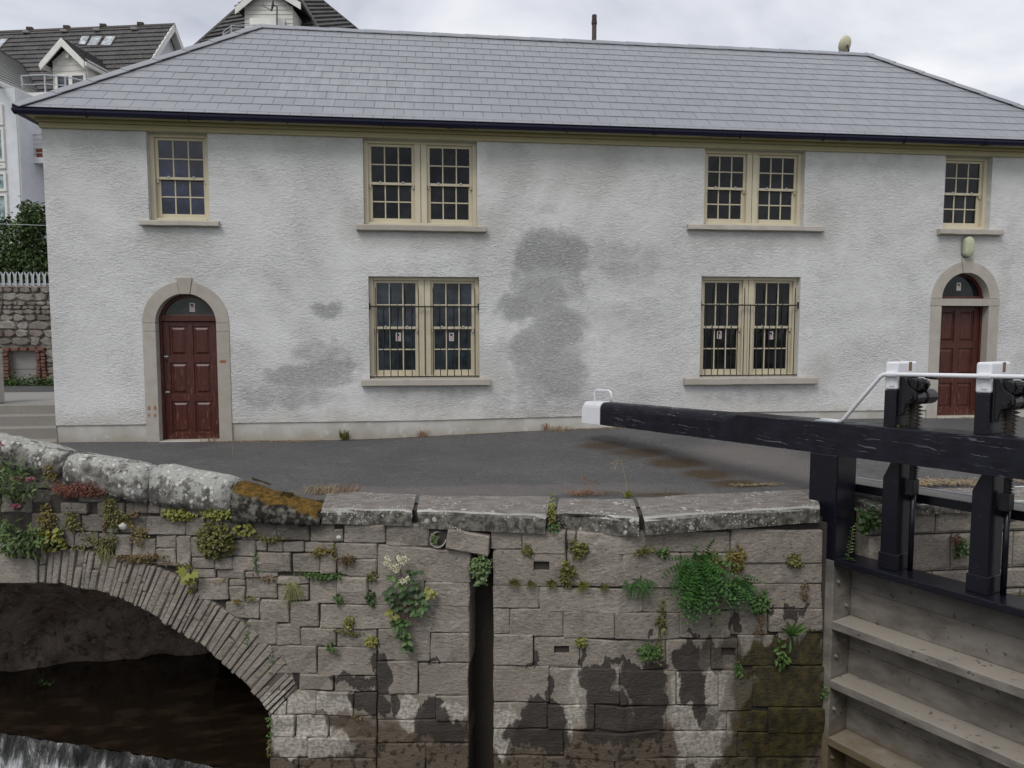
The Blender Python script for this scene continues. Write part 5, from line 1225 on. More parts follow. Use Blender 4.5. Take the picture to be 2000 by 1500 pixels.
# dish and flue on and behind the ridge
dish = thing('satellite_dish', 'cream round satellite dish on the right end of the slate ridge', 'satellite dish', (9.682, 3.531, 8.368))
dc = Vector((9.683, 3.542, 8.522)); dn_ = Vector((-.25, .9, .35)).normalized()
a_ = dn_.cross(Vector((0, 0, 1))).normalized(); b_ = a_.cross(dn_)
m = MB(); n = 24
for r_, h in ((0.001, -.06), (.08, -.045), (.14, -.015), (.185, .03), (.185, .036), (.14, .0), (.001, -.04)):
    for k in range(n): a = 2*math.pi*k/n; m.v.append(tuple(dc+a_*r_*math.cos(a)*1.0+b_*r_*1.08*math.sin(a)+dn_*h))
for i in range(6):
    for k in range(n): m.f.append((i*n+k, i*n+(k+1) % n, (i+1)*n+(k+1) % n, (i+1)*n+k))
m.build('reflector', M['dish'], dish, smooth=True)
m = MB(); m.tube([dc-dn_*.04, dc-Vector((0, 0, .12))-dn_*.10, dc-Vector((0, 0, .35))], .02, 8); m.build('mount', M['rust'], dish)
fl = thing('flue_pipe', 'thin dark rusty flue pipe standing behind the middle of the ridge', 'flue', (3.71, 3.6, 7.6))
m = MB(); m.tube([(3.71, 3.6, 7.6), (3.71, 3.6, 8.72)], .052, 10); m.build('pipe', M['rust'], fl, smooth=True)
m = MB(); m.tube([(3.71, 3.6, 8.72), (3.71, 3.6, 8.79)], .062, 10); m.tube([(3.71, 3.6, 8.80), (3.71, 3.6, 8.92)], .054, 10); m.build('cowl', M['rust'], fl)

# ------------------------------------------------------------ left side: steps, rubble wall, fence, bush
st = thing('stone_steps', 'worn stone steps beside the left end of the house', 'steps', (-8, 2, -.1))
STEP = [(0.09, 1.25), (0.277, 1.6), (0.446, 1.95)]
for i, (z, y) in enumerate(STEP): MB().box(-11, X0-.01, y, y+(.6 if i < 2 else .4), z-.22, z).build('step', M['step'], st, .012)
for i in range(2): MB().box(-11, X0-.01, 1.25-.35*(i+1), 1.25-.35*i+.2, STEP[0][0]-.2*(i+2), STEP[0][0]-.2*(i+1)).build('step', M['step'], st, .012)
zl = STEP[2][0]
m = MB(); m.add([(-14, 2.36, zl-.004), (X0-.01, 2.36, zl-.004), (X0-.01, 5.0, zl), (-14, 5.0, zl)], [(0, 1, 2, 3)]); tag(m.build('landing', M['concrete'], fix=False), kind='structure')
m = MB(); m.add([(-14, 5.0, zl-.006), (-6.3, 5.0, zl-.006), (-6.3, 7.3, zl+.02), (-14, 7.3, zl+.02)], [(0, 1, 2, 3)]); tag(m.build('path', M['asphalt'], fix=False), kind='structure')
pil = thing('gate_pillar', 'pale concrete gate pillar at the far left behind the steps', 'pillar', (-8.514, 2.2, 0.4))
xp = -8.396
MB().box(xp-.45, xp, 2.1, 2.5, zl, 1.433).build('shaft', M['plinth'], pil, .02); MB().box(xp-.48, xp+.005, 2.07, 2.505, 1.433+.002, 1.433+.08).build('cap', M['plinth'], pil, .02)
RWY = 7.0
rub = thing('rubble_wall', 'old rubble stone wall with brick edged blocked opening behind the steps', 'stone wall', (-10.5, RWY, 0))
zb_, zt_ = zl-.05, 2.986
OX0, OX1, OZ1 = -10.748, -10.109, 1.339
m = MB(); m.box(-15, OX0, RWY+.05, RWY+.5, -.3, zt_-.05); m.box(OX1, -4, RWY+.05, RWY+.5, -.3, zt_-.05); m.box(OX0, OX1, RWY+.05, RWY+.5, OZ1, zt_-.05); m.build('wall_core', M['mortar'], rub)
def rstone(x0, x1, z0, z1, mat, nm, r):
    m = MB(); n = r.choice((6, 7, 8)); cx, cz = (x0+x1)/2, (z0+z1)/2; poly = []
    base = [(.08, .06), (.5, -.06), (.93, .05), (1.04, .5), (.92, .93), (.5, 1.07), (.08, .94), (-.05, .5)]
    if nm == 'brick': base = [(0, 0), (1, 0), (1, 1), (0, 1)]
    jj = .10 if nm == 'brick' else .24
    ring = [(x0+(x1-x0)*(u+r.uniform(-jj, jj)*.6), z0+(z1-z0)*(v+r.uniform(-jj, jj)*.6)) for u, v in base]
    d = r.uniform(.0, .05); k = len(ring)
    for (x, z) in ring: m.v.append((x, RWY+.06, z))
    for (x, z) in ring: m.v.append((x, RWY+.01-d*.5, z))
    for (x, z) in ring: m.v.append((cx+(x-cx)*.8, RWY-.015-d, cz+(z-cz)*.75))
    for b_ in (0, k):
        for i in range(k): j = (i+1) % k; m.f.append((b_+i, b_+j, b_+k+j, b_+k+i))
    m.f.append(tuple(2*k+i for i in range(k)))
    m.build(nm, mat, rub, fix=True)
r = random.Random(3); z = zb_
while z < zt_-.08:
    h = r.uniform(.10, .24); x = -12.6
    if z+h > zt_: h = zt_-z
    while x < -8.6:
        w_ = h*r.uniform(1.0, 2.4)
        bx0, bx1 = OX0-.16, OX1+.26
        if x+w_ > bx0 and x < bx1 and z < OZ1+.10:
            if x < bx0 and bx0-x > .08: w_ = bx0-x
            else: x = bx1; continue
        rstone(x+.012, x+w_-.012, z+.012, z+h-.012, M['rubble'], 'stone', r); x += w_
    z += h
z = zb_
while z < OZ1-.02:
    for (a, b) in ((OX0-.16, OX0), (OX1, OX1+.12), (OX1+.125, OX1+.25)): rstone(a+.006, b-.006, z+.006, z+.085, M['brick'], 'brick', r)
    z += .09
x = OX0-.16
while x < OX1+.2: rstone(x+.006, x+.2, OZ1+.006, OZ1+.095, M['brick'], 'brick', r); x += .21
MB().box(OX0, OX1, RWY+.16, RWY+.3, zb_, zb_+(OZ1-zb_)*.5).build('block', M['concrete'], rub, .008); MB().box(OX0, OX1, RWY+.15, RWY+.3, zb_+(OZ1-zb_)*.505, OZ1).build('block', M['concrete'], rub, .008)
MB().box(-15, -4, RWY-.04, RWY+.5, zt_-.03, zt_+.03).build('coping', M['rubble'], rub, .02)
pf = thing('palisade_fence', 'grey steel palisade fence standing on the rubble wall', 'fence', (-10.5, RWY+.25, zt_))
ph = 3.263-zt_
for i in range(28):
    x = -12.2+i*.142; z0, z1 = zt_+.03, zt_+ph+.16
    m = MB()
    for sg in (-1, 1):
        tilt = sg*.02
        m.add([(x, RWY+.25, z0), (x+sg*.035, RWY+.235, z0), (x+sg*.035, RWY+.235, z1-.16), (x+sg*.045+tilt, RWY+.225, z1-.03), (x+sg*.012+tilt*.5, RWY+.245, z1-.07), (x, RWY+.25, z1-.12)], [(0, 1, 2, 3, 4, 5)])
    m.build('pale', M['steel'], pf, fix=False)
MB().box(-12.4, -8.1, RWY+.27, RWY+.32, zt_+.06, zt_+.11).build('rail', M['steel'], pf)

# ------------------------------------------------------------ leaves
def leaf(m, p, d, up, L_, W_, kind):
    d = d.normalized(); sdv = d.cross(up)
    if sdv.length < 1e-4: sdv = Vector((1, 0, 0))
    sdv.normalize(); nn_ = sdv.cross(d)
    if kind == 'lance':
        m.add([p, p+d*L_*.45+sdv*W_*.5+nn_*L_*.06, p+d*L_-nn_*L_*.12, p+d*L_*.45-sdv*W_*.5+nn_*L_*.06], [(0, 1, 2), (0, 2, 3)])
    elif kind == 'round':
        m.add([p, p+d*L_*.25+sdv*W_*.45, p+d*L_*.7+sdv*W_*.45, p+d*L_, p+d*L_*.7-sdv*W_*.45, p+d*L_*.25-sdv*W_*.45], [(0, 1, 2, 3), (0, 3, 4, 5)])
    elif kind == 'blade':
        q = p+d*L_*.5; e = p+d*L_*.8+Vector((0, 0, -L_*.25)); k = len(m.v)
        m.add([p-sdv*W_*.5, p+sdv*W_*.5, q+sdv*W_*.4, q-sdv*W_*.4, e], [(0, 1, 2, 3), (3, 2, 4)])
    elif kind == 'frond':   # a pinnate fern frond
        n = 7
        for i in range(n):
            c = p+d*L_*(i+.5)/n+Vector((0, 0, -L_*.25*((i/n)**2))); w_ = W_*(1-.75*abs(i/n-.25))
            for sg in (-1, 1):
                m.add([c, c+sdv*sg*w_*.5+d*w_*.12+nn_*.002, c+sdv*sg*w_*.42+d*w_*.34, c+d*L_/n*.7], [(0, 1, 2, 3)])
    elif kind == 'maple':
        pts = [(0, 0), (.30, .12), (.52, .30), (.30, .40), (.42, .72), (.16, .62), (0, 1), (-.16, .62), (-.42, .72), (-.30, .40), (-.52, .30), (-.30, .12)]
        vs = [p+d*L_*b+sdv*W_*a+nn_*(-.12*L_*abs(a)) for a, b in pts]; n = len(vs)
        m.add([p+d*L_*.35]+vs, [(0, i+1, (i+1) % n+1) for i in range(n)])
def rv(r, k=1): return Vector((r.gauss(0, k), r.gauss(0, k), r.gauss(0, k)))
OUT = Vector((*WN1, 0))
def wall_plant(name, label, cat, cx, cz, rx, rz, n, L_, W_, kind, mat, depth=.06, seed=1, droop=.3, group=None, base=None, cluster=0, stems=None, parent=None, P=None, out=OUT, spread=1.0):
    # leaves through a flattened cushion lying on the wall at (s=cx, z=cz)
    r = random.Random(seed); m = MB(); P = P or wp
    cl = [(r.gauss(0, .45), r.gauss(0, .45)) for _ in range(cluster)] if cluster else None
    for i in range(n):
        if cl:
            c = r.choice(cl); a, b = c[0]+r.gauss(0, .22), c[1]+r.gauss(0, .22)
        else:
            for _ in range(40):
                if base == 'gauss': a, b = r.gauss(0, .36), r.gauss(.25, .36); break
                a, b = r.uniform(-1.15, 1.15), r.uniform(-1.15, 1.15)
                if a*a+b*b < .3 or a*a+b*b < .85+1.1*fbm(a*1.3+seed*3.1, b*1.3, seed*.7) and r.random() < 1.2-(a*a+b*b)*.8: break
        th = depth*max(.15, 1-(a*a+b*b)*.7)
        p = P(cx+a*rx, cz+b*rz, .005+r.random()*th)
        if kind in ('blade', 'frond'):
            if base == 'point': p = P(cx+r.gauss(0, .12)*rx, cz+r.gauss(0, .12)*rz, .01); d = Vector((0, 0, b*1.0-droop))+out*r.uniform(.3, 1)*spread+Vector((a, 0, 0))*1.3
            else: d = out*r.uniform(.25, .8)+Vector((a*.7+r.gauss(0, .35), 0, r.gauss(-droop, .45)+b*.6))
        else: d = out*.5+rv(r, .6)+Vector((a*.5, 0, b*.3-droop))
        leaf(m, p, d, (out+Vector((0, 0, .8))+rv(r, .3)), L_*r.uniform(.6, 1.25), W_*r.uniform(.7, 1.2), kind)
    if cl:
        for c, e in zip(cl, cl[1:]): m.tube([P(cx+c[0]*rx, cz+c[1]*rz, .012), P(cx+(c[0]+e[0])/2*rx, cz+(c[1]+e[1])/2*rz, .018), P(cx+e[0]*rx, cz+e[1]*rz, .012)], .004, 4)
    if parent:
        o = m.build(name, M[mat], parent, fix=False); return o
    o = m.build(name, M[mat], fix=False); return tag(o, label, cat, group)
def pxs(t): return t
PL = [('wall_weed', 'small round leaved yellow green weed under the carved keystone', 'weed', -3.092, -0.437, 0.149, 0.129, 60, 0.07, 0.06, 'round', 'l_yellow', 0.1), ('stonecrop_mat', 'red brown stonecrop mat under the second parapet stone', 'stonecrop', -2.698, 0.142, 0.355, 0.104, 1500, 0.035, 0.012, 'lance', 'l_red', 0.1), ('stonecrop_mat', 'small olive and red stonecrop tuft left of the red mat', 'stonecrop', -3.064, 0.329, 0.099, 0.115, 160, 0.035, 0.02, 'round', 'l_orange', 0.06), ('trailing_weed', 'brown olive trailing weed above the pink flowered plant', 'weed', -3.142, -0.205, 0.124, 0.14, 220, 0.028, 0.024, 'round', 'l_orange', 0.06), ('trailing_weed', 'olive trailing weed left of the small black gap in the bridge', 'weed', -2.869, -0.209, 0.185, 0.174, 200, 0.026, 0.022, 'round', 'l_olive', 0.04, 7), ('trailing_weed', 'olive trailing weed right of the small black gap in the bridge', 'weed', -2.364, -0.124, 0.122, 0.207, 360, 0.026, 0.022, 'round', 'l_olive', 0.05), ('trailing_weed', 'thin olive trailing weed below the white stone lump', 'weed', -2.451, -0.427, 0.159, 0.128, 200, 0.026, 0.022, 'round', 'l_olive', 0.05, 6), ('trailing_weed', 'olive brown trailing weed along the joint above the arch ring', 'weed', -1.974, -0.63, 0.435, 0.058, 300, 0.024, 0.02, 'round', 'l_brown', 0.04, 9), ('trailing_weed', 'small olive weed at the upper joint beside the dark stone', 'weed', -2.023, -0.373, 0.133, 0.127, 150, 0.024, 0.02, 'round', 'l_orange', 0.04, 5), ('grass_tuft', 'yellow green grass tuft hanging over the arch ring near the keystone', 'grass', -2.485, -0.51, 0.184, 0.232, 70, 0.16, 0.008, 'blade', 'blade', 0.05), ('trailing_weed', 'green leafy strip directly under the third parapet stone', 'weed', -1.583, -0.119, 0.202, 0.068, 260, 0.032, 0.028, 'round', 'l_yellow', 0.06), ('trailing_weed', 'bright green leafy weed under the right end of the parapet', 'weed', -1.133, -0.089, 0.199, 0.079, 300, 0.034, 0.03, 'round', 'l_yellow', 0.07), ('wall_shrub', 'large olive green bushy wall plant right of the arch ring', 'shrub', -1.166, -0.384, 0.212, 0.216, 900, 0.036, 0.032, 'round', 'l_olive', 0.14), ('wall_weed', 'few pale green leaves right of the large olive wall plant', 'weed', -0.812, -0.26, 0.116, 0.09, 34, 0.055, 0.04, 'round', 'l_yellow', 0.06), ('trailing_weed', 'thin olive trail in the joint below the dark sooty stones', 'weed', -0.606, -0.366, 0.162, 0.045, 100, 0.026, 0.022, 'round', 'l_olive', 0.04, 5), ('trailing_weed', 'dry olive weed in the joint left of the vertical wall joint', 'weed', -0.011, -0.48, 0.148, 0.05, 160, 0.026, 0.02, 'round', 'l_orange', 0.04, 5), ('stonecrop_mat', 'small reddish withered tuft hanging from a joint', 'stonecrop', 0.304, -0.558, 0.102, 0.056, 140, 0.04, 0.012, 'lance', 'l_brown', 0.06), ('trailing_weed', 'green leafy weed in the joint above the long bridge stone', 'weed', 0.074, -0.758, 0.194, 0.045, 120, 0.04, 0.034, 'round', 'l_green', 0.05, 6), ('grass_tuft', 'long yellow grass hanging from a joint in the bridge face', 'grass', -0.318, -0.852, 0.138, 0.227, 90, 0.22, 0.007, 'blade', 'blade', 0.05), ('wall_weed', 'small dark weed at the foot of a joint left of the cream flowers', 'weed', 0.551, -0.957, 0.056, 0.079, 40, 0.04, 0.03, 'round', 'l_dark', 0.04), ('wall_weed', 'small green weed in the joint above the long bridge stone', 'weed', 0.195, -0.989, 0.051, 0.056, 40, 0.03, 0.026, 'round', 'l_green', 0.04), ('trailing_weed', 'olive tuft at the top of the vertical joint', 'weed', 0.566, -0.727, 0.056, 0.05, 60, 0.026, 0.022, 'round', 'l_olive', 0.04), ('wall_weed', 'yellow green weed on the face of the long bridge stone', 'weed', 0.315, -1.244, 0.051, 0.074, 60, 0.03, 0.024, 'round', 'l_yellow', 0.05), ('wall_weed', 'yellow green weed beside the top of the wet vertical joint', 'weed', 0.55, -1.436, 0.079, 0.068, 60, 0.034, 0.026, 'round', 'l_yellow', 0.05), ('trailing_weed', 'small olive weed along the joint under the long bridge stone', 'weed', 0.347, -1.333, 0.193, 0.04, 90, 0.024, 0.02, 'round', 'l_olive', 0.03, 5), ('wall_weed', 'few green leaves with red stalks on the lower bridge stone', 'weed', 0.104, -1.515, 0.08, 0.046, 24, 0.045, 0.03, 'round', 'l_green', 0.05), ('wall_weed', 'grey green leafy weed growing inside the stop plank groove', 'weed', 1.741, -0.604, 0.108, 0.186, 260, 0.038, 0.032, 'round', 'l_grey', 0.1), ('rustyback_fern', 'small yellow green fern rosette nearest the groove', 'fern', 2.086, -0.732, 0.091, 0.06, 46, 0.075, 0.02, 'frond', 'l_olive', 0.05), ('rustyback_fern', 'small yellow green fern rosette second from the groove', 'fern', 2.257, -0.736, 0.08, 0.06, 42, 0.075, 0.02, 'frond', 'l_olive', 0.05), ('rustyback_fern', 'small olive fern rosette below the square hole', 'fern', 2.47, -0.728, 0.09, 0.065, 46, 0.075, 0.02, 'frond', 'l_olive', 0.05), ('rustyback_fern', 'largest spiky fern rosette right of the leafy upright weed', 'fern', 2.797, -0.742, 0.094, 0.076, 60, 0.085, 0.02, 'frond', 'l_yellow', 0.06), ('rustyback_fern', 'small rightmost olive fern rosette of the row', 'fern', 3.006, -0.744, 0.078, 0.048, 40, 0.065, 0.02, 'frond', 'l_olive', 0.05), ('wall_weed', 'upright leafy olive weed between the fern rosettes', 'weed', 2.638, -0.624, 0.074, 0.14, 200, 0.034, 0.028, 'round', 'l_olive', 0.07), ('wall_weed', 'two fresh pale leaves on top of the upright leafy weed', 'weed', 2.622, -0.505, 0.037, 0.032, 10, 0.05, 0.035, 'round', 'l_yellow', 0.04), ('trailing_weed', 'olive trailing weed under the stone with orange lichen', 'weed', 2.224, -0.412, 0.096, 0.087, 120, 0.026, 0.022, 'round', 'l_olive', 0.04, 4), ('wall_weed', 'olive leafy cushion by the cable under the broken coping', 'weed', 2.752, -0.361, 0.094, 0.107, 160, 0.034, 0.028, 'round', 'l_olive', 0.06), ('trailing_weed', 'mixed weed under the joint between two coping stones', 'weed', 3.446, -0.385, 0.112, 0.065, 110, 0.03, 0.024, 'round', 'l_olive', 0.05, 4), ('wall_weed', 'small bright green weed left of the big fern mass', 'weed', 3.626, -0.397, 0.062, 0.054, 60, 0.036, 0.03, 'round', 'l_green', 0.05), ('maidenhair_fern', 'fine dark green fern spreading along the joint', 'fern', 3.373, -0.736, 0.19, 0.087, 60, 0.11, 0.03, 'frond', 'l_fern', 0.06), ('hanging_fern', 'large dark green feathery fern mass hanging on the quay wall', 'fern', 4.009, -0.674, 0.197, 0.231, 260, 0.29, 0.055, 'frond', 'l_fern', 0.17), ('wall_shrub', 'olive leafy weed growing over the top of the big fern', 'weed', 4.181, -0.554, 0.211, 0.132, 420, 0.036, 0.03, 'round', 'l_olive', 0.16), ('trailing_weed', 'orange brown trailing weed right of the big fern', 'weed', 4.475, -0.519, 0.095, 0.155, 320, 0.03, 0.026, 'round', 'l_orange', 0.07), ('hanging_fern', 'smaller green fern tuft right of the big fern mass', 'fern', 4.494, -0.809, 0.131, 0.123, 70, 0.2, 0.05, 'frond', 'l_fern', 0.1), ('wall_weed', 'bright leafy upright weed left of the broad leaved plant', 'weed', 4.752, -1.008, 0.109, 0.136, 120, 0.05, 0.036, 'lance', 'l_green', 0.08), ('trailing_weed', 'thin brown stemmed weed below the bright leafy weed', 'weed', 4.759, -1.252, 0.049, 0.159, 60, 0.034, 0.022, 'lance', 'l_brown', 0.05), ('trailing_weed', 'thin dangling olive weed in the middle of the quay wall', 'weed', 3.628, -1.154, 0.051, 0.242, 150, 0.03, 0.024, 'round', 'l_olive', 0.06, 7), ('wall_weed', 'round green bushy weed at the foot of the dangling weed', 'weed', 3.496, -1.455, 0.125, 0.099, 260, 0.03, 0.022, 'round', 'l_green', 0.08), ('wall_weed', 'small yellow green weed above the dark wet crack', 'weed', 2.785, -1.335, 0.058, 0.049, 70, 0.03, 0.022, 'round', 'l_yellow', 0.05), ('trailing_weed', 'olive weed in the joint near the top right of the quay wall', 'weed', 5.124, -0.613, 0.16, 0.057, 150, 0.03, 0.024, 'round', 'l_olive', 0.05, 4), ('wall_weed', 'faint thin olive weed left of the heel post', 'weed', 5.289, -0.925, 0.062, 0.149, 50, 0.03, 0.02, 'round', 'l_brown', 0.04), ('wall_weed', 'lower bright leafy weed below the broad leaved plant', 'weed', 5.027, -1.636, 0.087, 0.127, 44, 0.07, 0.04, 'lance', 'l_green', 0.07), ('wall_weed', 'small green weed at the edge of the mossy stain', 'weed', 4.519, -1.757, 0.054, 0.091, 60, 0.03, 0.026, 'round', 'l_green', 0.05), ('wall_weed', 'tiny green weed on the mossy corner beside the heel post', 'weed', 5.589, -2.1, 0.051, 0.083, 40, 0.03, 0.026, 'round', 'l_green', 0.05), ('wall_weed', 'small pale weed in the joint of the coping by the groove', 'weed', 2.477, 0.069, 0.047, 0.16, 90, 0.04, 0.02, 'lance', 'l_yellow', 0.06), ('wall_weed', 'green weed under the open coping joint', 'weed', 2.504, -0.144, 0.063, 0.043, 50, 0.034, 0.028, 'round', 'l_green', 0.05), ('wall_weed', 'tiny green weed in the mouth of the broken clay drain', 'weed', 1.253, -0.304, 0.044, 0.066, 40, 0.028, 0.022, 'round', 'l_grey', 0.02)]
for i, t in enumerate(PL):
    nm, lb, ct, cx, cz, rx, rz, n, L_, W_, kd, mt, dp = t[:13]; cl = t[13] if len(t) > 13 else 0
    n = int(n); cl = int(cl); kw = {}
    if kd == 'blade': kw = dict(base='point', droop=(.9 if 'hang' in lb else .2), spread=.5)
    if nm == 'rustyback_fern': kw = dict(base='point', droop=-.25)
    if nm == 'hanging_fern' or nm == 'maidenhair_fern': kw = dict(droop=(.75 if 'large' in lb else .5), base='gauss')
    wall_plant(nm, lb, ct, cx, cz, rx, rz, n, L_, W_, kd, mt, dp, seed=i+11, cluster=cl, **kw)
r = random.Random(77); jm = {'l_olive': MB(), 'l_orange': MB(), 'l_brown': MB(), 'l_green': MB()}
JN = [(q, i) for i, q in enumerate(BS) if q[0] < 0.417]
for q, i in JN:
    left = q[0] < -0.846
    if r.random() > (.55 if left else .14): continue
    mm = jm[r.choice(('l_olive', 'l_olive', 'l_orange', 'l_brown', 'l_green') if left else ('l_olive', 'l_brown', 'l_green'))]
    c = r.random(); vert = r.random() < .3
    for k in range(r.randint(14, 60)):
        if vert: s_ = q[0]+r.gauss(0, .012); z_ = q[1]+(q[7]-q[1])*r.random()
        else: s_ = q[0]+(q[2]-q[0])*min(1.05, max(-.05, r.gauss(c, .22))); z_ = q[1]+r.gauss(0, .016)
        leaf(mm, wp(s_, z_, r.uniform(.0, .035)), OUT*.6+rv(r, .6)+Vector((0, 0, -.2)), OUT+Vector((0, 0, .8)), r.uniform(.016, .034), .02, 'round')
for k, mm in jm.items(): tag(mm.build('joint_weeds', M[k], fix=False), {'l_olive': 'olive leaflets', 'l_orange': 'yellowish leaflets', 'l_brown': 'withered brown leaflets', 'l_green': 'fresh green leaflets'}[k]+' sprinkled along the joints of the bridge stones', 'weeds', kind='stuff')
# broad leaved plant (large leaves are parts)
def leafy(name, label, cat, s, z, leaves, mat, stem=None, P=wp, out=OUT):
    t = thing(name, label, cat, tuple(P(s, z, 0)))
    for (a, b, L_, W_, o_) in leaves:
        m = MB(); p = P(s, z, .01); d = Vector((a, 0, b))+out*o_; d.normalize(); sd = d.cross(out).normalized(); n = 5
        for i in range(n+1):
            u = i/n; w_ = W_*math.sin(math.pi*min(1, .15+u*.85))**.7*(.35+.65*u if u < .6 else 1-.0*u)*(1 if i < n else .15)
            c = p+d*L_*u+out*L_*.10*math.sin(u*3)-Vector((0, 0, L_*.10*u*u))
            m.v += [tuple(c-sd*w_*.5+out*.004), tuple(c-out*.006), tuple(c+sd*w_*.5+out*.004)]
        for i in range(n): q = i*3; m.f += [(q, q+1, q+4, q+3), (q+1, q+2, q+5, q+4)]
        m.build('leaf', M[mat], t, smooth=True, fix=False)
    if stem:
        m = MB(); m.tube([P(*q) for q in stem], .005, 5); m.build('stem', M['stem'], t)
    return t
h = (5.132, -1.427)
leafy('harts_tongue_fern', 'broad strap leaved fern above the mossy stain', 'fern', h[0], h[1], [(-.9, 1.0, .20, .05, .4), (-.35, 1.3, .22, .055, .3), (.2, 1.2, .20, .055, .4), (.8, 1.1, .23, .055, .35), (1.1, .7, .22, .055, .3), (-.2, .6, .14, .05, .8), (.5, .4, .12, .045, .8), (-.1, -1, .18, .035, .3)], 'l_green')
h = (-1.453, -0.795)
leafy('maple_seedling', 'young maple seedling with pale lobed leaves beneath the olive wall plant', 'seedling', h[0], h[1], [], 'l_yellow', [(h[0]+.03, h[1]+.15, .02), (h[0], h[1], .06), (h[0]-.02, h[1]-.06, .07)])
sd_ = [o for o in COL.objects if o.name == 'maple_seedling'][0]
for (a, b, L_) in ((-.6, .5, .12), (.1, .9, .13), (.6, .2, .12), (-.5, -.6, .12), (.3, -.8, .11), (-.1, .1, .13)):
    m = MB(); leaf(m, wp(h[0]+a*.05, h[1]+.04+b*.05, .08), Vector((a, 0, b-.4))+OUT*.4, OUT+Vector((0, 0, .6)), L_, L_*1.05, 'maple'); m.build('leaf', M['l_yellow'], sd_, fix=False)
# valerian, two plants
def valerian(label, s, z, rx, rz, heads, n, seed, stems=()):
    t = thing('valerian', label, 'flowering plant', tuple(wp(s, z, 0)), 'pink valerian on the bridge')
    wall_plant('foliage', None, None, s, z, rx, rz, n, .095, .034, 'lance', 'l_grey', .26, seed=seed, parent=t, droop=.0)
    r = random.Random(seed)
    for (hs, hz) in heads:
        c = wp(hs, hz, .14); m = MB()
        for i in range(70):
            d = rv(r).normalized(); d.z = abs(d.z)*.8; p = c+Vector((d.x*.034, d.y*.034, d.z*.03)); leaf(m, p, d+rv(r, .3), rv(r), .016, .013, 'round')
        m.build('flower_head', M['pink'], t, fix=False)
        m = MB(); q = wp(s+(hs-s)*.55, z+(hz-z)*.3 if hz > z else hz-.12, .10); m.tube([q, (Vector(q)+Vector(c))/2+Vector((0, 0, .02)), c], .004, 5); m.build('stem', M['stem'], t)
v = [(-3.53, 0.22), (-3.441, -0.419)]
valerian('pink valerian with grey green leaves spilling from under the first parapet stone', v[0][0], v[0][1], .36, .27, [(-3.606, 0.837), (-3.605, 0.641), (-3.57, 0.607), (-3.647, 0.571), (-3.378, 0.253), (-3.223, 0.239)], 330, 3)
valerian('lower pink valerian with long green leaves above the carved keystone', v[1][0], v[1][1], .40, .22, [(-3.639, -0.039), (-3.414, -0.062), (-3.709, -0.269), (-3.737, -0.317)], 330, 4)
# cream flowered plant
c0 = (0.971, -0.967)
mr_ = thing('meadow_rue', 'dark green leafy plant with cream flower heads on the quay wall', 'flowering plant', tuple(wp(c0[0], c0[1], 0)))
r = random.Random(9); ml = {'l_green': MB(), 'l_dark': MB(), 'l_yellow': MB()}
LF = [(0.796, -0.707, 0), (0.89, -0.736, 0), (1.001, -0.715, 1), (1.056, -0.785, 1), (0.805, -0.834, 1), (0.871, -0.887, 1), (0.972, -0.855, 1), (1.055, -0.863, 1), (0.917, -0.802, 0), (1.194, -0.818, 2), (1.226, -0.861, 2), (0.831, -0.973, 1), (0.943, -0.94, 1), (1.037, -0.953, 0), (1.148, -0.92, 1), (0.776, -0.919, 1), (1.053, -1.047, 0), (1.092, -1.073, 0), (0.998, -1.021, 1), (0.791, -1.075, 2), (0.818, -1.119, 2), (0.902, -1.166, 0), (0.868, -1.206, 0), (0.94, -1.192, 0), (0.839, -1.241, 0), (0.912, -1.26, 0), (0.95, -1.315, 0), (0.883, -1.34, 1), (0.966, -1.387, 0), (0.949, -1.45, 1), (0.993, -1.459, 1), (1.085, -0.64, 1), (1.008, -0.637, 1), (0.829, -1.186, 0), (1.137, -1.015, 0), (0.875, -1.027, 1), (0.749, -0.865, 1), (1.11, -0.861, 1)]
for (s, z, k) in LF:
    mm = ml[('l_green', 'l_dark', 'l_yellow')[k]]
    for j in range(5):
        a = -1.2+2.4*j/4+r.gauss(0, .2); b = r.choice((-1, 1))
        d = Vector((math.sin(a)*1.2, 0, math.cos(a)*(-.5 if b < 0 else .35)-.25))+OUT*r.uniform(.35, .8)
        leaf(mm, wp(s, z, r.uniform(.03, .13)), d, OUT+Vector((0, 0, .7)), r.uniform(.06, .085), .04, 'round')
for k, mm in ml.items(): mm.build('foliage', M[k], mr_, fix=False)
m = MB(); STM = [(0.941, -1.108), (0.927, -0.857), (0.891, -0.636), (0.837, -0.5)]; m.tube([wp(*p, .06) for p in STM], .006, 5); m.tube([wp(*p, .05) for p in [(0.941, -1.108), (0.911, -1.277), (0.965, -1.471)]], .006, 5); m.build('stem', M['stem_red'], mr_)
m = MB()
for i in range(120): p = wp(0.997+r.gauss(0, .06), -1.077+r.gauss(0, .06), .02+r.random()*.06); leaf(m, p, rv(r), rv(r), .05, .006, 'lance')
m.build('withered_stems', M['l_red'], mr_, fix=False)
for (s, z) in [(0.776, -0.491), (0.753, -0.547), (0.809, -0.573), (0.904, -0.497), (0.937, -0.524), (0.959, -0.501), (0.87, -0.582), (0.853, -0.61), (0.929, -0.729), (0.974, -0.711)]:
    m = MB(); c = wp(s, z, .12)
    for i in range(60): d = rv(r).normalized(); leaf(m, c+d*r.uniform(.005, .032), d, rv(r), .017, .013, 'round')
    m.build('flower_head', M['cream_fl'], mr_, fix=False)

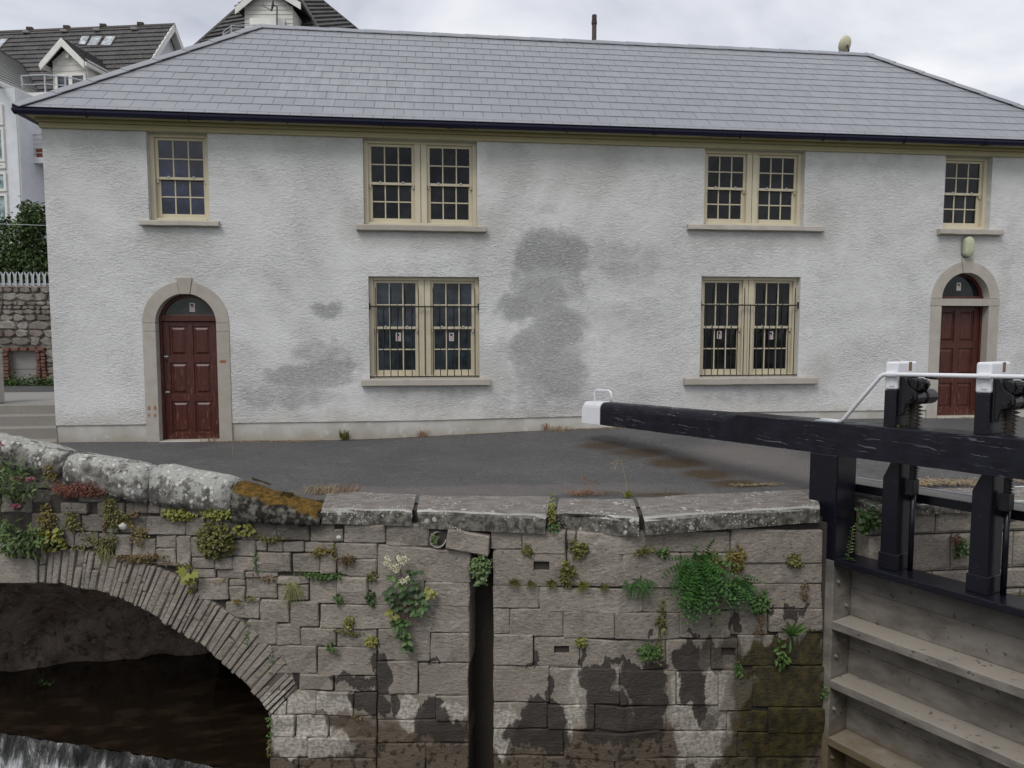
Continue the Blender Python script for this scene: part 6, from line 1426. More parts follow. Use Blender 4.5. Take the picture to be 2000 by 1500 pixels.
# ------------------------------------------------------------ odds on the wall
p = wp(*(1.28, -0.314), -.08)
dp_ = thing('drain_pipe', 'broken clay drain pipe in the hole under the coping', 'pipe', tuple(p))
m = MB(); n = 16; ax = Vector((*WN1, 0)).normalized(); aa = Vector((*WD1, 0)); zz = Vector((0, 0, 1))
for (o_, r_) in ((.10, .085), (-.25, .085), (-.25, .072), (.098, .072)):
    for k in range(n): a = 2*math.pi*k/n; m.v.append(tuple(p+ax*(o_-.07*max(0, math.cos(a-.6))*(o_ > 0))+aa*r_*math.cos(a)+zz*r_*math.sin(a)))
for i in range(4):
    for k in range(n): j = (i+1) % 4; m.f.append((i*n+k, i*n+(k+1) % n, j*n+(k+1) % n, j*n+k))
m.build('pipe_wall', M['clay'], dp_, smooth=False)
def lump(name, label, s, z, r_, seed):
    m = MB(); r = random.Random(seed); n = 10
    for i in range(7):
        ph_ = math.pi*i/6
        for k in range(n):
            a = 2*math.pi*k/n; rr_ = r_*(1+.2*fbm(math.cos(a)*2+seed, math.sin(a)*2, ph_)); m.v.append(tuple(wp(s+rr_*math.sin(ph_)*math.cos(a), z+rr_*math.sin(ph_)*math.sin(a)*.9, .0+rr_*.8*math.cos(ph_))))
    for i in range(6):
        for k in range(n): m.f.append((i*n+k, i*n+(k+1) % n, (i+1)*n+(k+1) % n, (i+1)*n+k))
    tag(m.build(name, M['lichen'], smooth=True), label, 'stone')
lump('stone_lump', 'white lichen covered stone lump sticking out of the bridge face', *(-2.255, -0.277), .05, 1)
lump('stone_lump', 'small round white stone wedged under the first coping stone', *(0.207, -0.327), .032, 2)
cb = thing('cable', 'thin black cable hanging down over the coping and quay wall', 'cable', tuple(wp(2.627, -.8, 0)))
m = MB(); m.tube([wp(2.619, -.2, .03), wp(2.62, -.26, .025), wp(2.627, -.5, .02)], .006, 5); m.tube([wp(2.641, -.26, .025), wp(2.636, -.37, .02)], .005, 5); m.build('strand', M['bar'], cb)
# ------------------------------------------------------------ plants on the flat
def tuft(name, label, cat, x, y, z, n, h, spread, mat, seed, w_=.006, lean=(0, 0), kind='blade', rad=.04, group=None, ry=None):
    r = random.Random(seed); m = MB(); ry = ry or rad
    for i in range(n):
        a = r.uniform(0, 6.28); d = Vector((math.cos(a)*spread+lean[0], math.sin(a)*spread*.7+lean[1], r.uniform(.4, 1)))
        p = Vector((x+r.gauss(0, rad), y+r.gauss(0, ry), z)); leaf(m, p, d, Vector((r.gauss(0, 1), r.gauss(0, 1), .2)), h*r.uniform(.4, 1.1), w_, kind)
    return tag(m.build(name, M[mat], fix=False), label, cat, group)
g = [(-1.171, -4.288), (1.734, -4.698), (2.196, -4.877), (-2.791, -2.275), (3.966, -4.547), (6.153, -4.74), (-1.492, -3.923)]
tuft('dry_grass', 'dry straw coloured grass tuft beside the mossy end stone', 'grass', g[0][0]-.1, g[0][1], .0, 160, .22, .5, 'straw', 1, .006, (.1, 0), rad=.14, ry=.05)
tuft('dry_grass', 'reddish dry stalks right of the straw tuft by the first coping', 'grass', g[0][0]+.18, g[0][1]+.03, .0, 90, .20, .5, 'straw_red', 2, .005, (.35, 0), rad=.10, ry=.05)
tuft('dry_grass', 'reddish dead tuft lying on the broken coping stone', 'grass', g[1][0], g[1][1], .0, 130, .16, .9, 'straw_red', 3, .005, (0, -.2), rad=.10, ry=.04)
tuft('grass_tuft', 'green grass tuft in the joint of the last coping stone', 'grass', g[2][0], g[2][1], .0, 46, .15, .45, 'l_yellow', 4, .010, rad=.02)
def stalk(label, pts, heads, mat='straw', seed=1):
    t = thing('seed_stalk', label, 'grass', pts[0]); m = MB(); m.tube(pts, .0035, 4); m.build('stem', M[mat], t); r = random.Random(seed)
    m = MB(); 
    for (x, y, z) in heads:
        for k in range(14): leaf(m, Vector((x, y, z))+rv(r, .012), rv(r), rv(r), .018, .008, 'lance')
    m.build('seed_head', M[mat], t, fix=False)
x, y = g[2]
stalk('tall pale seed stalk rising from the green tuft on the coping', [(x, y, 0), (x-.02, y, .2), (x-.06, y, .36), (x-.12, y, .42), (x-.17, y, .39)], [(x-.17, y, .39), (x-.14, y, .42), (x-.09, y, .41), (x-.15, y, .33), (x-.12, y, .37)])
x, y = g[1]
stalk('thin stalk with pale heads left of the reddish dead tuft', [(x+.06, y, 0), (x+.05, y, .1), (x+.0, y, .2)], [(x, y, .2), (x+.01, y, .18)], 'straw_red')
stalk('thin stalk with a pale head right of the reddish dead tuft', [(x+.14, y, 0), (x+.13, y, .09), (x+.10, y, .15)], [(x+.1, y, .15)], 'straw_red')
x, y = g[3]
stalk('dead pale stalk standing behind the parapet in front of the left door', [(x, y, .1), (x+.01, y, .3), (x+.0, y, .52), (x+.02, y, .55)], [(x+.02, y, .55), (x-.12, y, .36)], 'straw', 4)
def strip(name, label, pts, n, h, mat, seed, wd=.05, lying=.8, ct='grass'):
    r = random.Random(seed); m = MB()
    for i in range(n):
        u = r.random()*(len(pts)-1); k = int(u); a, b = Vector(pts[k]), Vector(pts[min(k+1, len(pts)-1)]); p = a.lerp(b, u-k)+Vector((r.gauss(0, .03), r.gauss(0, wd), .004))
        ang = r.uniform(0, 6.28); d = Vector((math.cos(ang)*1.2, math.sin(ang)*.5, r.uniform(.02, 1-lying))); leaf(m, p, d, Vector((0, 0, 1))+rv(r, .3), h*r.uniform(.4, 1.2), .006, 'blade')
    return tag(m.build(name, M[mat], fix=False), label, ct, kind='stuff')
def bz(x): return lerp(BASE, x)
strip('dead_grass', 'strip of dead straw at the foot of the wall by the left door', [(-3.55, -.06, bz(-3.5)), (-2.6, -.05, bz(-2.6)), (-1.9, -.03, bz(-1.9))], 700, .10, 'straw', 5)
tuft('dead_grass', 'dead brown tuft in front of the left door', 'grass', -3.75, -.09, bz(-3.7), 70, .24, .5, 'straw_red', 6, .004, rad=.07)
strip('dead_grass', 'strip of dead brown grass at the wall foot behind the beam tip', [(2.1, -.05, bz(2.1)), (3.2, -.06, bz(3.2)), (4.0, -.04, bz(4.0))], 700, .11, 'straw', 7)
tuft('dead_grass', 'dry tuft with upright stalks at the wall foot left of the beam tip', 'grass', 2.3, -.07, bz(2.3), 140, .20, .5, 'straw', 8, .006, rad=.11)
tuft('dead_grass', 'small withered stalk at the wall foot between window and beam tip', 'grass', 2.05, -.04, bz(2.05), 26, .26, .25, 'straw_red', 18, .012, rad=.03)
tuft('dead_grass', 'reddish dry weed at the wall foot under the barred left window', 'grass', -.15, -.04, bz(-.1), 70, .24, .3, 'straw_red', 9, .007, rad=.05)
strip('dead_grass', 'thin dead grass line at the wall foot under the barred left window', [(-1.6, -.03, bz(-1.6)), (-.8, -.03, bz(-.8)), (.8, -.03, bz(.8)), (1.7, -.03, bz(1.7))], 420, .07, 'l_brown', 10, .02)
tuft('wall_weed', 'dark upright weed against the plinth right of the left door', 'weed', -1.5, -.03, bz(-1.5), 36, .22, .3, 'l_olive', 12, .018, rad=.03, kind='lance')
tuft('dead_grass', 'straw at the threshold of the right hand door', 'grass', 10.2, -.1, .19, 60, .10, 1.0, 'straw', 13, .006, rad=.25, ry=.03)
x, y = g[5]
strip('dead_grass', 'heap of pale straw on the yard behind the gate walkway', [(x-.7, y, .02), (x-.1, y+.05, .03), (x+.5, y-.02, .02)], 900, .17, 'straw', 14, .09, .7)
strip('dead_grass', 'brown straw on the yard right of the second paddle post', [(x+1.0, y+.0, .02), (x+1.8, y+.02, .02)], 400, .14, 'straw', 15, .07, .75)
strip('dead_grass', 'flat straw at the back edge of the last coping stone', [(g[4][0]-.3, g[4][1]+.06, .005), (g[4][0]+.3, g[4][1]+.1, .005)], 200, .10, 'straw', 16, .03, .9)
strip('moss_line', 'brown moss along the back edge of the coping stones', [tuple(q)+(.004,) for q in [(1.659, -4.766), (2.267, -4.733), (2.871, -4.75)]], 500, .03, 'l_brown', 17, .04, .6, 'moss')
# orange moss cushion on the sloping end stone
m = MB(); r = random.Random(21)
for i in range(6000):
    u = r.random(); s = PZ[3][0]+.10+u*(PZ[4][0]-PZ[3][0]-.04); zt = PZ[3][1]-.03+(PZ[4][1]-PZ[3][1]-.02)*u+.004
    b = r.uniform(.12, .33); p = wp(s, zt-(.05 if b < .13 else .01 if b < .17 else 0)-.35*max(0, b-.3)**1.3, .05-b)
    if fbm(p.x*4, p.y*4, 3)+.5*(b-.26)/.2-.5*abs(u-.5) < .02: continue
    leaf(m, p, Vector((r.gauss(0, .5), r.gauss(0, .5), 1)), rv(r), .020, .011, 'lance')
tag(m.build('moss_cushion', M['moss'], fix=False), 'orange brown moss cushion on the sloping end of the parapet', 'moss')
# weed on the gate and behind it
q = gp(.12, .06, -.585); t = thing('gate_weed', 'upright leafy weed growing on the top rail beside the heel post', 'weed', tuple(q))
m = MB(); ST = [q, q+Vector((.01, 0, .12)), q+Vector((.03, -.01, .24)), q+Vector((.04, 0, .36))]; m.tube(ST, .005, 5); m.build('stem', M['stem'], t)
m = MB(); r = random.Random(4)
for k in range(18): u = .15+.85*k/17; p = ST[0].lerp(ST[3], u); leaf(m, p, Vector((.9 if k % 2 else -.9, -.4, .35))+rv(r, .15), Vector((0, -.5, 1)), .06*(1.15-.5*u), .02, 'lance')
for k in range(8): leaf(m, q+rv(r, .02), Vector((r.gauss(0, 1), -.4, .1)), Vector((0, 0, 1)), .07, .03, 'round')
m.build('foliage', M['l_green'], t, fix=False)
CH = lambda s, z, o=0: Vector((s, -5.5-o, z)); CO = Vector((0, -1, 0))
a = (4.686, -0.146); wall_plant('chamber_weed', 'dark leafy weed on the chamber wall behind the heel post', 'weed', a[0], a[1], .12, .15, 120, .06, .045, 'round', 'l_dark', .12, 5, P=CH, out=CO)
a = (5.789, -0.514); wall_plant('chamber_weed', 'green leafy weed on the chamber wall left of the second paddle post', 'weed', a[0], a[1], .10, .12, 130, .045, .036, 'round', 'l_grey', .10, 6, P=CH, out=CO)
a = (5.747, -0.409); wall_plant('chamber_weed', 'withered red brown stalks above the green chamber wall weed', 'weed', a[0], a[1], .06, .06, 60, .05, .01, 'lance', 'l_red', .08, 7, P=CH, out=CO)
a = (6.22, -0.687); wall_plant('chamber_weed', 'small pale green weed beside the rod of the second paddle', 'weed', a[0], a[1], .04, .10, 50, .04, .03, 'round', 'l_yellow', .06, 8, P=CH, out=CO)
a = (6.4, -1.105); wall_plant('water_weed', 'yellow green weed fringe at the chamber waterline', 'weed', a[0]+.3, -1.10, .7, .03, 500, .07, .008, 'blade', 'l_olive', .05, 9, P=CH, out=CO, droop=.3)
q = gp(.47, .0, .89); tuft('beam_weed', 'tiny green weed on the beam at the first paddle post', 'weed', q.x+.13, q.y-.02, q.z, 18, .06, .8, 'l_yellow', 31, .03, kind='round', rad=.03)
# ground weeds by the rubble wall
r = random.Random(22); m = MB()
for i in range(1500):
    p = Vector((r.uniform(-12.4, -8.6), RWY-.1+r.gauss(0, .07), zl+abs(r.gauss(0, .11)))); leaf(m, p, rv(r)+Vector((0, -.4, .5)), Vector((0, 0, 1))+rv(r, .3), r.uniform(.06, .12), .045, 'lance')
tag(m.build('nettle_patch', M['l_green'], fix=False), 'green weeds growing at the foot of the rubble wall', 'weeds', kind='stuff')
# leaves drifting in the channel
q = (-5.341, -2.469, -3.0); tuft('floating_sprig', 'green leafy sprig caught in the dark water under the arch', 'twig', q[0], q[1], -2.985, 26, .07, 1.2, 'l_dark', 33, .03, kind='round', rad=.05)

# ------------------------------------------------------------ bush and trees behind the fence
def tree(name, label, cat, base, h, blobs, n, mat, L_, seed, group=None):
    r = random.Random(seed); t = thing(name, label, cat, base, group); b = Vector(base)
    m = MB(); tops = []
    m.tube([b, b+Vector((.05, 0, h*.3)), b+Vector((-.05, .05, h*.6))], .1, 8, rs=[.12, .09, .05])
    for (x, y, z, rx, rz) in blobs: m.tube([b+Vector((0, 0, h*.25)), b+Vector((x*.5, y*.5, z*.7)), b+Vector((x, y, z))], .03, 5, rs=[.06, .04, .012])
    m.build('trunk', M['bark'], t, smooth=True)
    m = MB()
    for (x, y, z, rx, rz) in blobs:
        sub = [(rv(r).normalized()*r.uniform(.3, 1.0)) for _ in range(26)]
        for i in range(n//len(blobs)):
            c = r.choice(sub); d = c*1.0+rv(r, .22); p = b+Vector((x+d.x*rx, y+d.y*rx, z+d.z*rz)); leaf(m, p, rv(r)+Vector((0, 0, -.3)), rv(r)+Vector((0, 0, 1)), L_*r.uniform(.6, 1.3), L_*.6, 'lance')
    o = m.build('crown', M[mat], t, fix=False); return t
BY_ = 8.6
bx = -11.031; zt2 = 6.073; 
tree('bush', 'tall dense green bush behind the palisade fence', 'bush', (bx-.2, BY_, .4), 3.8, [(.2, 0, 2.6, 1.0, .9), (-.9, 0, 2.4, 1.0, .9), (.9, .2, 3.3, .8, .8), (-.1, .2, 3.9, .75, .75), (-1.3, .2, 3.2, .9, .8), (.5, -.2, 4.45, .5, .5), (1.3, 0, 2.6, .8, .9), (1.15, .2, 3.95, .6, .6), (-.6, 0, 1.6, 1.0, .8), (.9, 0, 1.6, 1.0, .8), (.2, .1, 3.3, .8, .7), (-.6, .1, 3.4, .8, .7), (.3, 0, 2.0, .9, .7), (-1.5, 0, 2.0, .8, .9)], 26000, 'l_bush', .115, 5)
# ------------------------------------------------------------ the houses behind
AO, AU, AV = Vector((-13.388, 28.306, 18.093)), Vector((0.978, -0.208, 0)), Vector((0.208, 0.978, 0))
AK = 1.8
def ap(u, v, z): p = AO+AU*(u*AK)+AV*(v*AK); return Vector((p.x, p.y, -1.502+z*AK))
apt = thing('apartment_house', 'white apartment house with dark tiled roof and gabled dormer at the left', 'building', tuple(ap(-6, 0, 0)))
TS = 1.19; RZA = 10.886
def courses(m, P00, P10, P01, P11, n, step=.04, up=Vector((0, 0, 1))):
    # lapped tile courses from the eave edge P00-P10 to the ridge edge P01-P11
    for k in range(n):
        a, b = k/n, (k+1)/n
        l0, r0 = P00.lerp(P01, a), P10.lerp(P11, a); l1, r1 = P00.lerp(P01, b), P10.lerp(P11, b)
        nrm = (r0-l0).cross(l1-l0).normalized()
        if nrm.z < 0: nrm = -nrm
        step_ = step*1.4; m.add([l0+nrm*step_, r0+nrm*step_, r1+nrm*.004, l1+nrm*.004, l0-nrm*.02, r0-nrm*.02], [(0, 1, 2, 3), (4, 5, 1, 0)])
m = MB(); vE = -3.6
courses(m, ap(-14, vE, RZA+TS*vE), ap(0, vE, RZA+TS*vE), ap(-14, 0, RZA), ap(0, 0, RZA), 24); courses(m, ap(-14, 3.6, RZA-TS*3.6), ap(0, 3.6, RZA-TS*3.6), ap(-14, 0, RZA), ap(0, 0, RZA), 24)
ro = m.build('roof', M['tile'], apt, fix=False)
m = MB(); m.prism([ap(-14, 0, RZA+.03), ap(-14, -.10, RZA-.07), ap(-14, .10, RZA-.07)], (0, 0, 0), AU*(14.02*AK)); m.build('ridge_tile', M['rust'], ro)
MB().hexa([ap(-14, -2.7, 0), ap(-.25, -2.7, 0), ap(-.25, 2.7, 0), ap(-14, 2.7, 0), ap(-14, -2.7, RZA-TS*2.7-.1), ap(-.25, -2.7, RZA-TS*2.7-.1), ap(-.25, 2.7, RZA-TS*2.7-.1), ap(-14, 2.7, RZA-TS*2.7-.1)]).build('wall', M['house_white'], apt)
m = MB(); m.prism([ap(-.25, -3.0, RZA-TS*3.0-.12), ap(-.25, 3.0, RZA-TS*3.0-.12), ap(-.25, 0, RZA-.12)], (0, 0, 0), AU*-.36); m.build('gable_wall', M['house_white'], apt)
for sg in (-1, 1):
    m = MB(); m.hexa([ap(-.02, sg*.02, RZA-.22), ap(.03, sg*.02, RZA-.22), ap(.03, sg*3.6, RZA-.22-TS*3.6), ap(-.02, sg*3.6, RZA-.22-TS*3.6), ap(-.02, sg*.02, RZA+.0), ap(.03, sg*.02, RZA+.0), ap(.03, sg*3.6, RZA-TS*3.6), ap(-.02, sg*3.6, RZA-TS*3.6)]); m.build('bargeboard', M['fascia_white'], apt)
    m = MB(); m.hexa([ap(-.25, sg*.05, RZA-.10), ap(-.02, sg*.05, RZA-.10), ap(-.02, sg*3.6, RZA-.10-TS*3.6), ap(-.25, sg*3.6, RZA-.10-TS*3.6), ap(-.25, sg*.05, RZA-.06), ap(-.02, sg*.05, RZA-.06), ap(-.02, sg*3.6, RZA-.06-TS*3.6), ap(-.25, sg*3.6, RZA-.06-TS*3.6)]); m.build('verge_soffit', M['fascia_white'], apt)
def roofbox(name, px4, h, mat, par, frame=None):
    P = [ap(u, v, RZA+TS*v) for u, v in px4]; nrm = Vector((-AV.x*TS, -AV.y*TS, 1)).normalized()
    m = MB(); m.hexa([p+nrm*.0 for p in P]+[p+nrm*h for p in P]); fo = m.build(name, frame or M['rust'], par, .01)
    c = sum(P, Vector())/4; m = MB(); m.add([c+(p-c)*.82+nrm*(h+.004) for p in P], [(0, 1, 2, 3)]); m.build('pane', mat, fo, fix=False)
for q in [[(-2.574, -0.662), (-2.312, -0.674), (-2.387, -0.327), (-2.686, -0.313)], [(-2.288, -0.711), (-1.914, -0.728), (-1.958, -0.348), (-2.337, -0.329)], [(-1.866, -0.73), (-1.494, -0.747), (-1.53, -0.368), (-1.892, -0.351)], [(-5.266, -0.666), (-4.98, -0.678), (-4.975, -0.296), (-5.351, -0.278)]]: roofbox('rooflight', q, .06, M['rooflight'], apt)
for q in [(-4.563, -0.148), (-3.335, -0.17), (-2.289, -0.184), (-1.107, -0.205)]:
    c = ap(q[0], q[1], RZA+TS*q[1]+.06); MB().box(c.x-.16, c.x+.16, c.y-.14, c.y+.10, c.z-.07, c.z+.07).build('vent_tile', M['concrete'], ro, .02)
for px in [-4.568, -3.379, -2.221, -1.043]:
    c = ap(px, 0, RZA+.05); MB().box(c.x-.16, c.x+.16, c.y-.10, c.y+.10, c.z-.10, c.z+.07).build('ridge_vent', M['rust'], ro, .02)
# dormer
DV = -2.5
dA, dE0, dE1, dW0, dW1 = (-1.517, 9.485), (-2.141, 8.904), (-0.913, 8.888), (-1.97, 8.845), (-0.972, 8.863)
zb2 = 7.963; ez = (dE0[1]+dE1[1])/2-.02
dorm = MB().hexa([ap(dW0[0], DV, zb2-.3), ap(dW1[0], DV, zb2-.3), ap(dW1[0], 0, zb2-.3), ap(dW0[0], 0, zb2-.3), ap(dW0[0], DV, ez+.1), ap(dW1[0], DV, ez+.1), ap(dW1[0], 0, ez+.1), ap(dW0[0], 0, ez+.1)]).build('dormer', M['cladding'], apt)
m = MB(); m.prism([ap(dW0[0], DV, ez+.1), ap(dW1[0], DV, ez+.1), ap(dA[0], DV, dA[1]-.15)], (0, 0, 0), AV*4.5); m.build('dormer_gable', M['cladding'], dorm)
for k in range(8):
        z = zb2+.15*k+.3; ins = lambda zz: max(0, (zz-ez-.02)/(dA[1]-.15-ez))
        if ins(z+.13) > .9: continue
        xl = lambda zz: dW0[0]+(dA[0]-dW0[0])*ins(zz)
        xr = lambda zz: dW1[0]+(dA[0]-dW1[0])*ins(zz)
        MB().hexa([ap(xl(z), DV-.012, z), ap(xr(z), DV-.012, z), ap(xr(z), DV, z), ap(xl(z), DV, z), ap(xl(z+.13), DV-.004, z+.13), ap(xr(z+.13), DV-.004, z+.13), ap(xr(z+.13), DV, z+.13), ap(xl(z+.13), DV, z+.13)]).build('clapboard', M['cladding'], dorm)
m = MB(); fr = DV-.22
for (e, sg) in ((dE0, -1), (dE1, 1)):
    courses(m, ap(e[0], fr, ez), ap(e[0], .0, ez), ap(dA[0], fr, dA[1]), ap(dA[0], .0, dA[1]), 8, .03)
    bb = MB().hexa([ap(e[0], fr-.03, ez-.20), ap(dA[0], fr-.03, dA[1]-.22), ap(dA[0], fr, dA[1]-.22), ap(e[0], fr, ez-.20), ap(e[0], fr-.03, ez-.01), ap(dA[0], fr-.03, dA[1]-.01), ap(dA[0], fr, dA[1]-.01), ap(e[0], fr, ez-.01)]); bb.build('bargeboard', M['fascia_white'], dorm)
    MB().hexa([ap(e[0]-.05, fr, ez-.12), ap(e[0]+.05, fr, ez-.12), ap(e[0]+.05, 0, ez-.12), ap(e[0]-.05, 0, ez-.12), ap(e[0]-.05, fr, ez-.02), ap(e[0]+.05, fr, ez-.02), ap(e[0]+.05, 0, ez-.02), ap(e[0]-.05, 0, ez-.02)]).build('gutter', M['fascia_white'], dorm)
m.build('dormer_roof', M['tile'], dorm, fix=False)
c = (-1.494, 9.078); m = MB(); m.tube([ap(c[0], DV-.02, c[1]), ap(c[0], DV-.09, c[1])], .10, 14); m.build('vent', M['fascia_white'], dorm)
def awin(par, a, b, v, mat, mull=1, nm='window'):
    (u0, z0), (u1, z1) = a, b; m = MB(); f = .06
    def bx_(p, q, r_, s_): m.hexa([ap(p, v-.03, r_), ap(q, v-.03, r_), ap(q, v+.02, r_), ap(p, v+.02, r_), ap(p, v-.03, s_), ap(q, v-.03, s_), ap(q, v+.02, s_), ap(p, v+.02, s_)])
    bx_(u0, u0+f, z0, z1); bx_(u1-f, u1, z0, z1); bx_(u0+f, u1-f, z0, z0+f); bx_(u0+f, u1-f, z1-f, z1)
    for k in range(1, mull+1): c_ = u0+(u1-u0)*k/(mull+1); bx_(c_-.05, c_+.05, z0+f, z1-f)
    wo = m.build(nm, M['fascia_white'], par); MB().add([ap(u0+f, v-.004, z0+f), ap(u1-f, v-.004, z0+f), ap(u1-f, v-.004, z1-f), ap(u0+f, v-.004, z1-f)], [(0, 1, 2, 3)]).build('pane', mat, par, fix=False)
awin(dorm, (-1.883, 7.965), (-1.025, 8.636), DV-.02, M['house_glass'])
# lower block, pale roof, stair tower, balconies
v3, v4 = -3.4, -4.6
zE = 7.582
wA0, wA1 = -2.524, -1.345
tw = MB().hexa([ap(wA0, v4, 0), ap(wA1, v4, 0), ap(wA1, v4+3, 0), ap(wA0, v4+3, 0), ap(wA0, v4, zE), ap(wA1, v4, zE), ap(wA1, v4+3, zE), ap(wA0, v4+3, zE)]).build('stair_tower', M['house_white'], apt)
for (y0, y1) in ((200, 236), (240, 300), (302, 312), (318, 352), (356, 420)): awin(tw, (wA0, zE-(y1-172)*.0133), (-1.654, zE-(y0-172)*.0133), v4-.02, M['house_glass_pale'], 0)
m = MB(); q = [Vector(p) for p in [(-17.989, 18.571, 12.191), (-18.451, 24.861, 12.967), (-20.641, 27.477, 15.415), (-19.821, 21.885, 14.782)]]
courses(m, q[0], q[1], q[3], q[2], 13, .06); m.build('lower_roof', M['tile_pale'], apt, fix=False)
m = MB(); m.tube([q[0]-Vector((0, 0, .1)), q[1]-Vector((0, 0, .1))], .11, 6); m.build('gutter', M['fascia_white'], apt)
m = MB(); m.tube([q[3], q[2], q[1]], .07, 6); m.build('hip_tile', M['tile'], apt)
z3 = 7.741; u30, u31 = -2.298, -0.676
MB().hexa([ap(u30-.5, v3, 0), ap(u31, v3, 0), ap(u31, v3+2, 0), ap(u30-.5, v3+2, 0), ap(u30-.5, v3, z3), ap(u31, v3, z3), ap(u31, v3+2, z3), ap(u30-.5, v3+2, z3)]).build('terrace_wall', M['house_white'], apt)
MB().hexa([ap(u30-.5, v3-.12, z3+.002), ap(u31, v3-.12, z3+.002), ap(u31, v3+1, z3+.002), ap(u30-.5, v3+1, z3+.002), ap(u30-.5, v3-.12, z3+.10), ap(u31, v3-.12, z3+.10), ap(u31, v3+1, z3+.10), ap(u30-.5, v3+1, z3+.10)]).build('terrace_coping', M['fascia_white'], apt)
def railing(name, uv, zb, h, par, nr=4):
    m = MB(); P = [ap(u, v, zb) for u, v in uv]
    for k in range(1, nr+1): m.tube([p+Vector((0, 0, h*AK*k/nr)) for p in P], .022 if k < nr else .034, 5)
    for p in P: m.tube([p, p+Vector((0, 0, h*AK))], .036, 6)
    return m.build(name, M['steel'], par)
rl = [(-2.36, 8.286), (-2.095, 8.277), (-1.471, 8.256), (-1.033, 8.179), (-0.549, 7.951)]
railing('roof_railing', [(rl[0][0], v3+.3), (rl[1][0], v3-.05), (rl[2][0], v3-.05), (rl[3][0], v3+.1), (rl[4][0], v3+.8)], z3+.1, 8.283-z3-.1, apt, 2)
b0, b1 = (-1.714, 6.073), (-0.531, 6.631)
bal = MB().hexa([ap(b0[0], v3-.72, b0[1]-.12), ap(b1[0], v3-.72, b0[1]-.12), ap(b1[0], v3-.002, b0[1]-.12), ap(b0[0], v3-.002, b0[1]-.12), ap(b0[0], v3-.72, b0[1]+.02), ap(b1[0], v3-.72, b0[1]+.02), ap(b1[0], v3-.002, b0[1]+.02), ap(b0[0], v3-.002, b0[1]+.02)]).build('balcony', M['house_white'], apt, .01)
railing('railing', [(b0[0]+.03, v3-.05), (b0[0]+.03, v3-.69), (b1[0], v3-.69)], b0[1]+.02, 6.641-b0[1]-.02, bal, 5)
tr = (-1.699, 6.169), (-1.183, 6.157)
tag(MB().hexa([ap(tr[0][0], v3-.6, b0[1]+.03), ap(tr[1][0]+.2, v3-.6, b0[1]+.03), ap(tr[1][0]+.2, v3-.4, b0[1]+.03), ap(tr[0][0], v3-.4, b0[1]+.03), ap(tr[0][0]-.03, v3-.63, b0[1]+.25), ap(tr[1][0]+.2, v3-.63, b0[1]+.25), ap(tr[1][0]+.2, v3-.37, b0[1]+.25), ap(tr[0][0]-.03, v3-.37, b0[1]+.25)]).build('planter', M['terracotta'], None, .01), 'terracotta trough on the white balcony at the left', 'planter')
m = MB(); m.tube([ap(-1.345, v4+.05, 0), ap(-1.345, v4+.05, zE-.05)], .04, 8); m.build('downpipe', M['fascia_white'], apt)
# house B with the tall pyramid roof
hb = thing('gabled_house', 'house with steep dark hipped roof and clad dormer behind the ridge', 'building', (-6.559, 20.35, 0.0))
apx, fl_, fr_, rb_ = Vector((-6.666, 22.728, 18.567)), Vector((-10.772, 20.801, 13.597)), Vector((-4.297, 18.573, 13.94)), Vector((-3.152, 23.141, 16.0))
def down(a, b, k): return a+(b-a)*k
m = MB(); courses(m, down(apx, fl_, 1.25), down(apx, fr_, 1.25), apx, apx+(fr_-fl_)*.001, 26, .05); hr = m.build('roof', M['tile'], hb, fix=False)
m = MB(); courses(m, down(apx, fr_, 1.25), down(apx, rb_, 1.25), apx, apx+(rb_-fr_)*.001, 22, .07); m.build('roof', M['tile'], hb, fix=False)
for e in (fl_, fr_, rb_): m = MB(); m.tube([apx, down(apx, e, 1.25)], .10, 6); m.build('hip_tile', M['tile'], hb)
lo = [down(apx, e, 1.2) for e in (fl_, fr_, rb_)]
m = MB(); m.prism([(p.x, p.y, 0) for p in lo], (0, 0, 0), (0, 0, min(p.z for p in lo))); m.build('wall', M['house_white'], hb)
q = [(-7.465, 18.647, 14.132), (-5.503, 18.422, 14.132), (-5.495, 18.492, 15.053), (-6.469, 18.667, 15.891), (-7.457, 18.716, 15.053), (-7.771, 18.744, 14.949), (-5.118, 18.455, 15.137), (-6.51, 18.678, 15.975)]
q = [Vector(p) for p in q]; bk = Vector((.13, .99, 0))*3
dm = MB().prism([q[0], q[1], q[2], q[3], q[4]], (0, 0, 0), bk).build('dormer', M['cladding'], hb)
for k in range(7):
    a = q[0]+(q[4]-q[0])*(k*.2+.12); b = q[1]+(q[2]-q[1])*(k*.2+.12)
    if k > 4: a = a.lerp(b, (k-4)*.16); b = b.lerp(a, (k-4)*.16)
    MB().hexa([a+Vector((0, -.02, 0)), b+Vector((0, -.02, 0)), b, a, a+Vector((0, -.005, .15)), b+Vector((0, -.005, .15)), b+Vector((0, 0, .15)), a+Vector((0, 0, .15))]).build('clapboard', M['cladding'], dm)
m = MB()
for e in (q[5], q[6]):
    dpv = Vector((0, 0, .28)); fv = Vector((.0, -.35, 0))
    MB().hexa([e-dpv+fv, q[7]-dpv+fv, q[7]-dpv+fv*.85, e-dpv+fv*.85, e+fv, q[7]+fv, q[7]+fv*.85, e+fv*.85]).build('bargeboard', M['fascia_white'], dm)
    courses(m, e+fv, e+bk, q[7]+fv, q[7]+bk, 8, .04)
m.build('dormer_roof', M['tile'], dm, fix=False)
q2 = [(-7.232, 18.506, 13.965), (-5.818, 18.345, 13.965), (-5.812, 18.392, 14.591), (-7.227, 18.553, 14.591)]; q2 = [Vector(p) for p in q2]
MB().prism(q2, (0, -.04, 0), (0, .03, 0)).build('window_frame', M['fascia_white'], dm)
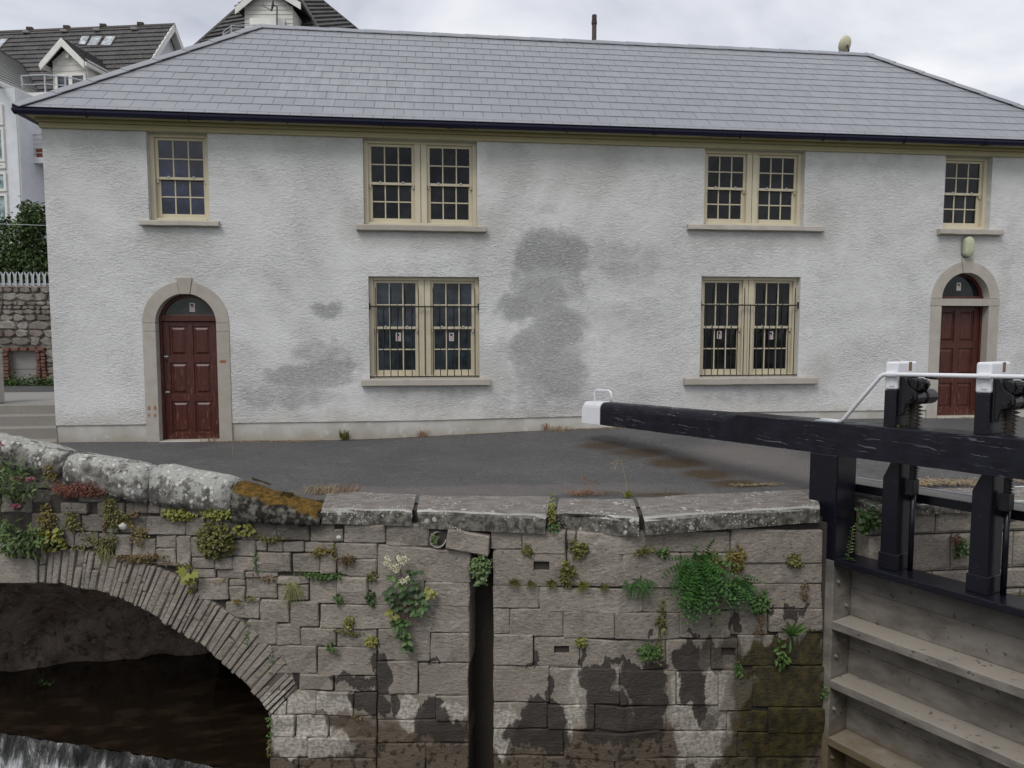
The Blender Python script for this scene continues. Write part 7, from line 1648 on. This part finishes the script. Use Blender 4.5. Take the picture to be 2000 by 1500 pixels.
for (a, b) in ((.10, .46), (.54, .90)):
    P = [q2[0].lerp(q2[1], a), q2[0].lerp(q2[1], b), q2[3].lerp(q2[2], b), q2[3].lerp(q2[2], a)]; P = [p+Vector((0, -.045, -.02)) for p in P]; P[2].z -= .12; P[3].z -= .12
    MB().add(P, [(0, 1, 2, 3)]).build('pane', M['house_glass'], dm, fix=False)
sdish = thing('satellite_dish', 'dark grey satellite dish on a thin mast before the clad dormer', 'satellite dish', (-6.022, 17.865, 13.983))
dc = Vector((-6.178, 17.953, 14.906)); dn_ = Vector((-.95, -.25, .15)).normalized(); a_ = dn_.cross(Vector((0, 0, 1))).normalized(); b_ = a_.cross(dn_)
m = MB(); n = 20
for r_, hh in ((.01, -.05), (.14, -.02), (.25, .04), (.25, .05), (.01, -.03)):
    for k in range(n): a = 2*math.pi*k/n; m.v.append(tuple(dc+a_*r_*math.cos(a)+b_*r_*1.1*math.sin(a)+dn_*hh))
for i in range(4):
    for k in range(n): m.f.append((i*n+k, i*n+(k+1) % n, (i+1)*n+(k+1) % n, (i+1)*n+k))
m.build('reflector', M['grey_dish'], sdish, smooth=True)
m = MB(); m.tube([dc-dn_*.05, dc-dn_*.16, Vector((-6.022, 17.865, 13.983))], .03, 6); m.tube([dc-Vector((0, 0, .22)), dc+dn_*.36-Vector((0, 0, .16)), dc+dn_*.40-Vector((0, 0, .05))], .016, 5); m.build('mast', M['grey_dish'], sdish)
rr0 = [(-8.227, 18.314, 13.923), (-7.896, 18.295, 14.17), (-6.496, 18.138, 14.212), (-5.981, 18.076, 14.17), (-5.673, 18.035, 14.088)]; m = MB()
for k in range(4): m.tube([Vector(p)-Vector((0, 0, k*.14)) for p in rr0], .02, 5)
for p in rr0: m.tube([Vector(p), Vector(p)-Vector((0, 0, .55))], .025, 5)
m.build('railing', M['steel'], hb)
# grey roof glimpsed at the right edge
nb = thing('neighbour_house', 'corner of a grey roof just showing at the right edge', 'building', (21.795, 11.715, 0.0))
q = [Vector(p) for p in [(21.146, 11.801, 9.581), (23.841, 11.493, 9.581), (25.278, 13.42, 10.535), (22.916, 13.688, 10.515)]]
MB().prism(q, (0, 0, 0), (0, 0, -.1)).build('roof', M['tile_pale'], nb); MB().box(q[0].x+.2, q[1].x, q[0].y+.3, q[0].y+6, 0, q[0].z-.02).build('wall', M['house_white'], nb)
# overhead wire at the left
wr = thing('overhead_wire', 'thin overhead wire crossing the green bush at the left', 'wire', (-11, 6.0, 4))
a, b = (-10.816, 6.2, 4.459), (-9.075, 6.2, 4.426)
m = MB(); m.tube([a, b], .007, 5); m.build('strand', M['steel'], wr)
